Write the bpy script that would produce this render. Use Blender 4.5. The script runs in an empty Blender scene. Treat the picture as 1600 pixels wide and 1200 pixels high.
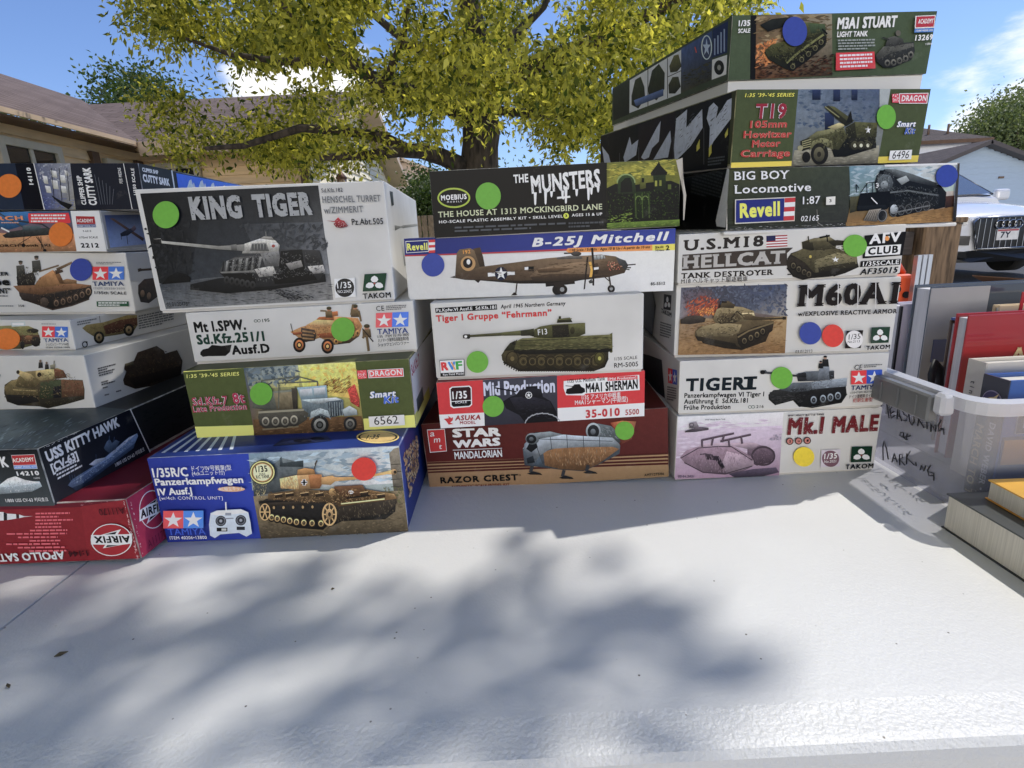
import bpy, bmesh, math, random
import numpy as np
from mathutils import Matrix, Vector, Euler

scene = bpy.context.scene
COL = scene.collection
rad = math.radians

# ------------------------------------------------------------------ camera
CAM_Z, TABLE_Z = 1.02, 0.74
FPX, PITCH, ROLL = 860.0, rad(15.0), rad(-2.85)        # focal length in photo pixels (1600 wide)
cF = Vector((0, math.cos(PITCH), -math.sin(PITCH)))
cU0 = Vector((0, math.sin(PITCH), math.cos(PITCH)))
cX0 = Vector((1, 0, 0))
cR = cX0 * math.cos(ROLL) + cU0 * math.sin(ROLL)
cU = -cX0 * math.sin(ROLL) + cU0 * math.cos(ROLL)
cam_data = bpy.data.cameras.new("camera")
cam = bpy.data.objects.new("camera", cam_data)
COL.objects.link(cam)
M = Matrix.Identity(4)
for i in range(3):
    M[i][0], M[i][1], M[i][2] = cR[i], cU[i], -cF[i]
M[2][3] = CAM_Z
cam.matrix_world = M
cam_data.sensor_width = 36.0
cam_data.lens = FPX / 1600 * 36.0
cam_data.clip_start, cam_data.clip_end = 0.02, 3000
scene.camera = cam

# ------------------------------------------------------------------ light
SUN_AZ, SUN_EL = rad(60), rad(61)                      # from +y towards +x
SUN_DIR = Vector((math.sin(SUN_AZ) * math.cos(SUN_EL), math.cos(SUN_AZ) * math.cos(SUN_EL), math.sin(SUN_EL)))
sl = bpy.data.lights.new("sun", 'SUN')
sl.energy, sl.angle, sl.color = 3.3, rad(0.55), (1.0, 0.955, 0.88)
so = bpy.data.objects.new("sun", sl)
COL.objects.link(so)
so.rotation_euler = SUN_DIR.to_track_quat('Z', 'Y').to_euler()
so.location = SUN_DIR * 30
scene.view_settings.view_transform = 'Standard'
scene.view_settings.look = 'None'
scene.view_settings.exposure = 0.05
scene.view_settings.gamma = 1.0
scene.cycles.max_bounces = 8
scene.cycles.transparent_max_bounces = 24

world = bpy.data.worlds.new("World")
scene.world = world
world.use_nodes = True
wn, wl = world.node_tree.nodes, world.node_tree.links
wn.clear()


def nd(tree, kind, **kw):
    n = tree.nodes.new(kind)
    for k, v in kw.items():
        if k.startswith('i_'):
            n.inputs[k[2:].replace('_', ' ')].default_value = v
        else:
            setattr(n, k, v)
    return n


wt = world.node_tree
sky = nd(wt, 'ShaderNodeTexSky', sky_type='NISHITA', sun_disc=False, sun_elevation=SUN_EL,
         sun_rotation=SUN_AZ, altitude=300, air_density=1.0, dust_density=0.4, ozone_density=2.2)
tc = nd(wt, 'ShaderNodeTexCoord')
mp = nd(wt, 'ShaderNodeMapping')
mp.inputs['Scale'].default_value = (1, 1, 2.6)
wl.new(tc.outputs['Generated'], mp.inputs['Vector'])
n1 = nd(wt, 'ShaderNodeTexNoise')
n1.inputs['Scale'].default_value = 3.4
n1.inputs['Detail'].default_value = 9
n1.inputs['Roughness'].default_value = 0.58
wl.new(mp.outputs['Vector'], n1.inputs['Vector'])
# clouds gather round two quarters of the sky
def lobe(direction, lo, hi):
    d = nd(wt, 'ShaderNodeVectorMath', operation='DOT_PRODUCT')
    wl.new(tc.outputs['Generated'], d.inputs[0])
    d.inputs[1].default_value = Vector(direction).normalized()
    m = nd(wt, 'ShaderNodeMapRange')
    m.inputs['From Min'].default_value, m.inputs['From Max'].default_value = lo, hi
    wl.new(d.outputs['Value'], m.inputs['Value'])
    return m.outputs['Result']
l1 = lobe((0.71, 0.70, 0.06), 0.966, 0.998)
l2 = lobe((-0.30, 0.93, 0.17), 0.985, 0.997)
l3a = lobe((-0.42, -0.9, 0.0), 0.4, 0.8)  # out of view, added for its light on the box fronts
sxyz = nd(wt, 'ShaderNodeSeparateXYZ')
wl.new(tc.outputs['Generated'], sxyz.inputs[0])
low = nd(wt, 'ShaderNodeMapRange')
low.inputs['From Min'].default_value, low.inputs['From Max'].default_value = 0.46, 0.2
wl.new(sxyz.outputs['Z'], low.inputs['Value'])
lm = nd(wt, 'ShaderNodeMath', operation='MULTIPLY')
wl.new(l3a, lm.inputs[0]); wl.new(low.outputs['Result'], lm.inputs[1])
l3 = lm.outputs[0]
mx = nd(wt, 'ShaderNodeMath', operation='MAXIMUM')
wl.new(l1, mx.inputs[0]); wl.new(l2, mx.inputs[1])
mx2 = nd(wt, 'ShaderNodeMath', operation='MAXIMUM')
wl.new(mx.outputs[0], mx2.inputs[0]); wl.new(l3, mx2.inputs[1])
ad = nd(wt, 'ShaderNodeMath', operation='MULTIPLY_ADD')
wl.new(mx2.outputs[0], ad.inputs[0]); ad.inputs[1].default_value = 0.36
wl.new(n1.outputs['Fac'], ad.inputs[2])
cm = nd(wt, 'ShaderNodeMapRange', interpolation_type='SMOOTHSTEP')
cm.inputs['From Min'].default_value, cm.inputs['From Max'].default_value = 0.69, 0.86
wl.new(ad.outputs[0], cm.inputs['Value'])
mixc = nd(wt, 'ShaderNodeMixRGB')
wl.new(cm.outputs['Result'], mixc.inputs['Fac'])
skt = nd(wt, 'ShaderNodeMixRGB', blend_type='MULTIPLY')
skt.inputs['Fac'].default_value = 1.0
skt.inputs['Color2'].default_value = (0.87, 0.955, 1.2, 1)
wl.new(sky.outputs['Color'], skt.inputs['Color1'])
wl.new(skt.outputs['Color'], mixc.inputs['Color1'])
fill_bank = nd(wt, 'ShaderNodeMixRGB')            # unseen bright cloud added low behind the viewer to light the box fronts
wl.new(l3, fill_bank.inputs['Fac'])
fill_bank.inputs['Color1'].default_value = (9.0, 9.0, 8.9, 1)
fill_bank.inputs['Color2'].default_value = (52.0, 48.0, 42.5, 1)
wl.new(fill_bank.outputs['Color'], mixc.inputs['Color2'])
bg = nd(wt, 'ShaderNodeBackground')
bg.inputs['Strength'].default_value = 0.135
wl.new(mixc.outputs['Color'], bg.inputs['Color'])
wo = nd(wt, 'ShaderNodeOutputWorld')
wl.new(bg.outputs['Background'], wo.inputs['Surface'])


# ------------------------------------------------------------------ helpers
def at(px, py, y=None, x=None, z=None):
    """A photo pixel turned into a point of the place at a known y, x or z."""
    d = cR * ((px - 800) / FPX) + cU * (-(py - 600) / FPX) + cF
    s = y / d.y if y is not None else (x / d.x if x is not None else (z - CAM_Z) / d.z)
    return Vector((d.x * s, d.y * s, d.z * s + CAM_Z))


def lin(c):
    r = []
    for v in c[:3]:
        v = v / 255.0
        r.append(v / 12.92 if v <= 0.04045 else ((v + 0.055) / 1.055) ** 2.4)
    return tuple(r)


def mat(name, color, rough=0.5, spec=0.5, metal=0.0, noise=0.0, nscale=20.0, bump=0.0, bscale=200.0,
        coat=0.0, trans=0.0, detail=4.0, stretch=None, color2=None, lo=0.35, hi=0.65):
    m = bpy.data.materials.new(name)
    m.use_nodes = True
    t = m.node_tree
    b = t.nodes['Principled BSDF']
    b.inputs['Base Color'].default_value = (*color, 1)
    b.inputs['Roughness'].default_value = rough
    b.inputs['Specular IOR Level'].default_value = spec
    b.inputs['Metallic'].default_value = metal
    b.inputs['Coat Weight'].default_value = coat
    b.inputs['Transmission Weight'].default_value = trans
    if noise or bump:
        co = t.nodes.new('ShaderNodeTexCoord')
        vec = co.outputs['Object']
        if stretch:
            mpn = t.nodes.new('ShaderNodeMapping')
            mpn.inputs['Scale'].default_value = stretch
            t.links.new(vec, mpn.inputs['Vector'])
            vec = mpn.outputs['Vector']
    if noise:
        n = t.nodes.new('ShaderNodeTexNoise')
        n.inputs['Scale'].default_value = nscale
        n.inputs['Detail'].default_value = detail
        t.links.new(vec, n.inputs['Vector'])
        r = t.nodes.new('ShaderNodeMapRange')
        r.inputs['From Min'].default_value, r.inputs['From Max'].default_value = lo, hi
        t.links.new(n.outputs['Fac'], r.inputs['Value'])
        mxn = t.nodes.new('ShaderNodeMixRGB')
        c2 = color2 or tuple(max(0, c * (1 - noise)) for c in color)
        mxn.inputs['Color1'].default_value = (*c2, 1)
        mxn.inputs['Color2'].default_value = (*[min(1, c * (1 + (0 if color2 else noise * 0.5))) for c in color], 1)
        t.links.new(r.outputs['Result'], mxn.inputs['Fac'])
        t.links.new(mxn.outputs['Color'], b.inputs['Base Color'])
    if bump:
        n2 = t.nodes.new('ShaderNodeTexNoise')
        n2.inputs['Scale'].default_value = bscale
        n2.inputs['Detail'].default_value = 3
        t.links.new(vec, n2.inputs['Vector'])
        bp = t.nodes.new('ShaderNodeBump')
        bp.inputs['Strength'].default_value = bump
        bp.inputs['Distance'].default_value = 0.001
        t.links.new(n2.outputs['Fac'], bp.inputs['Height'])
        t.links.new(bp.outputs['Normal'], b.inputs['Normal'])
    return m


def link(name, me, mats, parent=None):
    o = bpy.data.objects.new(name, me)
    COL.objects.link(o)
    for m in (mats if isinstance(mats, (list, tuple)) else [mats]):
        if m is not None:
            me.materials.append(m)
    if parent is not None:
        o.parent = parent
    return o


def obj(name, bm, mats, parent=None, smooth=False):
    me = bpy.data.meshes.new(name)
    bm.to_mesh(me)
    bm.free()
    if smooth:
        me.polygons.foreach_set('use_smooth', [True] * len(me.polygons))
    return link(name, me, mats, parent)


def pyobj(name, verts, faces, mats, parent=None, smooth=False, idx=None):
    me = bpy.data.meshes.new(name)
    me.from_pydata([tuple(v) for v in verts], [], faces)
    if idx is not None:
        me.polygons.foreach_set('material_index', idx)
    if smooth:
        me.polygons.foreach_set('use_smooth', [True] * len(me.polygons))
    me.update()
    return link(name, me, mats, parent)


def tag(o, label=None, cat=None, group=None, kind=None):
    if label: o['label'] = label
    if cat: o['category'] = cat
    if group: o['group'] = group
    if kind: o['kind'] = kind
    return o


def empty(name, loc=(0, 0, 0), rz=0.0):
    o = bpy.data.objects.new(name, None)
    COL.objects.link(o)
    o.location = loc
    o.rotation_euler = (0, 0, rz)
    o.empty_display_size = 0.1
    return o


def box_bm(x0, x1, y0, y1, z0, z1, bm=None, bevel=0.0, mi=0, seg=1):
    bm = bm or bmesh.new()
    vs = [bm.verts.new(p) for p in ((x0, y0, z0), (x1, y0, z0), (x1, y1, z0), (x0, y1, z0),
                                    (x0, y0, z1), (x1, y0, z1), (x1, y1, z1), (x0, y1, z1))]
    fs = []
    for f in ((3, 2, 1, 0), (4, 5, 6, 7), (0, 1, 5, 4), (1, 2, 6, 5), (2, 3, 7, 6), (3, 0, 4, 7)):
        fc = bm.faces.new([vs[i] for i in f])
        fc.material_index = mi
        fs.append(fc)
    if bevel:
        es = {e for f in fs for e in f.edges}
        bmesh.ops.bevel(bm, geom=list(es), offset=bevel, segments=seg, affect='EDGES', profile=0.5)
    return bm


def tube_bm(pts, radii, n=8, bm=None, cap=True):
    """A tapering tube along a polyline."""
    bm = bm or bmesh.new()
    pts = [Vector(p) for p in pts]
    if not hasattr(radii, '__len__'):
        radii = [radii] * len(pts)
    rings = []
    up = Vector((0, 0, 1))
    for i, p in enumerate(pts):
        d = (pts[min(i + 1, len(pts) - 1)] - pts[max(i - 1, 0)]).normalized()
        a = d.cross(up)
        if a.length < 1e-3:
            a = d.cross(Vector((1, 0, 0)))
        a.normalize()
        b = d.cross(a).normalized()
        rings.append([bm.verts.new(p + (a * math.cos(2 * math.pi * k / n) + b * math.sin(2 * math.pi * k / n)) * radii[i]) for k in range(n)])
    for r0, r1 in zip(rings, rings[1:]):
        for k in range(n):
            f = bm.faces.new((r0[k], r1[k], r1[(k + 1) % n], r0[(k + 1) % n]))
            f.smooth = True
    if cap:
        bm.faces.new(rings[0])
        bm.faces.new(rings[-1][::-1])
    return bm


def extrude_poly(pts, axis_vec, bm=None):
    """A closed polygon (list of Vectors) given thickness along axis_vec."""
    bm = bm or bmesh.new()
    av = Vector(axis_vec)
    a = [bm.verts.new(Vector(p)) for p in pts]
    b = [bm.verts.new(Vector(p) + av) for p in pts]
    bm.faces.new(a)
    bm.faces.new(b[::-1])
    for i in range(len(a)):
        j = (i + 1) % len(a)
        bm.faces.new((a[i], b[i], b[j], a[j]))
    bmesh.ops.recalc_face_normals(bm, faces=bm.faces)
    return bm

# ------------------------------------------------------------------ ground
g = bmesh.new()
bmesh.ops.create_grid(g, x_segments=2, y_segments=2, size=900)
gm = mat('driveway_concrete', (0.46, 0.44, 0.40), rough=0.85, noise=0.35, nscale=1.4, detail=8)
tag(obj('ground', g, gm), kind='structure')
gv = [(-60, 6.2, 0.02), (-2.6, 6.2, 0.02), (-1.2, 14, 0.02), (-1.2, 40, 0.02), (-60, 40, 0.02)]
tag(pyobj('lawn', gv, [tuple(range(5))], mat('lawn_green', (0.06, 0.09, 0.025), rough=0.9, noise=0.5, nscale=9)), kind='structure')
tag(pyobj('road', [(5.0, 5.5, 0.012), (60, 5.5, 0.012), (60, 14.5, 0.012), (5.0, 14.5, 0.012)], [(0, 1, 2, 3)],
          mat('asphalt', (0.055, 0.055, 0.058), rough=0.9, noise=0.3, nscale=30)), kind='structure')

# ------------------------------------------------------------------ houses
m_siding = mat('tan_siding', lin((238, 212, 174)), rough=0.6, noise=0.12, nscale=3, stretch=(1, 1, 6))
m_siding2 = mat('sunlit_cream_siding', lin((248, 236, 206)), rough=0.6, noise=0.08, nscale=3, stretch=(1, 1, 6))  # paler siding: sunlight on the gable wall put into its colour
m_trim = mat('white_trim', lin((205, 200, 188)), rough=0.5, noise=0.1, nscale=6)
m_brown = mat('brown_trim', lin((104, 82, 66)), rough=0.6, noise=0.15, nscale=5)
m_fascia = mat('tan_fascia', lin((206, 182, 156)), rough=0.6, noise=0.1, nscale=4)
m_glass = mat('window_glass', (0.02, 0.025, 0.03), rough=0.03, spec=0.8)


def shingle_mat(name, c1, c2, scale):
    m = bpy.data.materials.new(name)
    m.use_nodes = True
    t = m.node_tree
    b = t.nodes['Principled BSDF']
    b.inputs['Roughness'].default_value = 0.95
    b.inputs['Specular IOR Level'].default_value = 0.2
    co = t.nodes.new('ShaderNodeUVMap')
    br = t.nodes.new('ShaderNodeTexBrick')
    br.inputs['Scale'].default_value = scale
    br.inputs['Mortar Size'].default_value = 0.012
    br.inputs['Brick Width'].default_value = 0.5
    br.inputs['Row Height'].default_value = 0.17
    br.inputs['Color1'].default_value = (*c1, 1)
    br.inputs['Color2'].default_value = (*c2, 1)
    br.inputs['Mortar'].default_value = (*[x * 0.35 for x in c1], 1)
    n = t.nodes.new('ShaderNodeTexNoise')
    n.inputs['Scale'].default_value = 60
    n.inputs['Detail'].default_value = 6
    mx_ = t.nodes.new('ShaderNodeMixRGB')
    mx_.blend_type = 'MULTIPLY'
    mx_.inputs['Fac'].default_value = 0.55
    t.links.new(co.outputs['UV'], br.inputs['Vector'])
    t.links.new(co.outputs['UV'], n.inputs['Vector'])
    t.links.new(br.outputs['Color'], mx_.inputs['Color1'])
    t.links.new(n.outputs['Fac'], mx_.inputs['Color2'])
    t.links.new(mx_.outputs['Color'], b.inputs['Base Color'])
    return m


m_shingle = shingle_mat('brown_shingles', (0.27, 0.205, 0.18), (0.20, 0.15, 0.13), 1.0)
m_shingle2 = shingle_mat('grey_brown_shingles', (0.15, 0.125, 0.12), (0.115, 0.10, 0.098), 1.0)


def slab(name, quad, thick, m, parent, edge=None):
    """A roof plane with thickness and UVs in metres; quad: eave left, eave right, ridge right, ridge left."""
    q = [Vector(p) for p in quad]
    n = (q[1] - q[0]).cross(q[3] - q[0]).normalized()
    bm = bmesh.new()
    a = [bm.verts.new(p) for p in q]
    b = [bm.verts.new(p - n * thick) for p in q]
    uv = bm.loops.layers.uv.new('UVMap')
    ux = (q[1] - q[0]).normalized()
    uy = n.cross(ux)
    f = bm.faces.new(a)
    for l in f.loops:
        d = l.vert.co - q[0]
        l[uv].uv = (d.dot(ux), d.dot(uy))
    f2 = bm.faces.new(b[::-1]); f2.material_index = 1
    for i in range(len(q)):
        j = (i + 1) % len(q)
        fs = bm.faces.new((a[i], b[i], b[j], a[j])); fs.material_index = 1
    return obj(name, bm, [m, edge or m_fascia], parent)


def lap_wall(name, p0, p1, z0, z1, m, parent, board=0.2, gable=None, lip=0.022):
    """Lapped boards between two ground points; gable(t) gives the top height along the wall."""
    p0, p1 = Vector((*p0, 0)), Vector((*p1, 0))
    d = (p1 - p0)
    L = d.length
    d.normalize()
    nrm = Vector((d.y, -d.x, 0))
    verts, faces = [], []
    cols = 1 if gable is None else 40
    for c in range(cols):
        a, b = L * c / cols, L * (c + 1) / cols
        top = z1 if gable is None else gable((a + b) / 2 / L)
        z = z0
        while z < top - 1e-4:
            zt = min(z + board, top)
            k = len(verts)
            for s, zz, out in ((a, z, lip), (b, z, lip), (b, zt, 0.0), (a, zt, 0.0), (a, z, 0.0), (b, z, 0.0)):
                verts.append(p0 + d * s + nrm * out + Vector((0, 0, zz)))
            faces.append((k, k + 1, k + 2, k + 3))
            faces.append((k + 4, k + 5, k + 1, k))
            z = zt
    return pyobj(name, verts, faces, m, parent)


def window(parent, x, y0, y1, z0, z1, facing, name='window'):
    """A sash window on a wall x=const (facing +x) or y=const (facing -y)."""
    def P(u, w, out):
        return Vector((x + out, u, w)) if facing == 'x' else Vector((u, x - out, w))
    bm = bmesh.new()
    t = 0.085
    for (a, b, c, d) in ((y0, y1, z1 - t, z1), (y0, y1, z0, z0 + t), (y0, y0 + t, z0 + t, z1 - t), (y1 - t, y1, z0 + t, z1 - t)):
        pa, pb = P(a, c, 0.0), P(b, d, 0.07)
        box_bm(min(pa.x, pb.x), max(pa.x, pb.x), min(pa.y, pb.y), max(pa.y, pb.y), c, d, bm)
    w = obj(name, bm, m_trim, parent)
    bm = bmesh.new()
    mid = (y0 + y1) / 2
    pa, pb = P(y0 + t, z0 + t, 0.01), P(y1 - t, z1 - t, 0.03)
    box_bm(min(pa.x, pb.x), max(pa.x, pb.x), min(pa.y, pb.y), max(pa.y, pb.y), z0 + t, z1 - t, bm)
    obj('pane', bm, m_glass, w)
    bm = bmesh.new()
    pa, pb = P(mid - 0.025, z0 + t, 0.031), P(mid + 0.025, z1 - t, 0.05)
    box_bm(min(pa.x, pb.x), max(pa.x, pb.x), min(pa.y, pb.y), max(pa.y, pb.y), z0 + t, z1 - t, bm)
    obj('mullion', bm, m_trim, w)
    return w


# house on the left: long wall facing us from the left, a wing across the back
hL = empty('house', (-7, 9, 0))
hL_inv = Matrix.Translation((7, -9, 0))
tag(hL, 'tan sided bungalow with brown shingle roof and white windows behind the left boxes', 'house')
HOUSE_PARTS = []
def hp(o):
    o.matrix_parent_inverse = hL_inv
    return o
EZ, RZ = 2.60, 4.32
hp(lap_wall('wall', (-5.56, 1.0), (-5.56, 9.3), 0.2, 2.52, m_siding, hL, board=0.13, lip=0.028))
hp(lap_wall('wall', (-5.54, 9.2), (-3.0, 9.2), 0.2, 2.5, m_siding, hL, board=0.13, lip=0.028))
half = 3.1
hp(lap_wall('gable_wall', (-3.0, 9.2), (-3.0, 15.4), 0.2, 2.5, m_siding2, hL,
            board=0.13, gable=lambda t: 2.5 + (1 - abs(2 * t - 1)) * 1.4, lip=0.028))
hp(slab('roof', [(-5.25, -0.5, EZ), (-5.25, 9.4, EZ), (-9.0, 13.2, RZ), (-9.0, -0.5, RZ)], 0.05, m_shingle, hL))
hp(slab('roof', [(-5.27, 8.65, EZ - 0.02), (-2.55, 8.65, EZ - 0.02), (-2.55, 12.3, RZ - 0.32), (-9.0, 12.3, RZ - 0.32)], 0.12, m_shingle, hL))
hp(slab('roof', [(-2.55, 15.95, EZ - 0.02), (-9.0, 15.95, EZ - 0.02), (-9.0, 12.31, RZ - 0.32), (-2.55, 12.31, RZ - 0.32)], 0.12, m_shingle, hL))
bm = box_bm(-5.62, -5.26, -0.5, 9.1, 2.52, 2.54)
hp(obj('soffit', bm, m_brown, hL))
bm = box_bm(-5.25, -5.22, -0.5, 8.6, 2.545, 2.60)
hp(obj('fascia', bm, m_fascia, hL))
bm = box_bm(-5.2, -2.56, 8.6, 8.64, 2.40, 2.585)
hp(obj('fascia', bm, m_fascia, hL))
bm = bmesh.new()
box_bm(-3.1, -2.965, 9.07, 9.2, 0.2, 2.5, bm)
hp(obj('corner_board', bm, m_brown, hL))
for yy in (8.1, 9.05):
    hp(obj('wall_post', box_bm(-5.56, -5.49, yy - 0.07, yy + 0.07, 0.2, 2.4), m_brown, hL))
hp(window(hL, -5.53, 6.55, 7.46, 1.2, 2.36, 'x'))
hp(window(hL, -5.53, 8.26, 8.93, 1.3, 2.34, 'x'))
hp(window(hL, -5.53, 4.2, 5.6, 1.2, 2.36, 'x'))
hp(window(hL, 9.165, -5.45, -4.65, 1.3, 2.36, 'y'))

# lantern on the lit wall
lt = empty('wall_lantern', (-2.85, 10.45, 1.95))
tag(lt, 'small brown metal lantern on the sunlit cream siding', 'lantern')
m_bronze = mat('bronze', lin((92, 66, 52)), rough=0.4, metal=0.5)
bm = tube_bm([(0, 0, 0), (0, 0, 0.2)], [0.05, 0.085], 6)
obj('glass_body', bm, mat('lantern_glass', lin((160, 140, 120)), rough=0.2), lt)
bm = tube_bm([(0, 0, 0.2), (0, 0, 0.23), (0, 0, 0.31), (0, 0, 0.38)], [0.1, 0.1, 0.03, 0.012], 6)
obj('cap', bm, m_bronze, lt)
bm = tube_bm([(0, 0, 0.33), (-0.06, 0, 0.38), (-0.13, 0, 0.30)], 0.012, 6)
obj('bracket', bm, m_bronze, lt)
bm = bmesh.new()
for k in range(6):
    a = 2 * math.pi * k / 6
    tube_bm([(0.051 * math.cos(a), 0.051 * math.sin(a), 0), (0.087 * math.cos(a), 0.087 * math.sin(a), 0.2)], 0.007, 4, bm)
obj('cage', bm, m_bronze, lt)

# far gabled house behind the trunk
fh = empty('house', (-5, 30, 0))
tag(fh, 'distant greyish gabled house seen low between the tree trunk and the sunlit wall', 'house')
mfar = mat('far_siding', lin((196, 176, 162)), rough=0.7, noise=0.05)
inv = Matrix.Translation((5, -30, 0))
o = lap_wall('wall', (-8.1, 30), (-1.9, 30), 0, 3, mfar, fh, gable=lambda t: 3.9 + (1 - abs(2 * t - 1)) * 1.15); o.matrix_parent_inverse = inv
for q in ([(-8.4, 40, 3.72), (-8.4, 29.6, 3.72), (-5.0, 29.6, 5.12), (-5.0, 40, 5.12)], [(-1.6, 29.6, 3.72), (-1.6, 40, 3.72), (-5.0, 40, 5.12), (-5.0, 29.6, 5.12)]):
    o = slab('roof', q, 0.14, m_shingle2, fh); o.matrix_parent_inverse = inv

# houses on the right
m_dtrim = mat('dark_roof_trim', (0.075, 0.065, 0.062), rough=0.7)
rh = empty('house', (20.5, 25, 0))
tag(rh, 'pale blue grey gabled house behind the parked white car', 'house')
inv = Matrix.Translation((-20.5, -25, 0))
mblue = mat('blue_grey_siding', lin((160, 178, 196)), rough=0.65, noise=0.06, nscale=4, stretch=(1, 1, 10))
o = lap_wall('wall', (15.0, 25), (26.0, 25), 0, 3, mblue, rh, board=0.24, gable=lambda t: 1.75 + (1 - abs(2 * t - 1)) * 2.05); o.matrix_parent_inverse = inv
for q in ([(14.5, 35, 1.72), (14.5, 24.5, 1.72), (20.5, 24.5, 3.96), (20.5, 35, 3.96)], [(26.5, 24.5, 1.72), (26.5, 35, 1.72), (20.5, 35, 3.96), (20.5, 24.5, 3.96)]):
    o = slab('roof', q, 0.16, m_shingle2, rh, m_dtrim); o.matrix_parent_inverse = inv
o = obj('wall_vent', box_bm(21.4, 21.62, 24.93, 24.97, 2.42, 2.5), m_brown, rh); o.matrix_parent_inverse = inv
for xx, yy in ((17.2, 26.2), (18.9, 27.5)):
    zz = 1.72 + (xx - 14.5) / 6 * 2.24
    o = obj('roof_vent', box_bm(xx - .14, xx + .14, yy - .14, yy + .14, zz - .05, zz + .16), m_brown, rh); o.matrix_parent_inverse = inv
rh2 = empty('house', (22, 33, 0))
tag(rh2, 'two storey pale house with hipped brown roof behind the blue grey gable', 'house')
inv = Matrix.Translation((-22, -33, 0))
o = lap_wall('wall', (15.0, 33), (26.4, 33), 0, 5.1, mat('pale_siding', lin((214, 218, 226)), rough=0.6, noise=0.05), rh2); o.matrix_parent_inverse = inv
o = slab('roof', [(14.0, 32.4, 5.0), (27.2, 32.4, 5.0), (24.6, 34.6, 5.98), (14.0, 34.6, 5.98)], 0.2, m_shingle2, rh2, m_brown); o.matrix_parent_inverse = inv
o = slab('roof', [(27.2, 32.4, 5.0), (27.2, 42, 5.0), (24.6, 40, 5.98), (24.6, 34.6, 5.98)], 0.2, m_shingle2, rh2, m_brown); o.matrix_parent_inverse = inv
for xx in (24.2, 25.3):
    o = obj('roof_pipe', tube_bm([(xx, 33.4, 5.3), (xx, 33.4, 5.95)], 0.06, 6), m_brown, rh2); o.matrix_parent_inverse = inv

# wooden fence pickets beyond the tree
pf = empty('picket_fence', (-1.4, 11, 0))
tag(pf, 'weathered wooden picket fence in the gap right of the grey tank box', 'fence')
mw = mat('weathered_wood', lin((150, 132, 112)), rough=0.85, noise=0.35, nscale=14, stretch=(6, 6, 1))
for k in range(-6, 9):
    obj('picket', box_bm(k * 0.12 - 0.05, k * 0.12 + 0.05, -0.01, 0.01, 0.05, 1.48, bevel=0.004), mw, pf)
obj('rail', box_bm(-0.9, 1.1, 0.011, 0.05, 0.3, 0.39), mw, pf)
obj('rail', box_bm(-0.9, 1.1, 0.011, 0.05, 1.2, 1.29), mw, pf)

# ------------------------------------------------------------------ trees
def leaf_mat(name, c_lo, c_hi, tr, trans=0.45):
    m = bpy.data.materials.new(name)
    m.use_nodes = True
    t = m.node_tree
    t.nodes.clear()
    at_ = nd(t, 'ShaderNodeAttribute', attribute_name='tint')
    mixn = nd(t, 'ShaderNodeMixRGB')
    mixn.inputs['Color1'].default_value = (*c_lo, 1)
    mixn.inputs['Color2'].default_value = (*c_hi, 1)
    t.links.new(at_.outputs['Fac'], mixn.inputs['Fac'])
    pb = nd(t, 'ShaderNodeBsdfPrincipled')
    pb.inputs['Roughness'].default_value = 0.45
    pb.inputs['Specular IOR Level'].default_value = 0.35
    t.links.new(mixn.outputs['Color'], pb.inputs['Base Color'])
    tl = nd(t, 'ShaderNodeBsdfTranslucent')
    mul = nd(t, 'ShaderNodeMixRGB', blend_type='MULTIPLY')
    mul.inputs['Fac'].default_value = 1
    mul.inputs['Color2'].default_value = (*tr, 1)
    t.links.new(mixn.outputs['Color'], mul.inputs['Color1'])
    t.links.new(mul.outputs['Color'], tl.inputs['Color'])
    ms = nd(t, 'ShaderNodeMixShader')
    ms.inputs['Fac'].default_value = trans
    t.links.new(pb.outputs['BSDF'], ms.inputs[1])
    t.links.new(tl.outputs['BSDF'], ms.inputs[2])
    ou = nd(t, 'ShaderNodeOutputMaterial')
    t.links.new(ms.outputs['Shader'], ou.inputs['Surface'])
    return m


m_leaf = leaf_mat('golden_green_leaves', (0.055, 0.09, 0.014), (0.90, 0.83, 0.16), (1.1, 1.1, 0.7), 0.62)
m_leaf_dark = leaf_mat('dark_green_leaves', (0.035, 0.062, 0.018), (0.085, 0.125, 0.03), (1.6, 1.8, 0.8), 0.25)
m_leaf_grey = leaf_mat('grey_green_leaves', (0.085, 0.115, 0.045), (0.17, 0.20, 0.085), (1.5, 1.6, 0.8), 0.3)
m_bark = mat('dark_bark', (0.075, 0.058, 0.045), rough=0.9, noise=0.6, nscale=9, bump=0.8, bscale=30, stretch=(3, 3, 0.6))


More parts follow.
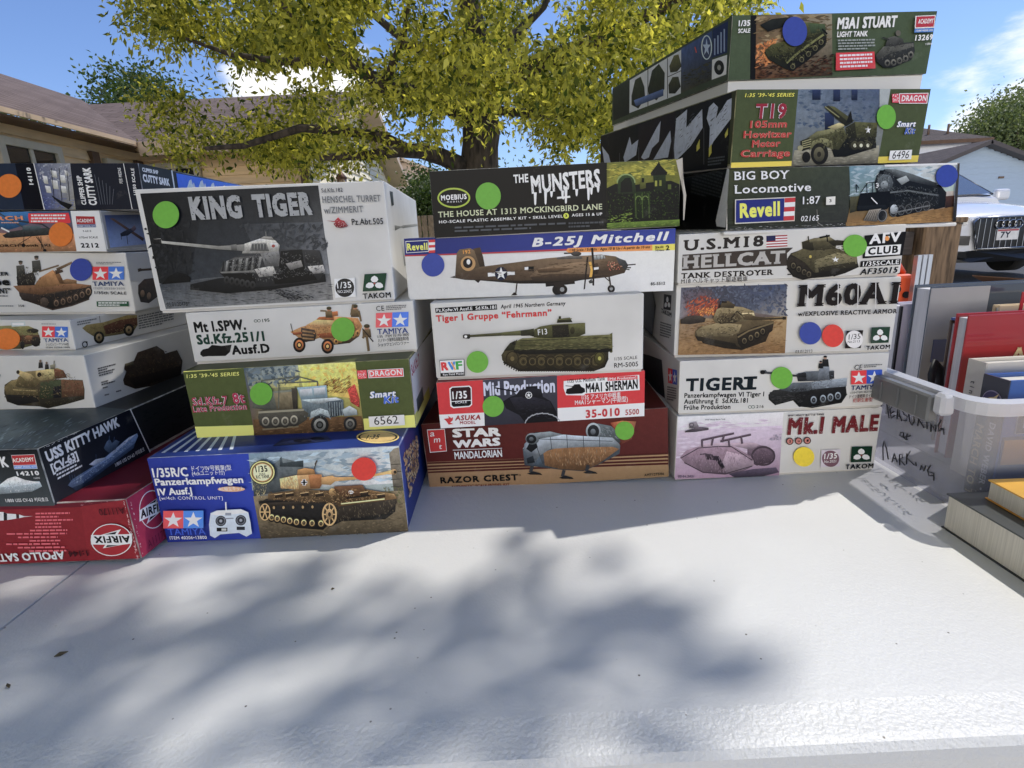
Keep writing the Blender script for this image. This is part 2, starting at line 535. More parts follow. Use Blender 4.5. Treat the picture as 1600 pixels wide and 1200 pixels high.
def leaf_mesh(name, base, tipdir, size, mats, parent, rng, width=0.42):
    """One folded four-point leaf for every row of base; drawn as one crown mesh."""
    n = len(base)
    t = tipdir / np.linalg.norm(tipdir, axis=1, keepdims=True)
    r = rng.normal(size=(n, 3))
    s = np.cross(t, r)
    s /= np.linalg.norm(s, axis=1, keepdims=True) + 1e-9
    nn = np.cross(s, t)
    sz = size[:, None]
    mid = base + t * sz * 0.45 - nn * sz * 0.10
    L = mid + s * sz * width * 0.5 + nn * sz * 0.16
    Rr = mid - s * sz * width * 0.5 + nn * sz * 0.16
    tip = base + t * sz - nn * sz * 0.12
    V = np.stack([base, L, tip, Rr], 1).reshape(-1, 3)
    k = np.arange(n)[:, None] * 4
    F = np.concatenate([k, k + 1, k + 2, k, k + 2, k + 3], 1).reshape(-1)
    me = bpy.data.meshes.new(name)
    me.vertices.add(len(V)); me.vertices.foreach_set('co', V.astype(np.float32).ravel())
    me.loops.add(len(F)); me.loops.foreach_set('vertex_index', F.astype(np.int32))
    me.polygons.add(2 * n)
    me.polygons.foreach_set('loop_start', np.arange(0, 6 * n, 3, dtype=np.int32))
    me.polygons.foreach_set('loop_total', np.full(2 * n, 3, dtype=np.int32))
    a = me.attributes.new('tint', 'FLOAT', 'FACE')
    a.data.foreach_set('value', np.repeat(np.clip(rng.normal(0.45, 0.3, n), 0, 1), 2).astype(np.float32))
    me.update()
    me.validate()
    return link(name, me, mats, parent)


def project(P):
    P = np.asarray(P, float) - np.array([0, 0, CAM_Z])
    X, Y, Z = P @ np.array(cR), P @ np.array(cU), P @ np.array(cF)
    Z = np.where(Z < 0.05, 0.05, Z)
    return 800 + FPX * X / Z, 600 - FPX * Y / Z, P @ np.array(cF)


def inside(px, py, poly):
    px, py = np.asarray(px), np.asarray(py)
    c = np.zeros(len(px), bool)
    n = len(poly)
    for i in range(n):
        x0, y0 = poly[i]; x1, y1 = poly[(i + 1) % n]
        if y0 == y1: continue
        t = ((y0 > py) != (y1 > py)) & (px < (x1 - x0) * (py - y0) / (y1 - y0) + x0)
        c ^= t
    return c


def spray(centers, per, spread, leaf, rng, droop=0.9):
    n = len(centers) * per
    c = np.repeat(centers, per, 0)
    off = rng.normal(size=(n, 3)) * np.array([spread, spread, spread * 0.8])
    base = c + off
    tip = rng.normal(size=(n, 3)) * 0.6 + off / spread * 0.25 + np.array([0, 0, -droop])
    return base, tip, rng.uniform(0.65, 1.3, n) * leaf


rng = np.random.default_rng(11)
tree = empty('shade_tree', (-0.25, 6.0, 0))
tag(tree, 'tall golden green leafy tree with dark trunk rising behind the kit boxes', 'tree')
TI = Matrix.Translation((0.25, -6.0, 0))
bm = bmesh.new()
tp = lambda px, py, y: at(px, py, y=y)
fork = tp(752, 205, 6.0)
tube_bm([(-0.25, 6, -0.1), (-0.25, 6, 0.25), tp(750, 330, 6.0), tp(749, 258, 6.0), fork, tp(757, 150, 6.05), tp(752, 90, 6.1), tp(735, 20, 6.0), (-0.5, 5.9, 4.6), (-0.6, 5.7, 6.2)],
        [0.34, 0.25, 0.205, 0.195, 0.19, 0.15, 0.13, 0.11, 0.08, 0.03], 12, bm)
LIMBS = [
    ([(752, 190, 6.0), (790, 125, 5.9), (850, 95, 5.6), (900, 76, 5.4), (980, 40, 5.2), (1060, 0, 5.0), (1150, -60, 4.8)], .105, .03),
    ([(740, 268, 6.0), (690, 245, 5.8), (655, 236, 5.6), (620, 236, 5.4), (575, 243, 5.2), (500, 246, 5.0)], .10, .025),
    ([(640, 236, 5.5), (600, 215, 5.4), (540, 205, 5.2), (470, 200, 5.0), (380, 228, 4.9), (320, 232, 4.8)], .06, .015),
    ([(752, 190, 6.05), (700, 165, 6.0), (650, 145, 5.8), (600, 135, 5.6), (560, 105, 5.5), (530, 75, 5.4), (470, 40, 5.2), (400, -30, 5.0)], .10, .03),
    ([(560, 105, 5.5), (500, 96, 5.5), (440, 96, 5.4), (360, 85, 5.2), (290, 60, 5.0)], .05, .012),
    ([(757, 150, 6.05), (690, 90, 6.3), (640, 70, 6.4), (580, 20, 6.5), (540, -60, 6.6)], .07, .02),
    ([(755, 120, 6.1), (800, 60, 6.6), (850, 10, 6.8), (880, -60, 7.0)], .07, .02),
    ([(755, 170, 6.0), (850, 180, 6.4), (930, 190, 6.6), (990, 200, 6.8)], .05, .012),
    ([(600, 135, 5.6), (630, 60, 5.3), (640, 0, 5.1)], .04, .012),
]
for pts, r0, r1 in LIMBS:
    tube_bm([tp(*p) for p in pts], list(np.linspace(r0, r1, len(pts))), 8, bm)
# limbs that reach over the table, above the picture
OVER = [
    [(-0.5, 5.9, 4.6), (0.2, 4.6, 5.4), (0.9, 3.2, 5.9), (1.4, 2.2, 6.1), (1.9, 1.4, 6.0)],
    [(-0.55, 5.8, 5.2), (-0.6, 4.2, 6.1), (-0.1, 2.8, 6.3), (0.6, 1.7, 5.8)],
    [(-0.5, 5.9, 4.6), (-1.0, 3.6, 4.9), (-1.3, 1.4, 4.8), (-1.2, -0.8, 4.6)],
    [(-0.55, 5.8, 5.0), (-2.2, 3.6, 5.2), (-3.0, 1.2, 4.9), (-3.2, -0.6, 4.6)],
    [(-1.3, 1.4, 4.8), (-1.6, 0.4, 3.6), (-1.9, -0.4, 2.6), (-2.1, -1.0, 1.9)],  # this and the next two only carry the added low boughs
    [(-1.2, -0.8, 4.6), (-1.5, -1.4, 3.2), (-1.7, -1.8, 2.2), (-1.6, -2.1, 1.5)],
    [(-3.0, 1.2, 4.9), (-3.0, 0.3, 3.4), (-2.8, -0.4, 2.4), (-2.5, -0.7, 1.7)],
    [(-0.6, 5.7, 5.4), (-1.6, 4.5, 6.0), (-1.8, 3.2, 6.0), (-1.2, 2.0, 5.4)],
]
for pts in OVER:
    tube_bm(pts, list(np.linspace(0.085, 0.02, len(pts))), 8, bm)
o = obj('trunk', bm, m_bark, tree); o.matrix_parent_inverse = TI

SIL = [(188, -500), (190, 2), (210, 40), (262, 62), (335, 92), (318, 108), (300, 118), (262, 118), (235, 128), (217, 155), (232, 190), (262, 225), (288, 262), (312, 242), (345, 230),
       (400, 234), (440, 258), (505, 262), (545, 250), (600, 236), (640, 226), (690, 215), (724, 190), (780, 190), (820, 240), (860, 268), (925, 270), (962, 235),
       (1010, 190), (1120, 62), (1178, 14), (1200, -30), (1210, -500)]
GAPS = [(584, 66, 26), (592, 40, 16), (436, 124, 17), (474, 112, 13), (531, 124, 15), (414, 132, 10), (850, 36, 20), (857, 12, 14), (584, 184, 16), (640, 190, 13), (622, 252, 20),
        (350, 110, 14), (905, 243, 14), (700, 190, 12), (655, 252, 16), (380, 130, 10), (690, 20, 9), (820, 250, 12), (1085, 30, 10), (310, 90, 14)]
N = 8600
u = rng.normal(size=(N, 3)); u /= np.linalg.norm(u, axis=1, keepdims=True)
rr = rng.uniform(0.12, 1.0, N) ** 0.38
C = np.array([-0.2, 5.9, 3.75]) + u * rr[:, None] * np.array([4.9, 3.4, 2.6])
# twigs: pull centres into sprays so that the crown has clumps and holes
K = 380
kc = C[rng.integers(0, N, K)]
near = np.argmin(((C[:, None, :] - kc[None]) ** 2).sum(2), 1)
C = kc[near] + (C - kc[near]) * 0.54
px, py, zc = project(C)
ok = (zc > 3.0) & inside(px, py, SIL) & (C[:, 2] > 1.55)
for gx, gy, gr in GAPS:
    ok &= ~(((px - gx) ** 2 + (py - gy) ** 2 < (gr + 14) ** 2))
C = C[ok]
base, tip, size = spray(C, 38, 0.12, 0.064, rng, 0.45)
px, py, zc = project(base)
keep = np.ones(len(base), bool)
for gx, gy, gr in GAPS:
    keep &= ~(((px - gx) ** 2 + (py - gy) ** 2 < gr ** 2) & (rng.random(len(base)) < 0.93))
base, tip, size = base[keep], tip[keep], size[keep]
# sprays over the table that throw the dappled shade on its left half
SHADE = [  # outline on the table (photo pixels), leaves per square metre
    ([(-150, 1000), (60, 1010), (130, 1060), (140, 1120), (60, 1170), (0, 1220), (-200, 1220)], 2600),
    ([(140, 960), (260, 925), (330, 960), (280, 1010), (150, 1040)], 700),
    ([(280, 945), (350, 935), (385, 950), (340, 985), (290, 1000)], 2600), ([(295, 1035), (335, 1030), (345, 1060), (305, 1070)], 1700),
    ([(400, 905), (500, 895), (520, 930), (430, 955), (385, 950)], 1300), ([(520, 880), (640, 870), (660, 905), (560, 930)], 800),
    ([(430, 1085), (470, 1060), (520, 1090), (650, 1085), (700, 1040), (670, 1000), (760, 965), (830, 960), (860, 1000), (930, 985), (1030, 1010), (1010, 1050), (900, 1120), (760, 1180), (420, 1190)], 1500),
    ([(800, 890), (900, 885), (890, 925), (810, 935)], 700), ([(1025, 1030), (1170, 1030), (1170, 1046), (1030, 1052)], 700),
    ([(380, 1010), (560, 1000), (640, 1020), (600, 1060), (420, 1070)], 500), ([(0, 900), (120, 890), (110, 960), (0, 990)], 1100), ([(190, 1000), (290, 1010), (270, 1060), (180, 1050)], 900),
    ([(-100, 930), (260, 960), (380, 920), (560, 960), (640, 1030), (420, 1060), (330, 1060), (150, 1090), (-100, 1090)], 420), ([(20, 1150), (250, 1180), (460, 1140), (470, 1230), (0, 1240)], 300)]
sc_, per_ = [], 9
for poly, dens in SHADE:
    dens *= 3.0
    w = np.array([at(qx, qy, z=TABLE_Z)[:2] for qx, qy in poly])
    lo_, hi_ = w.min(0), w.max(0)
    m_ = int(np.prod(hi_ - lo_) * dens / per_)
    q_ = rng.uniform(lo_, hi_, (m_, 2))
    q_ = q_[inside(q_[:, 0], q_[:, 1], [tuple(x) for x in w])]
    for x_, y_ in q_:
        sc_.append(np.array([x_, y_, TABLE_Z]) + np.array(SUN_DIR) * rng.uniform(3.5, 5.4))
for k in range(460):                                     # over the left stacks, thicker shade
    sc_.append(np.array([rng.uniform(-1.7, -0.42), rng.uniform(0.42, 1.4), 0.95]) + np.array(SUN_DIR) * rng.uniform(3.8, 6))
# unseen leaves added overhead to hide sky from the table, sparing its sunlit half
H_ = rng.uniform((-4.2, -2.2, 3.5), (1.3, 2.4, 5.6), (3800, 3))
low_ = rng.random(len(H_)) < 0.42
H_[low_] = rng.uniform((-3.4, -2.0, 1.15), (-1.25, 0.9, 3.2), (low_.sum(), 3))        # unseen boughs added low at the left to darken the left stack
yb_ = rng.uniform(-2.6, -0.7, 900)  # more added boughs behind the viewer, placed to keep light off the left stack
H_ = np.vstack([H_, np.stack([-1.0 + (yb_ + 1) * 0.467 - rng.uniform(0, 1.5, 900), yb_, rng.uniform(0.9, 2.5, 900)], 1)])
ft = H_[:, :2] - np.array(SUN_DIR)[:2] * ((H_[:, 2] - TABLE_Z) / SUN_DIR.z)[:, None]
hx, hy, hz = project(H_)
okh = ~((ft[:, 0] > -0.62) & (ft[:, 0] < 1.3) & (ft[:, 1] > -0.1) & (ft[:, 1] < 1.7)) & ((hz < 0.3) | (hy < -60) | (hx < -160))
b3, t3, s3 = spray(H_[okh], 7, 0.12, 0.13, rng)
b2, t2, s2 = spray(np.array(sc_), per_, 0.03, 0.085, rng)
_, _, z2 = project(b2)
base, tip, size = np.vstack([base, b2, b3]), np.vstack([tip, t2, t3]), np.concatenate([size, s2, s3])
o = leaf_mesh('crown', base, tip, size, m_leaf, tree, rng); o.matrix_parent_inverse = TI
print('leaves', len(base))


def bushy(name, loc, rx, ry, rz, zc, n, leaf, m, label, cat, seed, trunk=True, per=20, dens=1.0):
    """A tree or shrub: tapered trunk with limbs and clumped leaves in an uneven crown."""
    r = np.random.default_rng(seed)
    t = empty(name, loc)
    tag(t, label, cat)
    lumps = r.normal(size=(9, 3)); lumps /= np.linalg.norm(lumps, axis=1, keepdims=True)
    lc = lumps * np.array([rx, ry, rz]) * 0.55 + np.array([0, 0, zc])
    which = r.integers(0, 9, n)
    u = r.normal(size=(n, 3)); u /= np.linalg.norm(u, axis=1, keepdims=True)
    c = lc[which] + u * (r.uniform(0.35, 1, n) ** 0.5)[:, None] * np.array([rx, ry, rz]) * 0.5 * r.uniform(0.8, 1.15, (9, 1))[which]
    b, tp_, s = spray(c, per, leaf * 2.2, leaf, r, 0.25)
    if trunk:
        bm = bmesh.new()
        tube_bm([(0, 0, -0.1), (0, 0, zc * 0.5), (0, 0, zc)], [rx * 0.09, rx * 0.07, rx * 0.04], 8, bm)
        for k in range(9):
            tube_bm([(0, 0, zc * (0.4 + 0.05 * k)), tuple(lc[k] * 0.6 + np.array([0, 0, zc * 0.35])), tuple(lc[k])], [rx * 0.04, rx * 0.025, rx * 0.01], 6, bm)
        obj('trunk', bm, m_bark, t)
    leaf_mesh('crown', b, tp_, s, m, t, r, 0.6)
    return t


bushy('shrub', (-1.75, 13.5, 0), 0.62, 0.7, 0.95, 1.75, 260, 0.075, m_leaf_dark, 'rounded dark green shrub beside the trunk above the picket fence', 'shrub', 3, per=30)
bushy('broadleaf_tree', (-14.1, 24, 0), 2.6, 2.4, 2.1, 5.9, 700, 0.17, m_leaf_dark, 'dark green bushy tree rising behind the bungalow roof', 'tree', 4)
bushy('broadleaf_tree', (-20.2, 24, 0), 2.2, 2.4, 2.0, 6.2, 400, 0.17, m_leaf_grey, 'tree top just showing over the bungalow roof at the far left', 'tree', 5)
bushy('broadleaf_tree', (31.0, 35, 0), 3.9, 3.2, 3.2, 5.1, 1000, 0.2, m_leaf_grey, 'grey green feathery tree beyond the roofs right of the top boxes', 'tree', 6)
bushy('shrub', (-0.9, 20, 0), 3.2, 1.5, 1.3, 2.2, 420, 0.15, m_leaf_grey, 'pale green hedge shrub seen through the leaves right of the trunk', 'shrub', 8)

# ------------------------------------------------------------------ the folding table
def table_mat(grain, depth):
    m = bpy.data.materials.new('blow_moulded_white_plastic')
    m.use_nodes = True
    t = m.node_tree
    b = t.nodes['Principled BSDF']
    b.inputs['Roughness'].default_value = 0.42
    b.inputs['Specular IOR Level'].default_value = 0.45
    co = t.nodes.new('ShaderNodeTexCoord')
    v = t.nodes.new('ShaderNodeTexVoronoi')
    v.inputs['Scale'].default_value = 95
    n = t.nodes.new('ShaderNodeTexNoise')
    n.inputs['Scale'].default_value = 60
    t.links.new(co.outputs['Object'], v.inputs['Vector'])
    t.links.new(co.outputs['Object'], n.inputs['Vector'])
    # rare dark specks of dirt
    sp = t.nodes.new('ShaderNodeMapRange')
    sp.inputs['From Min'].default_value, sp.inputs['From Max'].default_value = 0.05, 0.09
    t.links.new(v.outputs['Distance'], sp.inputs['Value'])
    sel = t.nodes.new('ShaderNodeMapRange')
    sel.inputs['From Min'].default_value, sel.inputs['From Max'].default_value = 0.83, 0.9
    sx = t.nodes.new('ShaderNodeSeparateColor')
    t.links.new(v.outputs['Color'], sx.inputs['Color'])
    t.links.new(sx.outputs['Red'], sel.inputs['Value'])
    inv = t.nodes.new('ShaderNodeMath'); inv.operation = 'SUBTRACT'; inv.inputs[0].default_value = 1
    t.links.new(sp.outputs['Result'], inv.inputs[1])
    mu = t.nodes.new('ShaderNodeMath'); mu.operation = 'MULTIPLY'
    t.links.new(inv.outputs[0], mu.inputs[0]); t.links.new(sel.outputs['Result'], mu.inputs[1])
    smd = t.nodes.new('ShaderNodeTexNoise')
    smd.inputs['Scale'].default_value = 5; smd.inputs['Detail'].default_value = 7
    t.links.new(co.outputs['Object'], smd.inputs['Vector'])
    gr = t.nodes.new('ShaderNodeMapRange')
    gr.inputs['From Min'].default_value, gr.inputs['From Max'].default_value = 0.35, 0.7
    t.links.new(smd.outputs['Fac'], gr.inputs['Value'])
    base = t.nodes.new('ShaderNodeMixRGB')
    base.inputs['Color1'].default_value = (0.63, 0.63, 0.62, 1)
    base.inputs['Color2'].default_value = (0.69, 0.695, 0.69, 1)
    t.links.new(gr.outputs['Result'], base.inputs['Fac'])
    mix = t.nodes.new('ShaderNodeMixRGB')
    mix.inputs['Color2'].default_value = (0.10, 0.085, 0.07, 1)
    t.links.new(mu.outputs[0], mix.inputs['Fac'])
    t.links.new(base.outputs['Color'], mix.inputs['Color1'])
    t.links.new(mix.outputs['Color'], b.inputs['Base Color'])
    # pebbled grain
    v2 = t.nodes.new('ShaderNodeTexNoise')
    v2.inputs['Scale'].default_value = 420; v2.inputs['Detail'].default_value = 2.5
    v3 = t.nodes.new('ShaderNodeTexNoise')
    v3.inputs['Scale'].default_value = 130; v3.inputs['Detail'].default_value = 2
    t.links.new(co.outputs['Object'], v2.inputs['Vector'])
    t.links.new(co.outputs['Object'], v3.inputs['Vector'])
    su = t.nodes.new('ShaderNodeMath'); su.operation = 'ADD'
    t.links.new(v2.outputs['Fac'], su.inputs[0]); t.links.new(v3.outputs['Fac'], su.inputs[1])
    bp = t.nodes.new('ShaderNodeBump')
    bp.inputs['Strength'].default_value = grain; bp.inputs['Distance'].default_value = depth
    t.links.new(su.outputs[0], bp.inputs['Height'])
    t.links.new(bp.outputs['Normal'], b.inputs['Normal'])
    return m


m_table = table_mat(0.32, 0.0008)
m_rimgrain = table_mat(0.6, 0.0012)
m_tleg = mat('grey_steel_legs', (0.32, 0.33, 0.34), rough=0.4, metal=0.6)
tb = empty('folding_table', (-0.413, 0.62, 0))
tag(tb, 'white pebbled plastic folding table holding all the stacked kit boxes', 'table')


def panel(x0, x1):
    """One half of the table top: raised rim step near the edge, rounded lip, skirt."""
    bm = bmesh.new()
    y0, y1 = 0.238, 1.0
    prof = [(0.0, -0.045), (0.0, -0.012), (0.0015, -0.006), (0.005, -0.0025), (0.010, -0.0017), (0.018, -0.0013), (0.026, -0.0007), (0.032, -0.0002), (0.040, 0.0), (0.046, 0.0)]
    def ring(off, z):
        return [bm.verts.new(p) for p in ((x0 + off, y0 + off, TABLE_Z + z), (x1 - off, y0 + off, TABLE_Z + z), (x1 - off, y1 - off, TABLE_Z + z), (x0 + off, y1 - off, TABLE_Z + z))]
    rs = []
    for off, z in prof:
        rs.append(ring(off, z))
    # the fold side has no rim: keep it straight
    for r_, (off, z) in zip(rs, prof):
        for v in r_:
            if abs(v.co.x - (x0 + off)) < 1e-6 and x0 > -0.5: v.co.x = x0 + min(off, 0.0008)
            if abs(v.co.x - (x1 - off)) < 1e-6 and x1 < 0: v.co.x = x1 - min(off, 0.0008)
    for a, b in zip(rs, rs[1:]):
        for k in range(4):
            bm.faces.new((a[k], a[(k + 1) % 4], b[(k + 1) % 4], b[k]))
    for f in bm.faces:
        if f.calc_center_median().y < y0 + 0.034: f.material_index = 1
    bm.faces.new(rs[-1])
    bm.faces.new(rs[0][::-1])
    return bm


TBI = Matrix.Translation((0.413, -0.62, 0))
for a, b in ((-0.4123, 0.51), (-1.33, -0.4135)):
    o = obj('tabletop', panel(a, b), [m_table, m_rimgrain], tb); o.matrix_parent_inverse = TBI
for xx in (-1.2, 0.38):
    for yy in (0.34, 0.9):
        o = obj('leg', tube_bm([(xx, yy, 0.0), (xx, yy, 0.7)], 0.014, 8), m_tleg, tb); o.matrix_parent_inverse = TBI

# a second table carries the books at the right
tb2 = empty('folding_table', (0.95, 0.62, 0))
tag(tb2, 'white plastic folding table at the right carrying the clear bin and books', 'table')
o = obj('tabletop', box_bm(0.515, 1.7, 0.238, 1.0, TABLE_Z - 0.045, TABLE_Z - 0.0005, bevel=0.006), m_table, tb2); o.matrix_parent_inverse = Matrix.Translation((-0.95, -0.62, 0))
for xx in (0.62, 1.6):
    for yy in (0.34, 0.9):
        o = obj('leg', tube_bm([(xx, yy, 0.0), (xx, yy, 0.7)], 0.014, 8), m_tleg, tb2); o.matrix_parent_inverse = Matrix.Translation((-0.95, -0.62, 0))

m_dry = mat('dry_leaf', (0.07, 0.055, 0.03), rough=0.8)
for i, (px_, py_, s, a, lab) in enumerate(((96, 1024, 0.0085, 0.5, 'tiny dry leaf scrap with a pointed tip on the left of the white table'), (14, 1073, 0.006, 2.4, 'smaller dark leaf crumb at the left edge of the white table'),
                                  (520, 922, 0.003, 0.2, 'small black crumb in the middle of the white table'))):
    p = at(px_, py_, z=TABLE_Z)
    vs = [(-s * .5, 0, 0.0006), (-s * .1, s * .2, 0.0018), (s * .5, s * .05, 0.001), (0, -s * .18, 0.0007)]
    vs = vs + [(x, y, z + 0.0005) for x, y, z in vs]
    fs = [(3, 2, 1, 0), (4, 5, 6, 7)] + [(k, (k + 1) % 4, 4 + (k + 1) % 4, 4 + k) for k in range(4)]
    o = pyobj('leaf_scrap', vs, fs, m_dry)
    o.location = p; o.rotation_euler = (0, 0, a)
    tag(o, lab, 'leaf scrap', 'leaf scraps on the table')

# ------------------------------------------------------------------ printed card
def print_mat(name, rough, coat):
    m = bpy.data.materials.new(name)
    m.use_nodes = True
    t = m.node_tree
    b = t.nodes['Principled BSDF']
    b.inputs['Roughness'].default_value = rough
    b.inputs['Specular IOR Level'].default_value = 0.16
    b.inputs['Coat Weight'].default_value = coat
    b.inputs['Coat Roughness'].default_value = 0.18
    a = t.nodes.new('ShaderNodeVertexColor')
    a.layer_name = 'Ink'
    co = t.nodes.new('ShaderNodeTexCoord')
    n = t.nodes.new('ShaderNodeTexNoise')
    n.inputs['Scale'].default_value = 150
    n.inputs['Detail'].default_value = 5
    n.inputs['Roughness'].default_value = 0.65
    t.links.new(co.outputs['Object'], n.inputs['Vector'])
    nf = t.nodes.new('ShaderNodeTexNoise')
    nf.inputs['Scale'].default_value = 620
    nf.inputs['Detail'].default_value = 3
    t.links.new(co.outputs['Object'], nf.inputs['Vector'])
    av = t.nodes.new('ShaderNodeMixRGB'); av.inputs['Fac'].default_value = 0.3
    t.links.new(n.outputs['Fac'], av.inputs['Color1']); t.links.new(nf.outputs['Fac'], av.inputs['Color2'])
    r = t.nodes.new('ShaderNodeMapRange')
    r.inputs['From Min'].default_value, r.inputs['From Max'].default_value = 0.34, 0.66
    r.inputs['To Min'].default_value, r.inputs['To Max'].default_value = -0.95, 0.95
    t.links.new(av.outputs['Color'], r.inputs['Value'])
    mu = t.nodes.new('ShaderNodeMath'); mu.operation = 'MULTIPLY_ADD'
    t.links.new(r.outputs['Result'], mu.inputs[0])
    t.links.new(a.outputs['Alpha'], mu.inputs[1])
    mu.inputs[2].default_value = 1.0
    mx_ = t.nodes.new('ShaderNodeVectorMath'); mx_.operation = 'SCALE'
    t.links.new(a.outputs['Color'], mx_.inputs[0])
    t.links.new(mu.outputs[0], mx_.inputs['Scale'])
    # scuffs: faint paler wear, part of the card
    w = t.nodes.new('ShaderNodeTexNoise')
    w.inputs['Scale'].default_value = 34; w.inputs['Detail'].default_value = 9; w.inputs['Roughness'].default_value = 0.72
    t.links.new(co.outputs['Object'], w.inputs['Vector'])
    wr = t.nodes.new('ShaderNodeMapRange')
    wr.inputs['From Min'].default_value, wr.inputs['From Max'].default_value = 0.60, 0.80
    wr.inputs['To Max'].default_value = 0.16
    t.links.new(w.outputs['Fac'], wr.inputs['Value'])
    m2 = t.nodes.new('ShaderNodeMixRGB')
    m2.inputs['Color2'].default_value = (0.5, 0.48, 0.44, 1)
    t.links.new(wr.outputs['Result'], m2.inputs['Fac'])
    t.links.new(mx_.outputs['Vector'], m2.inputs['Color1'])
    t.links.new(m2.outputs['Color'], b.inputs['Base Color'])
    # slight waviness of the card so that reflections break up
    n2 = t.nodes.new('ShaderNodeTexNoise')
    n2.inputs['Scale'].default_value = 22
    t.links.new(co.outputs['Object'], n2.inputs['Vector'])
    bp = t.nodes.new('ShaderNodeBump')
    bp.inputs['Strength'].default_value = 0.25; bp.inputs['Distance'].default_value = 0.002
    t.links.new(n2.outputs['Fac'], bp.inputs['Height'])
    t.links.new(bp.outputs['Normal'], b.inputs['Normal'])
    return m


M_INK = print_mat('printed_gloss_card', 0.42, 0.0)


def homography(src, dst):
    A = []
    for (x, y), (u, v) in zip(src, dst):
        A.append([x, y, 1, 0, 0, 0, -u * x, -u * y, u])
        A.append([0, 0, 0, x, y, 1, -v * x, -v * y, v])
    A = np.array(A, float)
    h = np.linalg.solve(A[:, :8], A[:, 8])
    return np.append(h, 1).reshape(3, 3)


_glyphs = {}
FONT_CURVE = bpy.data.curves.new('lettering_source', 'FONT')
FONT_OBJ = bpy.data.objects.new('lettering_source', FONT_CURVE)


def glyphs(text, space, shear):
    """Outline of a line of text as (verts, faces), letters standing on y=0, scaled to cap height 1."""
    key = (text, round(space, 3), shear)
    if key in _glyphs:
        return _glyphs[key]
    c = FONT_CURVE
    c.body, c.space_character, c.shear, c.size = text, space, shear, 1.0
    c.resolution_u = 2
    c.fill_mode = 'FRONT'
    me = bpy.data.meshes.new_from_object(FONT_OBJ)
    v = np.empty(len(me.vertices) * 3, np.float32)
    me.vertices.foreach_get('co', v)
    v = v.reshape(-1, 3)[:, :2].copy()
    f = [tuple(p.vertices) for p in me.polygons]
    bpy.data.meshes.remove(me)
    if len(v):
        v[:, 1] /= CAP
        v[:, 0] = (v[:, 0] - v[:, 0].min()) / CAP
    _glyphs[key] = (v, f)
    return v, f


CAP = 1.0
CAP = float(glyphs('H', 1.0, 0.0)[0][:, 1].max())
_glyphs.clear()


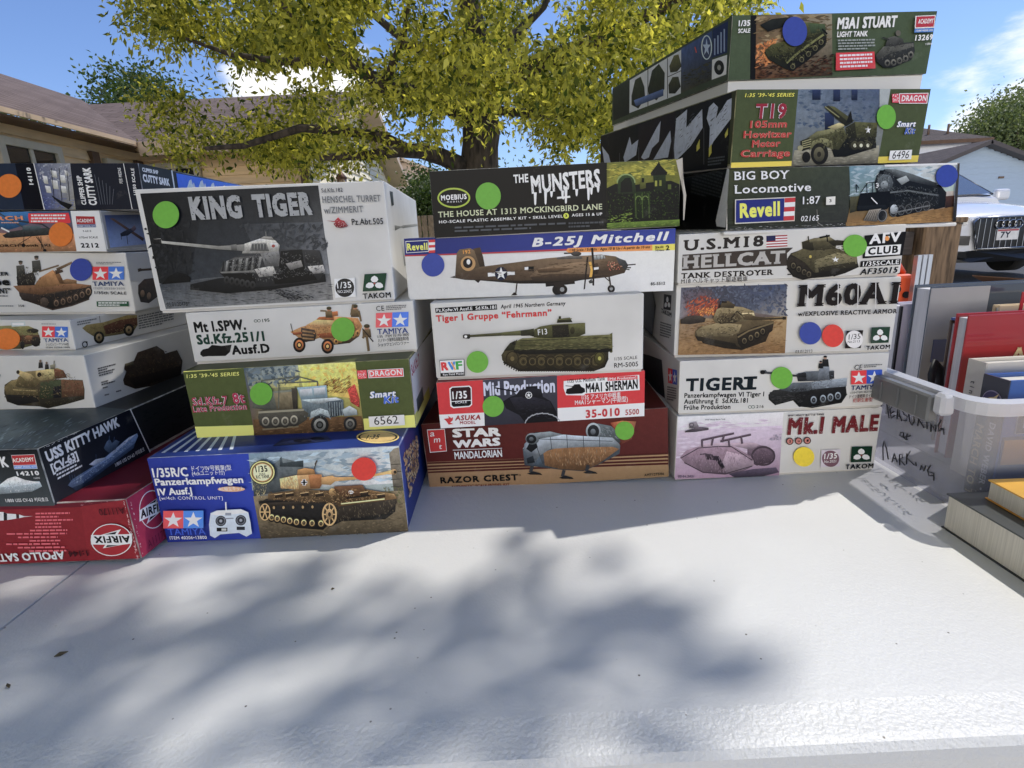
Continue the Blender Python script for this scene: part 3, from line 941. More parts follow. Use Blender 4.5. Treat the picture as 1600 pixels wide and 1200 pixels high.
class Print:
    """Artwork printed on one face of a carton; coordinates are read off the flattened photograph."""
    def __init__(self, box, face, quad, white=(200, 197, 190)):
        self.box, self.face = box, face
        W, H, D = box['w'], box['h'], box['d']
        self.U, self.V = {'F': (W, H), 'R': (D, H), 'L': (D, H), 'T': (W, D)}[face]
        self.h = homography(quad, [(0, self.V), (self.U, self.V), (self.U, 0), (0, 0)])
        self.k = 0.78 / np.array(lin(white)).mean()
        self.wl = np.array(lin(white)) / np.array(lin(white)).mean()
        self.fr = (0, 0, 1)
        self.parts = {}
        self.cur = None
        self.layer = 18e-5
        self.rng = np.random.default_rng(len(quad) + int(abs(quad[0][0] * 7)))

    def frame(self, ox, oy, s):
        self.fr = (ox, oy, s)
        return self

    def part(self, name, label=None):
        self.cur = self.parts.setdefault(name, dict(v=[], f=[], c=[], label=label))
        return self

    def uv(self, pts):
        p = np.asarray(pts, float)
        ox, oy, s = self.fr
        x, y = ox + p[:, 0] / s, oy + p[:, 1] / s
        q = np.stack([x, y, np.ones(len(x))], 0)
        r = self.h @ q
        return np.stack([r[0] / r[2], r[1] / r[2]], 1)

    def ink(self, c, mott=0.0):
        c = np.clip(np.array(lin(c)) * self.k / self.wl, 0, None)
        c = 0.78 * (c / 0.78) ** 1.42                     # printing ink on card is denser than it looks in the open shade
        c = c * 0.81 + 0.19 * c.mean()
        return tuple(np.clip(c, 0.003, 0.86)) + (mott,)

    def _emit(self, uv, faces, cols, dl=1e-5):
        self.layer += dl
        c = self.cur
        b = len(c['v'])
        e = self.layer
        W, H, D = self.box['w'], self.box['h'], self.box['d']
        uv = np.stack([np.clip(uv[:, 0], 2e-4, self.U - 2e-4), np.clip(uv[:, 1], 2e-4, self.V - 2e-4)], 1)
        for u, v in uv:
            if self.face == 'F': c['v'].append((u - W / 2, -e + v * self.box['slant'], v))
            elif self.face == 'R': c['v'].append((W / 2 + e, u, v))
            elif self.face == 'L': c['v'].append((-W / 2 - e, D - u, v))
            else: c['v'].append((u - W / 2, v, H + e))
        for f in faces:
            c['f'].append(tuple(i + b for i in f))
        c['c'].extend(cols)

    def poly(self, pts, col, m=0.0):
        """Filled outline; col is one colour or one colour per corner."""
        uv = self.uv(pts)
        a = uv
        area = 0.5 * np.sum(a[:, 0] * np.roll(a[:, 1], -1) - np.roll(a[:, 0], -1) * a[:, 1])
        n = len(pts)
        if isinstance(col[0], (tuple, list)):
            cols = [self.ink(x, m) for x in col]
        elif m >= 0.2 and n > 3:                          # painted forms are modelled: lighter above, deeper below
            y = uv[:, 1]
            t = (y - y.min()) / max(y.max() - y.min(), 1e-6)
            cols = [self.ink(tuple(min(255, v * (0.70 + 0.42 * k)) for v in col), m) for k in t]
        else:
            cols = [self.ink(col, m)] * n
        if area < 0:
            uv, cols = uv[::-1], cols[::-1]
        self._emit(uv, [tuple(range(n))], [cols])
        return self

    def rect(self, x0, y0, x1, y1, col, m=0.0):
        return self.poly([(x0, y0), (x1, y0), (x1, y1), (x0, y1)], col, m)

    def ell(self, cx, cy, rx, ry, col, m=0.0, n=28, rot=0.0, a0=0, a1=360):
        pts = []
        for k in range(n if a1 - a0 >= 360 else n + 1):
            a = rad(a0 + (a1 - a0) * k / n)
            x, y = rx * math.cos(a), ry * math.sin(a)
            pts.append((cx + x * math.cos(rot) - y * math.sin(rot), cy + x * math.sin(rot) + y * math.cos(rot)))
        return self.poly(pts, col, m)

    def line(self, pts, w, col, m=0.0):
        """A stroke of width w along a polyline."""
        for (x0, y0), (x1, y1) in zip(pts, pts[1:]):
            d = math.hypot(x1 - x0, y1 - y0) or 1
            ex, ey = (x1 - x0) / d * w * 0.2, (y1 - y0) / d * w * 0.2
            nx, ny = -(y1 - y0) / d * w / 2, (x1 - x0) / d * w / 2
            self.poly([(x0 - ex + nx, y0 - ey + ny), (x1 + ex + nx, y1 + ey + ny), (x1 + ex - nx, y1 + ey - ny), (x0 - ex - nx, y0 - ey - ny)], col, m)
        return self

    def ring(self, cx, cy, rx, ry, w, col, n=30):
        uv, faces = [], []
        for k in range(n):
            a = 2 * math.pi * k / n
            uv += [(cx + rx * math.cos(a), cy + ry * math.sin(a)), (cx + (rx - w) * math.cos(a), cy + (ry - w) * math.sin(a))]
        for k in range(n):
            j = (k + 1) % n
            faces.append((2 * k + 1, 2 * j + 1, 2 * j, 2 * k))
        ic = self.ink(col)
        self._emit(self.uv(uv), faces, [[ic] * 4] * n)
        return self

    def strokes(self, pts, n, cols, ln, wd, ang=(0, 180), m=0.0, seed=1):
        """Short brush marks scattered inside an outline, as in a painted picture."""
        r = random.Random(seed * 77 + n)
        xs, ys = [p[0] for p in pts], [p[1] for p in pts]
        done = tries = 0
        n, ln, wd = int(n * 2), ln * 0.6, wd * 0.6
        mean = [sum(c[i] for c in cols) / len(cols) for i in range(3)]
        cols = [tuple(v * 0.45 + w * 0.55 for v, w in zip(c, mean)) for c in cols]
        while done < n and tries < n * 30:
            tries += 1
            x, y = r.uniform(min(xs), max(xs)), r.uniform(min(ys), max(ys))
            if not inside([x], [y], pts)[0]: continue
            done += 1
            a = rad(r.uniform(*ang)); l = ln * r.uniform(.5, 1.3) / 2; w = wd * r.uniform(.5, 1.3) / 2
            dx, dy = math.cos(a) * l, math.sin(a) * l
            nx, ny = -math.sin(a) * w, math.cos(a) * w
            c = r.choice(cols)
            uv = self.uv([(x - dx, y - dy), (x + nx, y + ny), (x + dx, y + dy), (x - nx, y - ny)])
            s = uv
            if 0.5 * np.sum(s[:, 0] * np.roll(s[:, 1], -1) - np.roll(s[:, 0], -1) * s[:, 1]) < 0: uv = uv[::-1]
            ic = self.ink(c, m)
            self._emit(uv, [(0, 1, 2, 3)], [[ic] * 4], 2.5e-6)
        return self

    def text(self, s, p0, p1, h, col, bold=0.0, space=1.0, shear=0.0, serif=0.0, m=0.0, outline=None, ow=0.03):
        """A line of lettering fitted between two baseline points, h tall."""
        if outline is not None:
            self.text(s, p0, p1, h, outline, bold + ow, space * (1 + 3 * bold) / (1 + 3 * (bold + ow)), shear, serif, m)
        v, f = glyphs(s, space * (1 + 3 * bold), shear)
        if not len(v): return self
        v = v.copy()
        if serif:
            v, f = add_serifs(v, f, serif)
        a, b = self.uv([p0, p1])
        d = b - a
        L = np.linalg.norm(d)
        d = d / L
        up = np.array([-d[1], d[0]])
        # local size of h in metres, measured across the baseline
        mid = ((p0[0] + p1[0]) / 2, (p0[1] + p1[1]) / 2)
        dx, dy = p1[0] - p0[0], p1[1] - p0[1]
        l2 = math.hypot(dx, dy)
        n_ = (dy / l2 * h, -dx / l2 * h)
        t_ = self.uv([mid, (mid[0] + n_[0], mid[1] + n_[1])])
        hh = abs(np.dot(t_[1] - t_[0], up))
        ic = self.ink(col, m)
        cc = [[ic] * len(q) for q in f]
        wmax = v[:, 0].max()
        bx = bold
        for sx, sy in (((-1, -1), (1, -1), (1, 1), (-1, 1), (0, 0)) if bold else ((0, 0),)):
            # heavier weights are struck several times round the stroke centre
            x = (v[:, 0] + bx * (1 + sx)) / (wmax + 2 * bx) * L
            y = (v[:, 1] + bx * (1 + sy * 0.9)) / (1 + 2 * bx) * hh
            self._emit(a + x[:, None] * d + y[:, None] * up, f, cc, 3e-6)
        return self

    def finish(self):
        for name, c in self.parts.items():
            if not c['f']: continue
            me = bpy.data.meshes.new(name)
            me.from_pydata(c['v'], [], c['f'])
            ca = me.color_attributes.new('Ink', 'FLOAT_COLOR', 'CORNER')
            ca.data.foreach_set('color', np.array([x for f in c['c'] for x in f], np.float32).ravel())
            me.update()
            o = link(name, me, M_INK, self.box)
            if c['label']: o['label'] = c['label']


def add_serifs(v, f, size):
    """Slab serifs on every short flat stroke end at the baseline, x-height and cap line."""
    v = [tuple(p) for p in v]
    f = list(f)
    cnt = {}
    for q in f:
        for i in range(len(q)):
            e = tuple(sorted((q[i], q[(i + 1) % len(q)])))
            cnt[e] = cnt.get(e, 0) + 1
    ys = [p[1] for p in v]
    for (i, j), c in cnt.items():
        if c != 1: continue
        (x0, y0), (x1, y1) = v[i], v[j]
        if abs(y0 - y1) > 0.01: continue
        w = abs(x1 - x0)
        if not 0.06 < w < 0.34: continue
        a, b = min(x0, x1) - size, max(x0, x1) + size
        if abs(y0) < 0.03: lo, hi = y0, y0 + size * 0.8
        elif abs(y0 - 1) < 0.05 or abs(y0 - 0.75) < 0.06: lo, hi = y0 - size * 0.8, y0
        else: continue
        k = len(v)
        v += [(a, lo), (b, lo), (b, hi), (a, hi)]
        f.append((k, k + 1, k + 2, k + 3))
    return np.array(v), f


STICK = {k: mat(k + '_sticker', lin(c), rough=0.55, noise=0.06, nscale=300) for k, c in
         dict(green=(108, 178, 58), blue=(44, 66, 160), red=(226, 62, 52), orange=(232, 126, 50), yellow=(250, 222, 66)).items()}


def sticker(pr, col, x, y, rx, ry, lift=0.0004, label=None):
    """A round paper dot stuck on a printed face; it has its own thickness."""
    n = 40
    pts = [(x + rx * math.cos(2 * math.pi * k / n), y + ry * math.sin(2 * math.pi * k / n)) for k in range(n)]
    uv = pr.uv(pts)
    uv = np.stack([np.clip(uv[:, 0], 2e-4, pr.U - 2e-4), np.clip(uv[:, 1], 2e-4, pr.V - 2e-4)], 1)
    W, H, D = pr.box['w'], pr.box['h'], pr.box['d']
    e0, e1 = pr.layer + 5e-5, pr.layer + 5e-5 + lift
    def P(u, v, e): return (u - W / 2, -e + v * pr.box['slant'], v)
    vs = [P(u, v, e0) for u, v in uv] + [P(u, v, e1) for u, v in uv]
    if 0.5 * np.sum(uv[:, 0] * np.roll(uv[:, 1], -1) - np.roll(uv[:, 0], -1) * uv[:, 1]) > 0:
        fs = [tuple(range(n, 2 * n))] + [(k, (k + 1) % n, n + (k + 1) % n, n + k) for k in range(n)]
    else:
        fs = [tuple(range(2 * n - 1, n - 1, -1))] + [(k, n + k, n + (k + 1) % n, (k + 1) % n) for k in range(n)]
    o = pyobj('price_sticker', vs, fs, STICK[col], pr.box)
    o['label'] = label or f'round {col} price dot'
    return o


def carton(base, edge=(0.62, 0.60, 0.56), rough=0.45):
    m = mat('carton_card', base, rough=rough, spec=0.2, noise=0.10, nscale=14)
    e = mat('worn_card_edge', edge, rough=0.8, noise=0.45, nscale=70, color2=tuple(0.35 * a + 0.65 * b for a, b in zip(edge, base)), lo=0.42, hi=0.58)
    return [m, e]


WHITE = (0.70, 0.69, 0.665)
RAWCARD = mat('raw_card', (0.60, 0.57, 0.52), rough=0.85, noise=0.12, nscale=20)


def kit_box(place, label, base=WHITE, edge=(0.74, 0.73, 0.70), tray=True, group='stacked kit boxes', slant=0.0):
    x, y, z, yaw, tilt, roll, w, h, d = place
    me = bpy.data.meshes.new('kit_box')
    bm = box_bm(-w / 2, w / 2, 0, d, 0.0 if not tray else 0.0025, h, bevel=0.0011, seg=2)
    for f in bm.faces:
        n = f.normal
        if max(abs(n.x), abs(n.y), abs(n.z)) < 0.995 and f.calc_area() < 0.004:
            f.material_index = 1
    bmesh.ops.recalc_face_normals(bm, faces=bm.faces)
    bm.normal_update()
    for f in bm.faces:
        f.material_index = 1 if max(abs(c) for c in f.normal) < 0.99 else 0
    for v in bm.verts:                                  # a pushed-in front leans back
        if v.co.y < 0.01: v.co.y += slant * v.co.z
    bm.to_mesh(me); bm.free()
    o = bpy.data.objects.new('kit_box', me)
    COL.objects.link(o)
    for m in carton(base, edge): me.materials.append(m)
    o.matrix_world = Matrix.Translation((x, y, z + CAM_Z)) @ Matrix.Rotation(yaw, 4, 'Z') @ Matrix.Rotation(tilt, 4, 'X') @ Matrix.Rotation(roll, 4, 'Y')
    o['w'], o['h'], o['d'], o['slant'] = w, h, d, slant
    tag(o, label, 'model kit box', group)
    if tray:
        obj('tray', box_bm(-w / 2 + 0.0015, w / 2 - 0.0015, 0.0015, d - 0.0015, 0.0, 0.0024), RAWCARD, o)
    return o


def stars_logo(p, x0, y0, x1, y1, sk=0.0, part='maker_logo', word=True, wx=None, red=(214, 44, 56), blue=(44, 100, 178)):
    """Red and blue squares with white stars; sk is the rise of the right side."""
    p.part(part)
    mx_ = (x0 + x1) / 2
    def Y(x, y): return y + sk * (x - x0) / (x1 - x0)
    p.poly([(x0, Y(x0, y0)), (mx_, Y(mx_, y0)), (mx_, Y(mx_, y1)), (x0, Y(x0, y1))], red)
    p.poly([(mx_, Y(mx_, y0)), (x1, Y(x1, y0)), (x1, Y(x1, y1)), (mx_, Y(mx_, y1))], blue)
    for cx in ((x0 + mx_) / 2, (mx_ + x1) / 2):
        star(p, cx, Y(cx, (y0 + y1) / 2 + (y1 - y0) * .04), (mx_ - x0) * 0.47, (y1 - y0) * 0.47, (240, 240, 236))
    return p


def star(p, cx, cy, rx, ry, col, rot=0.0):
    pts = []
    for k in range(10):
        a = -math.pi / 2 + k * math.pi / 5 + rot
        q = 1.0 if k % 2 == 0 else 0.4
        pts.append((cx + rx * q * math.cos(a), cy + ry * q * math.sin(a)))
    p.poly(pts, col)


def fine_print(p, x0, y0, x1, y1, rows, col, rise=0.0, seed=1):
    """Rows of text too small to read: short dashes of word length."""
    r = random.Random(seed)
    for k in range(rows):
        y = y0 + (y1 - y0) * (k + 0.5) / rows
        hgt = (y1 - y0) / rows * 0.26
        x = x0
        end = x1 if k < rows - 1 else x0 + (x1 - x0) * r.uniform(.5, .9)
        while x < end:
            w = min(end - x, r.uniform(.04, .13) * (x1 - x0))
            yy = y + rise * (x - x0) / (x1 - x0)
            p.poly([(x, yy - hgt), (x + w, yy - hgt + rise * w / (x1 - x0)), (x + w, yy + hgt + rise * w / (x1 - x0)), (x, yy + hgt)], col)
            x += w + 0.018 * (x1 - x0)


def clover_logo(p, x0, y0, x1, y1, sk=0.0, word=True, green=(28, 74, 52), part='maker_logo'):
    """Green square with three pale heart shaped petals, the maker's word under it."""
    p.part(part)
    w, h = x1 - x0, y1 - y0
    def Y(x, y): return y + sk * (x - x0) / w
    p.poly([(x0 + w * .04, Y(x0, y0)), (x1 + w * .06, Y(x1, y0)), (x1 - w * .04, Y(x1, y1)), (x0 - w * .04, Y(x0, y1))], green)
    cx, cy = (x0 + x1) / 2, Y((x0 + x1) / 2, y0 + h * .56)
    for k in range(3):
        a = -math.pi / 2 + k * 2 * math.pi / 3
        ux, uy = math.cos(a), math.sin(a)
        vx, vy = -uy, ux
        pts = [(0.06, 0), (.10, .12), (.24, .19), (.40, .14), (.50, 0), (.40, -.14), (.24, -.19), (.10, -.12)]
        p.poly([(cx + (ux * l + vx * s) * w * .92, cy + (uy * l + vy * s) * h * .88) for l, s in pts], (232, 232, 226))
    star(p, cx, cy, w * .09, h * .09, (150, 70, 60))
    return p


def wheels(p, pts, rx, ry, tyre, rim, hub):
    for x, y in pts:
        p.ell(x, y, rx, ry, tyre, 0.2, 20)
        p.ell(x, y, rx * .68, ry * .68, rim, 0.2, 18)
        p.ell(x, y, rx * .42, ry * .42, tyre, 0.2, 14)
        p.ell(x, y, rx * .24, ry * .24, hub, 0.1, 12)

# ------------------------------------------------------------------ the kit boxes, stack by stack
A = (200, 260, 3.3333); B = (270, 460, 3.902); C_ = (220, 640, 3.478); Dz = (640, 230, 3.478)
E_ = (650, 450, 3.902); Fz = (640, 570, 3.81); G = (930, 0, 2.807); Hz = (1040, 230, 3.404)
I_ = (1010, 420, 3.81); J = (1020, 540, 4.0); K_ = (0, 230, 6.6667); L_ = (0, 380, 5.3333); M_ = (0, 530, 5.3333); N_ = (0, 640, 5.0)
BLK, WHT = (28, 27, 28), (232, 230, 224)

# ---- first stack from the middle left: four boxes
kb = kit_box((-0.2379, 0.5778, -0.06, 0.0663, 0.0109, 0.0066, 0.2391, 0.1207, 0.36),
             'large white kit box with a grey painting of a tank on snow')
p = Print(kb, 'F', [(209, 295.4), (599, 282.5), (618.5, 471.5), (251.6, 489.5)], (176, 174, 170)).frame(*A)
p.part('tank_picture')
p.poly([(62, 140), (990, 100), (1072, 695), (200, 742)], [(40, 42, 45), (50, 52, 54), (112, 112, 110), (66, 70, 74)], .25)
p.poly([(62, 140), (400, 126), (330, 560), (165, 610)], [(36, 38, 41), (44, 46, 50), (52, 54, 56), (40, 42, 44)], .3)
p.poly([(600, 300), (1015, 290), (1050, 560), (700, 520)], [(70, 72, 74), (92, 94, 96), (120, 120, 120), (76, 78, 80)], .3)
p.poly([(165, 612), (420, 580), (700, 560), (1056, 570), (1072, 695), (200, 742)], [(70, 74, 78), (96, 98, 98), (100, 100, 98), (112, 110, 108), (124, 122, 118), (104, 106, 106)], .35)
p.strokes([(180, 630), (1060, 590), (1068, 690), (205, 735)], 130, [(58, 60, 62), (134, 132, 128), (92, 92, 90), (44, 46, 48)], 60, 5, (-8, 4), .2, 2)
p.strokes([(80, 300), (330, 300), (340, 560), (170, 590)], 60, [(34, 36, 38), (58, 60, 62), (48, 50, 52)], 60, 30, (0, 180), .2, 3)
p.strokes([(560, 300), (1010, 300), (1040, 430), (780, 420)], 60, [(56, 58, 60), (84, 86, 88), (66, 68, 70)], 60, 26, (0, 180), .2, 4)
p.poly([(215, 572), (260, 548), (310, 560), (332, 578), (330, 600), (180, 612)], (30, 32, 34), .4)
p.poly([(330, 612), (480, 580), (1030, 560), (1035, 600), (760, 640), (520, 660), (330, 640)], (38, 39, 40), .3)
p.poly([(478, 548), (505, 500), (560, 470), (690, 440), (800, 430), (1000, 436), (1012, 470), (1030, 545), (1000, 590), (930, 602), (760, 622), (640, 628), (520, 590)], (66, 66, 66), .35)
p.poly([(478, 548), (505, 500), (560, 474), (690, 462), (700, 520), (660, 552), (560, 560)], [(70, 69, 68), (84, 83, 80), (98, 96, 92), (92, 90, 88), (60, 60, 60), (62, 62, 60), (56, 56, 55)], .3)
for k in range(12):
    x = 492 + k * 17
    p.poly([(x, 556 - k), (x + 9, 555 - k), (x + 16 + k % 3 * 4, 490 - k * 2.2), (x + 8, 494 - k * 2.2)], (124, 122, 116) if k % 2 else (48, 48, 48), .3)
p.poly([(484, 548), (664, 540), (672, 556), (500, 562)], (112, 110, 104), .3)
p.poly([(486, 556), (660, 552), (672, 606), (640, 630), (540, 606)], (30, 30, 30), .3)
p.strokes([(505, 490), (690, 462), (690, 520), (560, 550)], 40, [(140, 138, 132), (50, 50, 50)], 16, 8, (0, 180), .2, 21)
for k in range(6):
    p.ell(520 + k * 27, 590 + k * 5, 15, 20, (66, 65, 63), .2); p.ell(520 + k * 27, 590 + k * 5, 6, 9, (34, 34, 34))
p.poly([(664, 534), (760, 516), (782, 566), (690, 576)], (160, 156, 148), .3)
p.poly([(690, 440), (790, 430), (800, 520), (720, 520)], (118, 116, 112), .35)
p.poly([(800, 440), (910, 432), (930, 560), (830, 590), (790, 520)], (36, 36, 36), .3)
p.poly([(915, 436), (1000, 440), (1014, 480), (1000, 506), (930, 500)], (64, 63, 62), .3)
p.poly([(940, 520), (1020, 512), (1034, 552), (962, 560)], (156, 152, 146), .3)
p.poly([(826, 505), (905, 488), (916, 520), (850, 540)], (130, 126, 120), .3)
p.poly([(760, 560), (960, 545), (990, 590), (860, 606), (770, 612)], (28, 28, 28), .3)
p.poly([(600, 452), (612, 402), (690, 376), (770, 384), (795, 410), (790, 440), (700, 452)], (170, 166, 156), .35)
p.poly([(640, 440), (650, 400), (725, 396), (740, 440)], (120, 118, 112), .4)
for k in range(5): p.rect(650 + k * 16, 404, 660 + k * 16, 434, (86, 86, 84))
p.poly([(742, 398), (782, 400), (792, 430), (748, 432)], (188, 182, 168), .3)
p.ell(762, 414, 9, 8, (140, 70, 58))
p.poly([(690, 376), (712, 364), (752, 366), (768, 384)], (136, 132, 124), .3)
p.line([(724, 366), (722, 340)], 4, (120, 118, 112))
p.poly([(140, 377), (176, 374), (182, 386), (480, 414), (575, 408), (612, 404), (612, 440), (560, 436), (480, 431), (182, 399), (145, 399)], (150, 147, 138), .2)
p.poly([(130, 378), (178, 376), (182, 402), (140, 402)], (36, 36, 38), .2)
p.poly([(540, 408), (570, 404), (574, 436), (544, 434)], (110, 108, 102), .2)
p.strokes([(490, 500), (700, 450), (1000, 450), (1020, 550), (700, 600)], 150, [(140, 137, 130), (36, 36, 36), (80, 80, 78), (112, 110, 106)], 24, 6, (0, 180), .2, 5)
p.strokes([(740, 640), (860, 640), (1000, 690), (860, 700)], 60, [(40, 40, 42), (60, 60, 60)], 30, 7, (0, 30), .2, 6)
p.text('03.01.20475', (214, 726), (322, 722), 20, (28, 28, 28))
p.part('title_lettering')
for t, x0, x1, y0, y1 in (('KING', 330, 606, 280, 270), ('TIGER', 655, 968, 268, 254)):
    p.text(t, (x0 + 12, y0), (x1, y1), 122, (140, 140, 138), .075, .9, outline=(30, 32, 34), ow=.012, m=.12)
p.strokes([(335, 160), (600, 150), (600, 262), (345, 275)], 22, [(58, 60, 62)], 16, 9, (0, 180), 0, 8)
p.strokes([(665, 145), (960, 130), (966, 245), (670, 262)], 26, [(58, 60, 62)], 16, 9, (0, 180), 0, 9)
p.text('Sd.Kfz.182', (1012, 138), (1122, 134), 21, (70, 70, 70), .012)
p.text('HENSCHEL TURRET', (1018, 192), (1318, 184), 34, (112, 112, 110), .03)
p.text('w/ZIMMERIT', (1026, 247), (1228, 240), 34, (112, 112, 110), .03)
p.text('Pz.Abt.505', (1170, 306), (1332, 302), 32, BLK, .022)
p.poly([(1036, 282), (1080, 286), (1098, 266), (1112, 280), (1130, 284), (1150, 312), (1130, 318), (1112, 322), (1088, 318), (1074, 300), (1084, 292)], (150, 40, 52), .2)
p.strokes([(1080, 270), (1140, 290), (1145, 318), (1085, 315)], 16, [WHT], 8, 3, (0, 180), 0, 3)
p.part('maker_logo')
p.poly([(1080, 584), (1186, 578), (1192, 676), (1086, 682)], (206, 200, 188))
p.ell(1135, 630, 49, 48, (58, 56, 54))
p.text('1/35', (1097, 634), (1170, 630), 32, WHT, .02)
p.text('NO.20475', (1100, 658), (1172, 655), 15, WHT)
clover_logo(p, 1232, 560, 1344, 650, -6)
p.text('TAKOM', (1230, 688), (1374, 680), 28, BLK, .035)
sticker(p, 'green', 208, 251, 68, 70)
p.finish()
p = Print(kb, 'R', [(599.5, 281.9), (649.5, 313.1), (659.3, 430.9), (617.9, 471.5)], (176, 174, 170)).frame(*A)
p.part('side_picture')
p.poly([(1388, 306), (1420, 312), (1436, 304), (1436, 322), (1420, 318), (1390, 334)], (120, 118, 110), .3)
p.poly([(1436, 306), (1520, 300), (1524, 312), (1436, 320)], (134, 130, 120), .3)
p.poly([(1362, 128), (1378, 132), (1384, 200), (1372, 206)], (60, 62, 58), .3)
p.poly([(1420, 380), (1470, 370), (1480, 480), (1440, 520)], (150, 150, 146), .3)
p.finish()

kb = kit_box((-0.2162, 0.575, -0.1147, 0.0299, -0.0085, -0.0008, 0.2348, 0.0547, 0.36),
             'slim white kit box showing a tan half track with three soldiers')
p = Print(kb, 'F', [(290.5, 488.7), (644, 470), (654.4, 549.7), (303, 570)], (158, 158, 154)).frame(*B)
p.part('title_lettering')
p.text('Mt l.SPW.', (138, 232), (452, 214), 66, (24, 26, 26), .06, .92)
p.text('Sd.Kfz.251/1', (150, 306), (565, 282), 62, (28, 62, 50), .06, .92)
p.text('Ausf.D', (362, 368), (596, 354), 58, (24, 26, 26), .06, .92)
p.text('195', (552, 168), (596, 164), 20, (30, 60, 50), .03)
p.ring(510, 160, 11, 9, 3, (30, 60, 50)); p.ring(530, 159, 11, 9, 3, (30, 60, 50))
p.poly([(166, 350), (182, 334), (216, 326), (238, 306), (300, 312), (360, 304), (348, 350), (320, 374), (214, 376), (180, 380), (164, 366)], (24, 24, 24))
p.part('vehicle_picture')
tan, brn, drk = (152, 118, 72), (122, 74, 38), (56, 42, 32)
p.poly([(720, 226), (786, 196), (830, 186), (880, 150), (985, 132), (1130, 142), (1158, 190), (1140, 250), (1085, 292), (985, 300), (900, 262), (815, 290), (770, 262)], tan, .3)
p.poly([(786, 200), (868, 214), (880, 246), (870, 280), (806, 288), (784, 250)], (72, 62, 54), .35)
for k in range(3): p.poly([(794, 216 + k * 22), (864, 226 + k * 20), (864, 236 + k * 20), (794, 226 + k * 22)], (128, 104, 70), .2)
p.poly([(815, 186), (880, 150), (985, 150), (975, 190), (880, 206)], (172, 138, 92), .3)
p.poly([(878, 152), (895, 136), (985, 130), (985, 156)], (140, 92, 46), .3)
p.poly([(880, 240), (990, 226), (990, 262), (900, 262)], brn, .3)
p.poly([(730, 230), (790, 226), (790, 240), (740, 246)], brn, .3)
p.poly([(985, 136), (1130, 146), (1152, 186), (1130, 216), (985, 250)], (146, 110, 66), .35)
p.poly([(985, 262), (1140, 220), (1140, 252), (1084, 294), (985, 306)], (80, 66, 46), .3)
for k in range(6): p.ell(1000 + k * 26, 284 - k * 10, 15, 19, (150, 116, 60), .3); 
for k in range(6): p.ell(1000 + k * 26, 284 - k * 10, 6, 8, drk)
wheels(p, [(775, 306), (948, 314)], 38, 46, (40, 36, 34), (150, 100, 48), (190, 140, 76))
p.strokes([(800, 190), (1120, 150), (1140, 240), (900, 260)], 70, [(120, 76, 36), (200, 152, 88), (92, 76, 46), (70, 56, 40)], 20, 7, (0, 180), .2, 4)
p.line([(736, 226), (724, 176)], 4, (60, 50, 40))
skin, uni = (176, 130, 96), (98, 84, 58)
for (x, y, s) in ((956, 88, 1.0), (1112, 76, 1.15), (1186, 196, 1.2)):
    p.poly([(x - 22 * s, y + 12 * s), (x + 18 * s, y + 10 * s), (x + 24 * s, y + 52 * s), (x - 20 * s, y + 52 * s)], uni, .35)
    p.ell(x, y, 13 * s, 14 * s, skin, .2); p.ell(x, y - 5 * s, 15 * s, 10 * s, (74, 68, 48), .2)
p.line([(940, 100), (906, 98)], 9, uni); p.line([(1090, 120), (1100, 60)], 12, uni); p.line([(1136, 100), (1150, 160)], 12, uni)
p.line([(1186, 246), (1200, 340)], 15, uni); p.line([(1172, 246), (1164, 262)], 14, uni); p.line([(1160, 206), (1226, 284)], 7, (50, 40, 34))
p.poly([(975, 104), (1008, 100), (1012, 128), (978, 132)], (150, 100, 52), .2)
stars_logo(p, 1240, 112, 1436, 200, -8)
p.text('TAMIYA', (1252, 240), (1438, 232), 32, (30, 62, 108), .02, serif=.05)
p.text('CE', (1242, 100), (1290, 98), 30, BLK, .0, 1.1)
fine_print(p, 1300, 66, 1420, 96, 3, (90, 90, 90), -6, 3)
p.text('1/35  ITEM 35195•3800', (1254, 262), (1444, 248), 15, (40, 40, 40), .01)
p.text('ハノマーク装甲兵員輸送車D型', (1258, 288), (1444, 274), 18, (40, 40, 40), .01)
p.text('シュッツェンパンツァー', (1258, 314), (1446, 300), 18, (40, 40, 40), .01)
sticker(p, 'green', 1042, 210, 71, 72)
p.finish()

OLV, YLW = (74, 81, 46), (206, 184, 44)
kb = kit_box((-0.217, 0.5448, -0.1881, -0.0079, 0.0122, -0.0065, 0.2294, 0.0734, 0.36),
             'olive and yellow kit box with a half track', (0.075, 0.085, 0.03), (0.55, 0.50, 0.25))
kb['label'] = 'olive and yellow kit box with a grey half track towing truck against yellow smoke'
p = Print(kb, 'F', [(283.3, 580.5), (639, 561), (649, 667.6), (309.7, 685.5)], (150, 150, 146)).frame(*B)
p.part('printed_ground')
p.poly([(56, 470), (1440, 396), (1480, 808), (158, 878)], OLV, .1)
p.poly([(138, 806), (494, 796), (502, 862), (150, 880)], YLW)
p.poly([(1160, 758), (1478, 734), (1486, 808), (1166, 826)], YLW)
p.poly([(58, 462), (200, 440), (440, 440), (440, 450), (58, 476)], (180, 168, 66))
p.part('vehicle_picture')
p.poly([(428, 450), (1112, 408), (1166, 826), (502, 864)], [(70, 82, 92), (190, 168, 74), (92, 74, 44), (96, 78, 52)], .2)
p.poly([(428, 450), (760, 428), (770, 560), (470, 580)], [(62, 76, 86), (120, 126, 118), (176, 150, 70), (120, 120, 100)], .35)
p.poly([(760, 430), (1112, 408), (1140, 640), (800, 600)], [(168, 158, 100), (214, 176, 52), (176, 128, 50), (206, 160, 56)], .35)
p.strokes([(450, 455), (760, 436), (760, 540), (470, 560)], 60, [(48, 60, 68), (92, 104, 108), (134, 138, 128)], 70, 30, (0, 180), .2, 2)
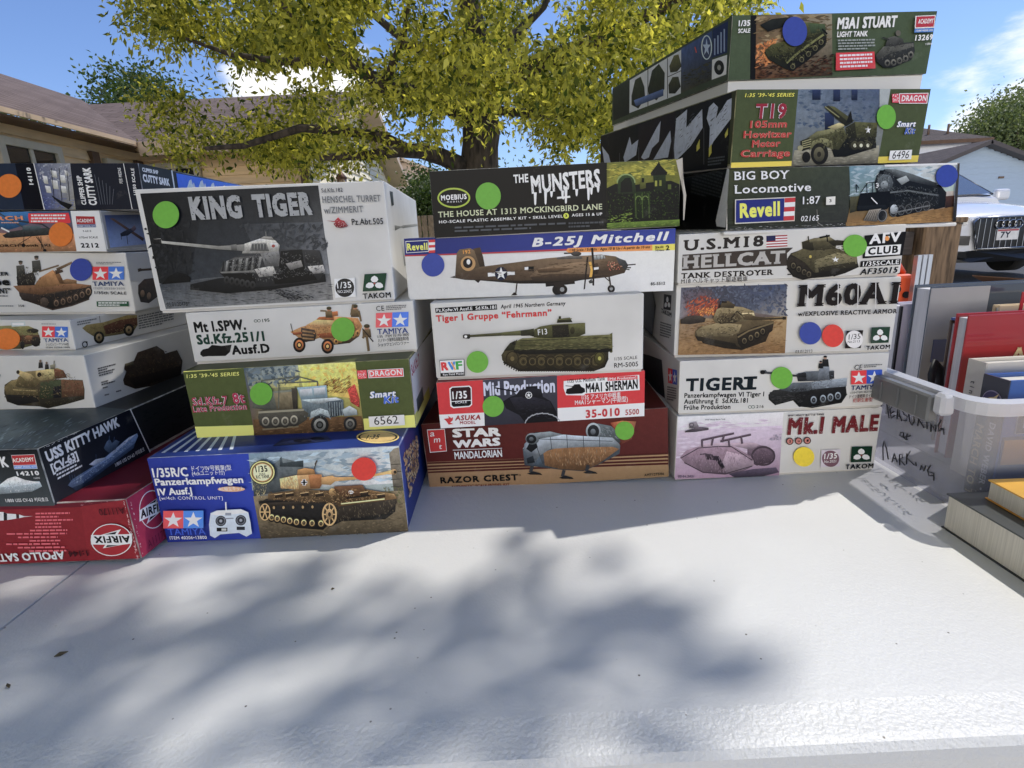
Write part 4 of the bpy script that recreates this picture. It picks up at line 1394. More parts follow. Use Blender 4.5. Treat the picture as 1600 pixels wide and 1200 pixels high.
p.strokes([(780, 440), (1100, 420), (1120, 560), (800, 570)], 80, [(226, 190, 66), (186, 148, 52), (196, 172, 92), (150, 118, 50)], 60, 26, (0, 180), .2, 3)
p.strokes([(920, 520), (1080, 500), (1080, 600), (930, 600)], 90, [(70, 48, 30), (104, 70, 36), (140, 100, 44)], 50, 5, (-50, -10), .1, 4)
p.poly([(1066, 580), (1110, 545), (1140, 640), (1140, 690), (1090, 660)], (150, 60, 44), .4)
p.strokes([(1070, 580), (1110, 550), (1140, 690), (1080, 650)], 40, [(186, 72, 56), (110, 42, 34)], 26, 12, (0, 180), .2, 5)
p.poly([(496, 760), (1150, 740), (1166, 826), (502, 864)], (92, 72, 46), .4)
p.strokes([(500, 770), (1150, 750), (1160, 820), (506, 856)], 90, [(64, 50, 34), (120, 96, 62), (80, 62, 40)], 50, 8, (-8, 4), .2, 6)
grey, dgrey, lgrey = (92, 102, 102), (52, 58, 58), (134, 142, 138)
p.poly([(500, 600), (740, 576), (760, 690), (700, 700), (560, 700), (490, 690)], (94, 96, 84), .3)
p.poly([(620, 600), (750, 590), (760, 700), (640, 706)], (104, 96, 74), .3)
for a, b in (((545, 524), (768, 500)), ((768, 500), (884, 530)), ((545, 524), (540, 620)), ((650, 540), (650, 690)), ((884, 530), (886, 570)), ((650, 540), (884, 530)), ((768, 500), (670, 542)), ((750, 560), (752, 700))):
    p.line([a, b], 7, (84, 86, 76))
p.poly([(726, 570), (760, 572), (766, 700), (738, 704)], (66, 62, 52), .3)
p.poly([(760, 566), (940, 552), (948, 640), (790, 654)], (112, 128, 130), .25)
p.poly([(776, 578), (852, 572), (856, 616), (782, 622)], (150, 166, 166), .2)
p.poly([(862, 570), (930, 564), (936, 610), (866, 616)], (140, 156, 156), .2)
p.poly([(786, 640), (1000, 626), (1042, 640), (1046, 730), (960, 748), (800, 742)], grey, .3)
p.poly([(786, 640), (1000, 626), (1040, 642), (880, 668)], lgrey, .3)
p.poly([(946, 650), (1036, 640), (1044, 730), (956, 742)], (66, 74, 76), .35)
for k in range(6): p.line([(958 + k * 15, 654), (962 + k * 15, 736)], 4, (110, 118, 116))
p.poly([(836, 760), (848, 710), (900, 690), (950, 706), (968, 760), (950, 742), (905, 722), (868, 740)], lgrey, .3)
p.poly([(1036, 700), (1080, 676), (1124, 700), (1128, 730), (1048, 740)], lgrey, .3)
p.poly([(536, 704), (790, 694), (832, 720), (820, 760), (760, 800), (580, 816), (536, 790), (526, 740)], (74, 72, 62), .3)
p.line([(530, 716), (800, 700)], 12, (120, 116, 98)); p.line([(556, 818), (770, 800)], 9, (100, 92, 72))
wheels(p, [(572, 770), (632, 770), (690, 768), (744, 760)], 34, 40, (70, 68, 60), (126, 122, 106), (84, 80, 68))
wheels(p, [(900, 790)], 54, 56, (44, 44, 42), (112, 112, 104), (74, 76, 72)); wheels(p, [(1084, 784)], 40, 44, (44, 44, 42), (100, 98, 88), (70, 70, 66))
p.strokes([(800, 650), (1040, 640), (1040, 740), (810, 745)], 50, [(70, 78, 78), (126, 134, 130), (60, 66, 64)], 24, 6, (60, 100), .2, 7)
p.part('title_lettering')
p.text("1:35 '39-'45 SERIES", (90, 508), (412, 492), 22, YLW, .02, shear=.15)
p.text('Sd.Kfz.7', (134, 676), (346, 664), 50, (132, 34, 66), .03, outline=(226, 214, 214), ow=.03)
p.text('8t', (380, 664), (452, 658), 66, (132, 34, 66), .04, outline=(226, 214, 214), ow=.03)
p.text('Late Production', (136, 716), (462, 698), 40, (132, 34, 66), .03, outline=(226, 214, 214), ow=.03)
p.part('maker_logo')
p.poly([(1128, 462), (1184, 458), (1190, 508), (1134, 514)], (190, 40, 48)); p.strokes([(1132, 466), (1182, 462), (1186, 506), (1138, 510)], 14, [WHT], 18, 6, (0, 180), 0, 3)
p.poly([(1192, 458), (1410, 446), (1414, 498), (1198, 508)], (226, 218, 214)); p.poly([(1196, 461), (1406, 450), (1410, 495), (1202, 504)], (190, 40, 48))
p.text('DRAGON', (1206, 498), (1402, 487), 34, (240, 236, 232), .03)
p.text('Smart', (1206, 630), (1366, 618), 40, (226, 232, 240), .05, shear=.2, outline=(36, 92, 150), ow=.035)
p.text('Kit', (1290, 664), (1384, 654), 46, (34, 84, 146), .05, shear=.2, outline=(226, 232, 240), ow=.035)
p.part('number_label')
p.poly([(1196, 740), (1412, 728), (1416, 790), (1202, 802)], (214, 212, 206))
p.text('6562', (1232, 790), (1378, 780), 48, (24, 24, 26), .0)
sticker(p, 'green', 546, 602, 68, 68)
p.finish()
p = Print(kb, 'R', [(638.2, 560.7), (698.6, 482.8), (704.5, 551.3), (649.8, 667.8)], (150, 150, 146)).frame(*B)
p.part('side_picture')
p.poly([(1442, 398), (1660, 120), (1690, 380), (1480, 800)], (196, 194, 186))
p.poly([(1472, 738), (1560, 560), (1570, 640), (1484, 806)], YLW)
p.text('Sd.Kfz.7', (1458, 500), (1504, 420), 40, (132, 34, 66), .04)
p.poly([(1484, 640), (1520, 560), (1530, 640), (1492, 720)], (80, 86, 84), .3)
p.finish()

kb = kit_box((-0.2317, 0.496, -0.28, -0.0028, 0.014, -0.0001, 0.2419, 0.0919, 0.36),
             'deep blue kit box with a camouflaged tank, a radio controller and a red dot', (0.02, 0.045, 0.22), (0.35, 0.38, 0.5))
p = Print(kb, 'F', [(228.6, 716), (624, 697.5), (638, 829.8), (263, 848.5)], (158, 158, 156)).frame(*C_)
p.part('printed_ground')
p.poly([(30, 262), (590, 238), (665, 716), (150, 722)], [(30, 54, 122), (34, 64, 140), (30, 60, 132), (24, 46, 112)], .06)
p.part('tank_picture')
p.poly([(588, 240), (1404, 200), (1456, 660), (662, 716)], [(108, 116, 118), (150, 164, 172), (92, 86, 74), (104, 96, 80)], .15)
p.poly([(588, 240), (1404, 200), (1424, 400), (610, 440)], [(104, 122, 132), (156, 172, 182), (168, 168, 160), (120, 128, 126)], .2)
p.strokes([(600, 260), (1390, 220), (1400, 380), (620, 420)], 90, [(126, 140, 146), (160, 172, 176), (98, 110, 116)], 110, 30, (-20, 10), .1, 2)
p.poly([(606, 330), (640, 280), (720, 300), (770, 262), (840, 280), (886, 300), (892, 420), (620, 470)], (92, 98, 98), .35)
p.poly([(760, 262), (770, 256), (776, 290), (888, 276), (888, 312), (760, 310)], (74, 82, 84), .3)
p.poly([(1352, 240), (1376, 214), (1408, 206), (1440, 470), (1380, 480)], (110, 104, 92), .35)
for k in range(4): p.line([(1362, 300 + k * 40), (1420, 296 + k * 40)], 4, (70, 66, 58))
p.poly([(616, 470), (1440, 440), (1456, 660), (662, 716)], (108, 98, 78), .35)
p.strokes([(640, 560), (1440, 470), (1450, 655), (670, 708)], 240, [(70, 64, 50), (136, 124, 98), (88, 80, 62), (122, 108, 84), (60, 54, 44)], 34, 7, (-15, 8), .15, 3)
p.strokes([(1320, 420), (1440, 410), (1444, 500), (1340, 500)], 30, [(88, 92, 62), (110, 104, 74)], 24, 9, (0, 180), .1, 4)
p.strokes([(616, 400), (690, 390), (690, 470), (640, 480)], 30, [(176, 162, 122), (96, 96, 76)], 22, 6, (60, 120), .1, 5)
tn, tn2, dk = (150, 124, 86), (124, 92, 56), (50, 46, 42)
p.poly([(656, 500), (690, 480), (1040, 470), (1080, 500), (1390, 470), (1384, 550), (1330, 590), (1100, 600), (1000, 646), (860, 640), (700, 590), (660, 545)], (48, 46, 44), .3)
p.poly([(648, 492), (1060, 468), (1076, 500), (690, 520), (652, 510)], (70, 62, 52), .3)
p.poly([(1050, 500), (1390, 470), (1396, 500), (1340, 560), (1080, 590), (1020, 640), (1060, 560)], (62, 56, 48), .3)
p.strokes([(1040, 540), (1380, 480), (1380, 560), (1090, 600), (1000, 640)], 80, [(30, 28, 28), (92, 84, 70), (120, 108, 84)], 26, 6, (60, 110), .1, 6)
p.line([(656, 498), (1060, 474), (1090, 504)], 11, (40, 38, 36)); p.line([(700, 592), (860, 640), (1000, 650), (1066, 590)], 9, (96, 86, 66))
p.poly([(700, 452), (860, 430), (1090, 436), (1130, 470), (1080, 500), (700, 482)], (100, 84, 60), .4)
p.poly([(1010, 440), (1180, 420), (1380, 452), (1396, 478), (1080, 520), (1060, 480)], [(96, 78, 54), (120, 98, 66), (140, 118, 82), (104, 84, 56), (84, 68, 46), (70, 58, 42)], .4)
p.poly([(1056, 412), (1210, 404), (1240, 450), (1130, 480), (1070, 450)], (98, 74, 52), .35)
p.poly([(764, 370), (858, 350), (990, 346), (1000, 388), (980, 424), (880, 432), (770, 420)], tn, .3)
p.poly([(764, 370), (858, 352), (870, 428), (770, 422)], (192, 160, 108), .3)
p.strokes([(770, 372), (858, 356), (866, 426), (774, 420)], 46, [(128, 96, 58), (206, 176, 126)], 34, 6, (60, 110), .1, 7)
p.poly([(920, 350), (986, 346), (1000, 386), (980, 422), (930, 420)], (136, 98, 58), .3)
p.poly([(858, 352), (862, 322), (900, 312), (950, 318), (958, 346)], (150, 118, 74), .3)
p.line([(950, 320), (966, 272)], 5, (70, 60, 50)); p.line([(956, 292), (966, 272)], 7, (80, 70, 56))
p.poly([(990, 362), (1050, 352), (1064, 362), (1160, 360), (1290, 342), (1340, 330), (1380, 320), (1396, 330), (1390, 348), (1344, 346), (1160, 376), (1064, 384), (1040, 404), (990, 400)], (172, 140, 92), .25)
p.ell(1380, 334, 15, 16, (150, 126, 90), .2); p.ell(1386, 334, 8, 9, (60, 54, 46))
p.rect(888, 372, 906, 406, WHT); p.rect(880, 382, 914, 396, WHT); p.rect(892, 374, 902, 404, BLK); p.rect(882, 386, 912, 392, BLK)
wheels(p, [(722, 578), (752, 584), (786, 590), (820, 596), (856, 602), (896, 606), (940, 608), (988, 610)], 21, 25, (52, 48, 44), (176, 148, 100), (92, 80, 60))
p.ell(686, 548, 30, 46, (60, 54, 46), .2); p.ring(686, 548, 30, 46, 6, (158, 136, 96)); 
for k in range(6):
    a = k * math.pi / 3; p.line([(686, 548), (686 + 24 * math.cos(a), 548 + 38 * math.sin(a))], 6, (158, 136, 96))
p.ell(1034, 560, 40, 62, (64, 58, 48), .2); p.ring(1034, 560, 40, 62, 9, (160, 138, 98)); p.ell(1034, 560, 20, 30, (150, 128, 92), .2); p.ell(1034, 560, 8, 12, (60, 54, 46))
for k in range(8):
    a = k * math.pi / 4; p.line([(1034 + 20 * math.cos(a), 560 + 30 * math.sin(a)), (1034 + 33 * math.cos(a), 560 + 52 * math.sin(a))], 6, (160, 138, 98))
for k in range(5): p.ell(735 + k * 52, 524 - k, 6, 8, (140, 120, 84))
p.ell(1050, 440, 18, 20, (158, 128, 84), .2); p.ell(1150, 440, 14, 10, (214, 206, 186))
p.strokes([(700, 440), (1060, 430), (1200, 420), (1380, 456), (1090, 510), (720, 480)], 200, [(70, 54, 38), (176, 150, 108), (56, 48, 38), (140, 116, 78)], 26, 7, (0, 180), .1, 8)
for x, y in ((740, 452), (800, 446), (880, 444), (960, 446), (1200, 440), (1290, 452)): p.poly([(x, y), (x + 40, y - 6), (x + 46, y + 12), (x + 4, y + 18)], (62, 52, 42), .3); p.line([(x, y), (x + 42, y - 6)], 4, (168, 144, 104))
p.line([(1130, 470), (1250, 456)], 7, (40, 38, 36)); p.line([(1100, 500), (1330, 474)], 6, (196, 170, 120))
p.part('title_lettering')
p.text('1/35R/C', (84, 358), (276, 352), 50, (178, 180, 182), .04, .92)
p.text('ドイツIV号戦車J型', (294, 322), (508, 316), 22, (214, 216, 218), .01)
p.text('(4chユニット付)', (296, 347), (472, 341), 20, (214, 216, 218), .01)
p.text('Panzerkampfwagen', (96, 402), (574, 388), 38, (226, 228, 230), .045, .9)
p.text('IV Ausf.J', (112, 456), (298, 448), 38, (226, 228, 230), .045, .9)
p.text('[w/4ch CONTROL UNIT]', (120, 478), (462, 476), 17, (170, 180, 200), .0, 1.1)
p.ell(508, 421, 74, 14, (206, 130, 92)); p.text('RC組立キット', (444, 429), (574, 425), 16, (226, 230, 240), .01)
p.part('controller_picture')
p.poly([(388, 610), (396, 550), (430, 536), (560, 528), (600, 545), (612, 600), (620, 660), (590, 676), (550, 656), (450, 664), (420, 684), (394, 670)], (152, 158, 164), .1)
p.poly([(398, 556), (430, 540), (560, 532), (598, 548), (560, 552), (430, 562)], (186, 190, 194), .06)
p.line([(480, 536), (478, 492)], 7, (170, 174, 180))
for x, y in ((452, 592), (560, 588)):
    p.ell(x, y, 29, 28, (58, 60, 64)); p.ring(x, y, 23, 22, 3, (110, 112, 116)); p.ell(x, y, 8, 8, (130, 132, 136))
p.rect(430, 628, 488, 648, (30, 32, 34)); p.rect(456, 632, 482, 644, (150, 150, 146)); p.rect(538, 622, 582, 640, (52, 54, 58))
p.rect(476, 548, 508, 562, (120, 124, 130)); p.line([(470, 580), (520, 577)], 5, (110, 112, 120))
stars_logo(p, 140, 538, 358, 632, -2, red=(206, 40, 48), blue=(36, 110, 186))
p.text('TAMIYA', (170, 668), (374, 664), 34, (36, 82, 156), .01, serif=.05)
p.text('ITEM 40206•13800', (178, 692), (378, 688), 17, (214, 216, 220), .02)
p.part('scale_badge')
p.ell(676, 330, 70, 66, (40, 36, 32)); p.ring(676, 330, 66, 62, 7, (188, 160, 108)); p.ell(676, 330, 55, 51, (146, 118, 74), .1); p.ell(676, 330, 50, 46, (204, 178, 130), .1)
p.text('1/35', (642, 330), (706, 326), 34, BLK, .04); p.text('SCALE', (660, 344), (692, 342), 10, BLK, .02); p.text('R/C TANK', (644, 364), (716, 360), 18, BLK, .03)
sticker(p, 'red', 1222, 312, 67, 62)
p.finish()
p = Print(kb, 'R', [(623.6, 696.8), (689.8, 561.8), (697.1, 647.5), (638.4, 830.1)], (158, 158, 156)).frame(*C_)
p.part('side_picture')
p.strokes([(1424, 250), (1500, 140), (1510, 300), (1460, 480)], 120, [(176, 150, 108), (120, 92, 62), (206, 190, 160), (90, 70, 52)], 44, 12, (60, 120), .2, 3)
p.finish()
p = Print(kb, 'T', [(451.9, 573.5), (689.8, 561.8), (623.6, 696.8), (229.4, 716.0)], (158, 158, 156)).frame(*C_)
p.part('top_printing')
for k in range(7):
    p.poly([(110 + k * 62, 236 - k * 3), (130 + k * 62, 235 - k * 3), (310 + k * 36, 116), (296 + k * 36, 116)], (146, 152, 160))
p.ell(1288, 150, 118, 36, (36, 34, 32)); p.ring(1288, 150, 116, 35, 8, (170, 150, 96)); p.ell(1288, 150, 96, 27, (156, 136, 86), .1)
p.text('1:35', (1222, 164), (1290, 160), 24, BLK, .03)
p.poly([(716, 200), (770, 160), (880, 150), (1010, 140), (1040, 170), (900, 186)], (40, 52, 84), .2); p.ell(880, 172, 50, 10, (20, 26, 44)); p.ell(960, 160, 40, 9, (20, 26, 44))
p.finish()

# ---- middle stack: five boxes
kb = kit_box((0.0357, 0.5884, -0.28, -0.0572, -0.0041, -0.0375, 0.2783, 0.0831, 0.36),
             'dark red and sand kit box with a grey spacecraft on landing legs', (0.12, 0.02, 0.018), (0.4, 0.3, 0.24))
p = Print(kb, 'F', [(658.4, 665.8), (1043, 634), (1045.5, 747), (671, 764.7)], (186, 182, 174)).frame(*Fz)
p.part('printed_ground')
p.poly([(70, 364), (1536, 240), (1542, 530), (104, 580)], [(92, 38, 32), (106, 46, 38), (98, 44, 38), (96, 34, 28)], .12)
p.poly([(104, 578), (1542, 528), (1546, 676), (118, 744)], [(150, 122, 88), (158, 130, 94), (138, 114, 80), (142, 114, 80)], .08)
for k, y in enumerate((580, 598, 616, 632)):
    p.poly([(104, y), (640, y - 20), (1542, y - 58 + k * 4), (1542, y - 46 + k * 4), (640, y - 8), (104, y + 9)], (88, 38, 30), .1)
p.part('spacecraft_picture')
# a plain squat hauler with two round engines
st, st2, st3, gold = (134, 140, 142), (92, 98, 100), (186, 190, 190), (140, 106, 68)
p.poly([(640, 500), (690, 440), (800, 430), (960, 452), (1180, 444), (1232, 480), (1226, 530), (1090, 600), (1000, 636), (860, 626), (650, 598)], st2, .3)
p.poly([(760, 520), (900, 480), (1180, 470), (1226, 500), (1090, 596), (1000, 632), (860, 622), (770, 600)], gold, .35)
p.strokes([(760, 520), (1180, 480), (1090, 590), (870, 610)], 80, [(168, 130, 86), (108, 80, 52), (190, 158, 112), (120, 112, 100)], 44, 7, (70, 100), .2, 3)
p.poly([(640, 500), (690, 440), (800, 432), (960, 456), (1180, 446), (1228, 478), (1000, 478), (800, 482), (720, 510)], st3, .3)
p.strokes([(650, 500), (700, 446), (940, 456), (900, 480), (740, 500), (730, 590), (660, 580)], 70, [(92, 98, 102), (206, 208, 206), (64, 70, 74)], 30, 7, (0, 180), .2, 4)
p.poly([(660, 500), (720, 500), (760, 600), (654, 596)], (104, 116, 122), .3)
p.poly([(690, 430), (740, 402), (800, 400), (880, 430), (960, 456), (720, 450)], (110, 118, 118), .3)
p.poly([(668, 436), (690, 410), (730, 400), (740, 440)], (60, 64, 66), .3)
p.poly([(1040, 360), (1090, 346), (1170, 360), (1236, 410), (1230, 460), (1140, 480), (1060, 440)], (104, 110, 108), .3)
p.strokes([(1060, 360), (1170, 366), (1230, 420), (1140, 470)], 40, [(150, 154, 150), (70, 74, 74)], 40, 7, (20, 60), .2, 5)
p.ell(1062, 392, 46, 50, (150, 154, 152), .2); p.ell(1062, 394, 36, 40, (50, 52, 54), .3); p.ell(1060, 396, 16, 18, (110, 114, 114), .2)
for x, y in ((695, 610), (884, 636), (1030, 606)):
    p.line([(x, y - 6), (x - 8, y + 24)], 20, (70, 70, 70)); p.poly([(x - 30, y + 36), (x + 6, y + 22), (x + 50, y + 34), (x + 60, y + 44), (x - 10, y + 42)], (48, 48, 50), .2)
p.poly([(644, 520), (650, 470), (700, 424), (800, 408), (960, 420), (1180, 430), (1226, 470), (1226, 500), (1180, 486), (960, 490), (800, 500), (740, 540), (700, 596), (656, 592)], [(92, 98, 102), (120, 126, 130), (170, 174, 174), (186, 190, 190), (176, 180, 180), (150, 154, 152), (120, 124, 122), (100, 104, 102), (110, 112, 108), (120, 120, 114), (126, 128, 124), (110, 112, 110), (84, 88, 90), (70, 76, 80)], .25)
for a, b in (((700, 424), (740, 540)), ((800, 408), (810, 500)), ((900, 414), (905, 494)), ((1000, 422), (1004, 490)), ((1100, 428), (1102, 488)), ((656, 560), (720, 560)), ((690, 440), (1180, 452))): p.line([a, b], 4, (74, 78, 80))
p.poly([(660, 500), (676, 470), (716, 448), (728, 490), (690, 520)], (38, 42, 46), .3); p.poly([(662, 556), (700, 540), (712, 580), (668, 586)], (52, 58, 62), .3)
p.ell(696, 440, 40, 34, (126, 130, 128), .25); p.ell(690, 442, 30, 26, (44, 46, 48), .3); p.ell(690, 442, 13, 12, (104, 108, 108), .2)
p.poly([(700, 408), (800, 396), (880, 414), (800, 430), (730, 440)], (134, 138, 136), .3)
p.poly([(1166, 340), (1240, 326), (1330, 330), (1300, 440), (1236, 470), (1220, 420)], [(150, 70, 40), (190, 130, 80), (150, 100, 70), (120, 70, 50), (110, 60, 40), (100, 44, 36)], .3)
p.part('title_lettering')
for t, x0, x1, y0, y1, h_ in (('STAR', 244, 516, 436, 426, 50), ('WARS', 250, 512, 498, 480, 46)):
    p.text(t, (x0, y0), (x1, y1), h_, (196, 194, 188), .07, .85)
p.line([(246, 508), (520, 496)], 3, (196, 194, 188))
p.text('MANDALORIAN', (256, 560), (522, 546), 42, (186, 184, 178), .03, .9)
p.text('RAZOR CREST', (178, 698), (614, 684), 36, (24, 22, 20), .05)
p.text('™', (616, 664), (630, 662), 12, (24, 22, 20))
p.text('AUTHENTIC SCALE MODEL KIT', (236, 726), (564, 714), 15, (110, 52, 36), .03)
p.text('AMT1273/06', (1384, 668), (1512, 660), 15, (52, 44, 34), .02)
p.part('maker_logo')
p.poly([(104, 392), (200, 386), (212, 514), (120, 522)], (226, 206, 196)); p.poly([(107, 396), (198, 390), (209, 511), (123, 518)], (178, 34, 36))
p.text('a', (122, 432), (146, 428), 34, WHT, .01, shear=.2); p.text('m', (142, 466), (178, 462), 34, WHT, .01, shear=.2); p.text('t', (172, 502), (188, 500), 30, WHT, .01, shear=.2)
sticker(p, 'green', 1256, 386, 60, 56)
p.finish()

kb = kit_box((0.0313, 0.5675, -0.1969, 0.02, 0.0004, -0.0044, 0.2229, 0.0516, 0.36),
             'slim red and black kit box with a tank', (0.32, 0.03, 0.035), (0.6, 0.4, 0.36))
kb['label'] = 'slim red and black kit box with a shadowy tank and red number on white'
p = Print(kb, 'F', [(680.7, 597.5), (1007.5, 579), (1007, 650), (688.5, 670)], (186, 182, 174)).frame(*Fz)
RED = (186, 36, 46)
p.part('printed_ground')
p.poly([(158, 104), (440, 88), (452, 286), (176, 298)], RED, .05)
p.poly([(176, 298), (452, 284), (456, 370), (188, 382)], (220, 212, 206))
p.poly([(880, 66), (1400, 36), (1402, 226), (886, 258)], RED, .05)
p.poly([(886, 258), (1402, 226), (1402, 304), (890, 344)], (222, 214, 208))
p.part('tank_picture')
p.poly([(438, 88), (882, 64), (890, 346), (454, 370)], [(78, 76, 84), (82, 80, 86), (58, 56, 62), (62, 60, 68)], .1)
p.text('Mid Production', (446, 186), (872, 164), 84, (176, 174, 178), .05, .9)
d = (36, 35, 42)
p.poly([(560, 220), (600, 192), (640, 178), (660, 150), (740, 134), (790, 146), (800, 190), (846, 216), (882, 280), (886, 345), (700, 356), (660, 300), (580, 260)], d, .2)
p.line([(510, 136), (640, 160)], 8, d); p.line([(700, 136), (764, 132)], 14, d)
p.poly([(600, 196), (720, 186), (840, 216), (860, 260), (640, 270)], (52, 50, 58), .25)
p.poly([(660, 150), (740, 138), (786, 150), (790, 190), (680, 196)], (46, 44, 50), .2)
p.strokes([(600, 200), (840, 210), (870, 330), (680, 330)], 40, [(62, 60, 68), (28, 27, 33)], 40, 7, (-10, 10), .1, 2)
p.ring(715, 180, 20, 20, 4, WHT); star(p, 715, 180, 15, 15, WHT)
for k in range(10):
    a0, a1 = math.pi * k / 10, math.pi * (k + 1) / 10
    p.line([(800 - 104 * math.cos(a0), 352 - 62 * math.sin(a0)), (800 - 104 * math.cos(a1), 348 - 62 * math.sin(a1))], 6, (150, 148, 146))
p.part('title_lettering')
p.poly([(922, 96), (1366, 60), (1370, 150), (1054, 170), (1040, 182), (936, 180), (922, 140)], (226, 220, 214))
p.text('1/35 U.S. Medium Tank', (946, 108), (1166, 92), 22, BLK, .03)
p.poly([(1180, 74), (1356, 64), (1357, 86), (1181, 96)], RED); p.text('[Mid Production]', (1188, 92), (1348, 82), 15, WHT, .02)
p.text('M4A1 SHERMAN', (1054, 166), (1358, 142), 56, BLK, .055, .9)
p.poly([(934, 168), (940, 144), (970, 134), (985, 116), (1016, 114), (1026, 130), (1046, 140), (1050, 160), (1030, 170), (950, 174)], BLK); p.line([(934, 124), (980, 128)], 4, BLK)
p.text('1/35 アメリカ中戦車', (1030, 206), (1258, 190), 24, WHT, .015)
p.text('M4A1シャーマン(中期型)', (990, 238), (1300, 216), 26, WHT, .015)
p.text('35-010', (1054, 316), (1254, 302), 48, (176, 40, 52), .05)
p.text('5500', (1286, 298), (1366, 292), 32, (160, 44, 54), .02)
p.text('1/35', (256, 204), (346, 200), 44, WHT, .03)
p.part('maker_logo')
p.poly([(236, 140), (252, 128), (358, 122), (372, 134), (376, 236), (362, 250), (262, 258), (244, 246)], WHT)
p.poly([(244, 144), (256, 134), (356, 129), (366, 139), (369, 208), (250, 216)], (66, 30, 34)); p.poly([(251, 220), (369, 212), (369, 233), (358, 243), (264, 250), (252, 240)], BLK)
p.text('1/35', (258, 204), (346, 198), 46, WHT, .04); p.text('SCALE', (274, 230), (344, 226), 12, WHT, .02, 1.1)
p.poly([(206, 322), (236, 318), (232, 304), (252, 318), (262, 310), (260, 330), (244, 344), (264, 352), (236, 356), (222, 336)], (180, 40, 46))
p.text('ASUKA', (274, 332), (428, 326), 30, (150, 40, 46), .04, 1.0, shear=.15); p.text('MODEL', (304, 354), (400, 351), 18, (150, 40, 46), .03)
sticker(p, 'green', 503, 246, 64, 62)
p.finish()

kb = kit_box((0.0294, 0.5688, -0.1453, -0.0319, 0.0018, -0.0009, 0.2199, 0.0828, 0.36),
             'white kit box with an olive tank in side view under a red title')
p = Print(kb, 'F', [(671, 473.6), (1005.7, 459), (1005, 580.7), (683, 594.8)], (194, 188, 180)).frame(*E_)
p.part('title_lettering')
p.poly([(114, 122), (494, 100), (497, 132), (118, 152)], BLK); p.text('Pz.Kpfw.VI Ausf.E  Sd.Kfz.181', (124, 146), (490, 126), 20, WHT, .02)
p.text('April 1945 Northern Germany', (518, 126), (914, 106), 24, BLK, .035, shear=.18)
p.text('Tiger I Gruppe “Fehrmann”', (122, 206), (830, 170), 40, (196, 44, 40), .035, outline=(60, 20, 18), ow=.018)
p.text('1/35 SCALE', (1214, 442), (1350, 432), 19, (50, 48, 46), .01); p.text('RM-5005', (1212, 486), (1356, 476), 28, (40, 38, 36), .01)
p.part('tank_picture')
o1, o2, o3, o4 = (98, 94, 56), (70, 68, 44), (126, 120, 78), (50, 46, 34)
p.poly([(524, 410), (545, 378), (620, 362), (1176, 376), (1176, 430), (1150, 480), (1090, 500), (640, 502), (560, 470)], (66, 58, 40), .35)
p.poly([(526, 408), (548, 378), (620, 366), (640, 440), (640, 500), (560, 470), (530, 440)], (86, 76, 50), .3)
p.line([(540, 452), (640, 502), (1090, 500), (1150, 478), (1172, 430)], 12, (48, 42, 32))
for k in range(44):
    t = k / 43; x = 545 + t * 610; y = 504 - (0 if .12 < t < .88 else (abs(t - .5) - .38) * 330); p.ell(x, y, 5, 6, (58, 50, 36), 0, 6)
for k in range(9): p.ell(660 + k * 55, 448, 42, 44, (72, 62, 40) if k % 2 else (92, 80, 50), .25)
for k in range(9):
    p.ring(660 + k * 55, 448, 34, 36, 5, (56, 48, 32)); p.ring(660 + k * 55, 448, 20, 22, 4, (112, 98, 62)); p.ell(660 + k * 55, 448, 8, 9, (58, 50, 34))
p.ell(592, 430, 40, 46, (88, 76, 48), .3); p.ring(592, 430, 40, 46, 6, (60, 52, 34)); p.ell(592, 430, 12, 14, (120, 104, 66))
p.ell(1122, 428, 36, 42, (96, 88, 44), .3); p.ring(1122, 428, 34, 40, 6, (64, 56, 30)); p.ell(1122, 428, 10, 12, (170, 160, 80))
p.poly([(602, 330), (650, 306), (1180, 284), (1198, 272), (1200, 390), (1190, 395), (1170, 376), (640, 382), (600, 374)], [o1, o3, o3, o1, o1, o2, o2, o1, o1], .35)
p.poly([(600, 374), (1196, 366), (1196, 384), (1170, 390), (640, 404), (600, 390)], (46, 42, 32), .25)
p.poly([(576, 336), (612, 320), (622, 312), (612, 346), (600, 380), (540, 382), (560, 356)], o2, .35)
p.line([(640, 320), (1190, 300)], 5, o2); p.line([(640, 350), (1190, 344)], 4, o2)
p.strokes([(610, 330), (1190, 290), (1194, 370), (620, 378)], 120, [o2, o3, (140, 130, 86), (84, 76, 44)], 60, 9, (-8, 6), .2, 5)
p.poly([(722, 300), (724, 252), (760, 234), (830, 222), (1032, 212), (1034, 278), (990, 296), (830, 306)], o1, .35)
p.poly([(832, 228), (930, 222), (940, 296), (836, 300)], (56, 50, 38), .4)
p.strokes([(834, 232), (928, 226), (938, 292), (838, 298)], 50, [(84, 78, 56), (40, 36, 28)], 16, 6, (0, 180), .1, 6)
p.poly([(938, 222), (1032, 213), (1034, 276), (944, 284)], (104, 100, 62), .3); p.ell(956, 258, 14, 22, (78, 72, 44), .2)
p.poly([(860, 212), (866, 188), (940, 180), (956, 208)], o2, .3); p.rect(872, 172, 886, 190, o2); p.line([(866, 192), (950, 186)], 5, o3)
p.poly([(640, 258), (700, 250), (722, 246), (726, 296), (700, 290), (644, 290)], o2, .3)
p.poly([(520, 270), (640, 258), (644, 288), (524, 290)], (110, 106, 70), .25); p.poly([(330, 284), (524, 270), (524, 290), (332, 298)], (96, 92, 62), .25)
p.poly([(288, 288), (296, 280), (332, 280), (334, 302), (326, 308), (290, 304)], (62, 58, 44), .2); p.ell(306, 294, 9, 8, WHT)
p.text('F13', (748, 286), (804, 280), 34, WHT, .01)
p.poly([(585, 330), (606, 320), (610, 344), (590, 342)], (50, 46, 34), .2)
p.part('maker_logo')
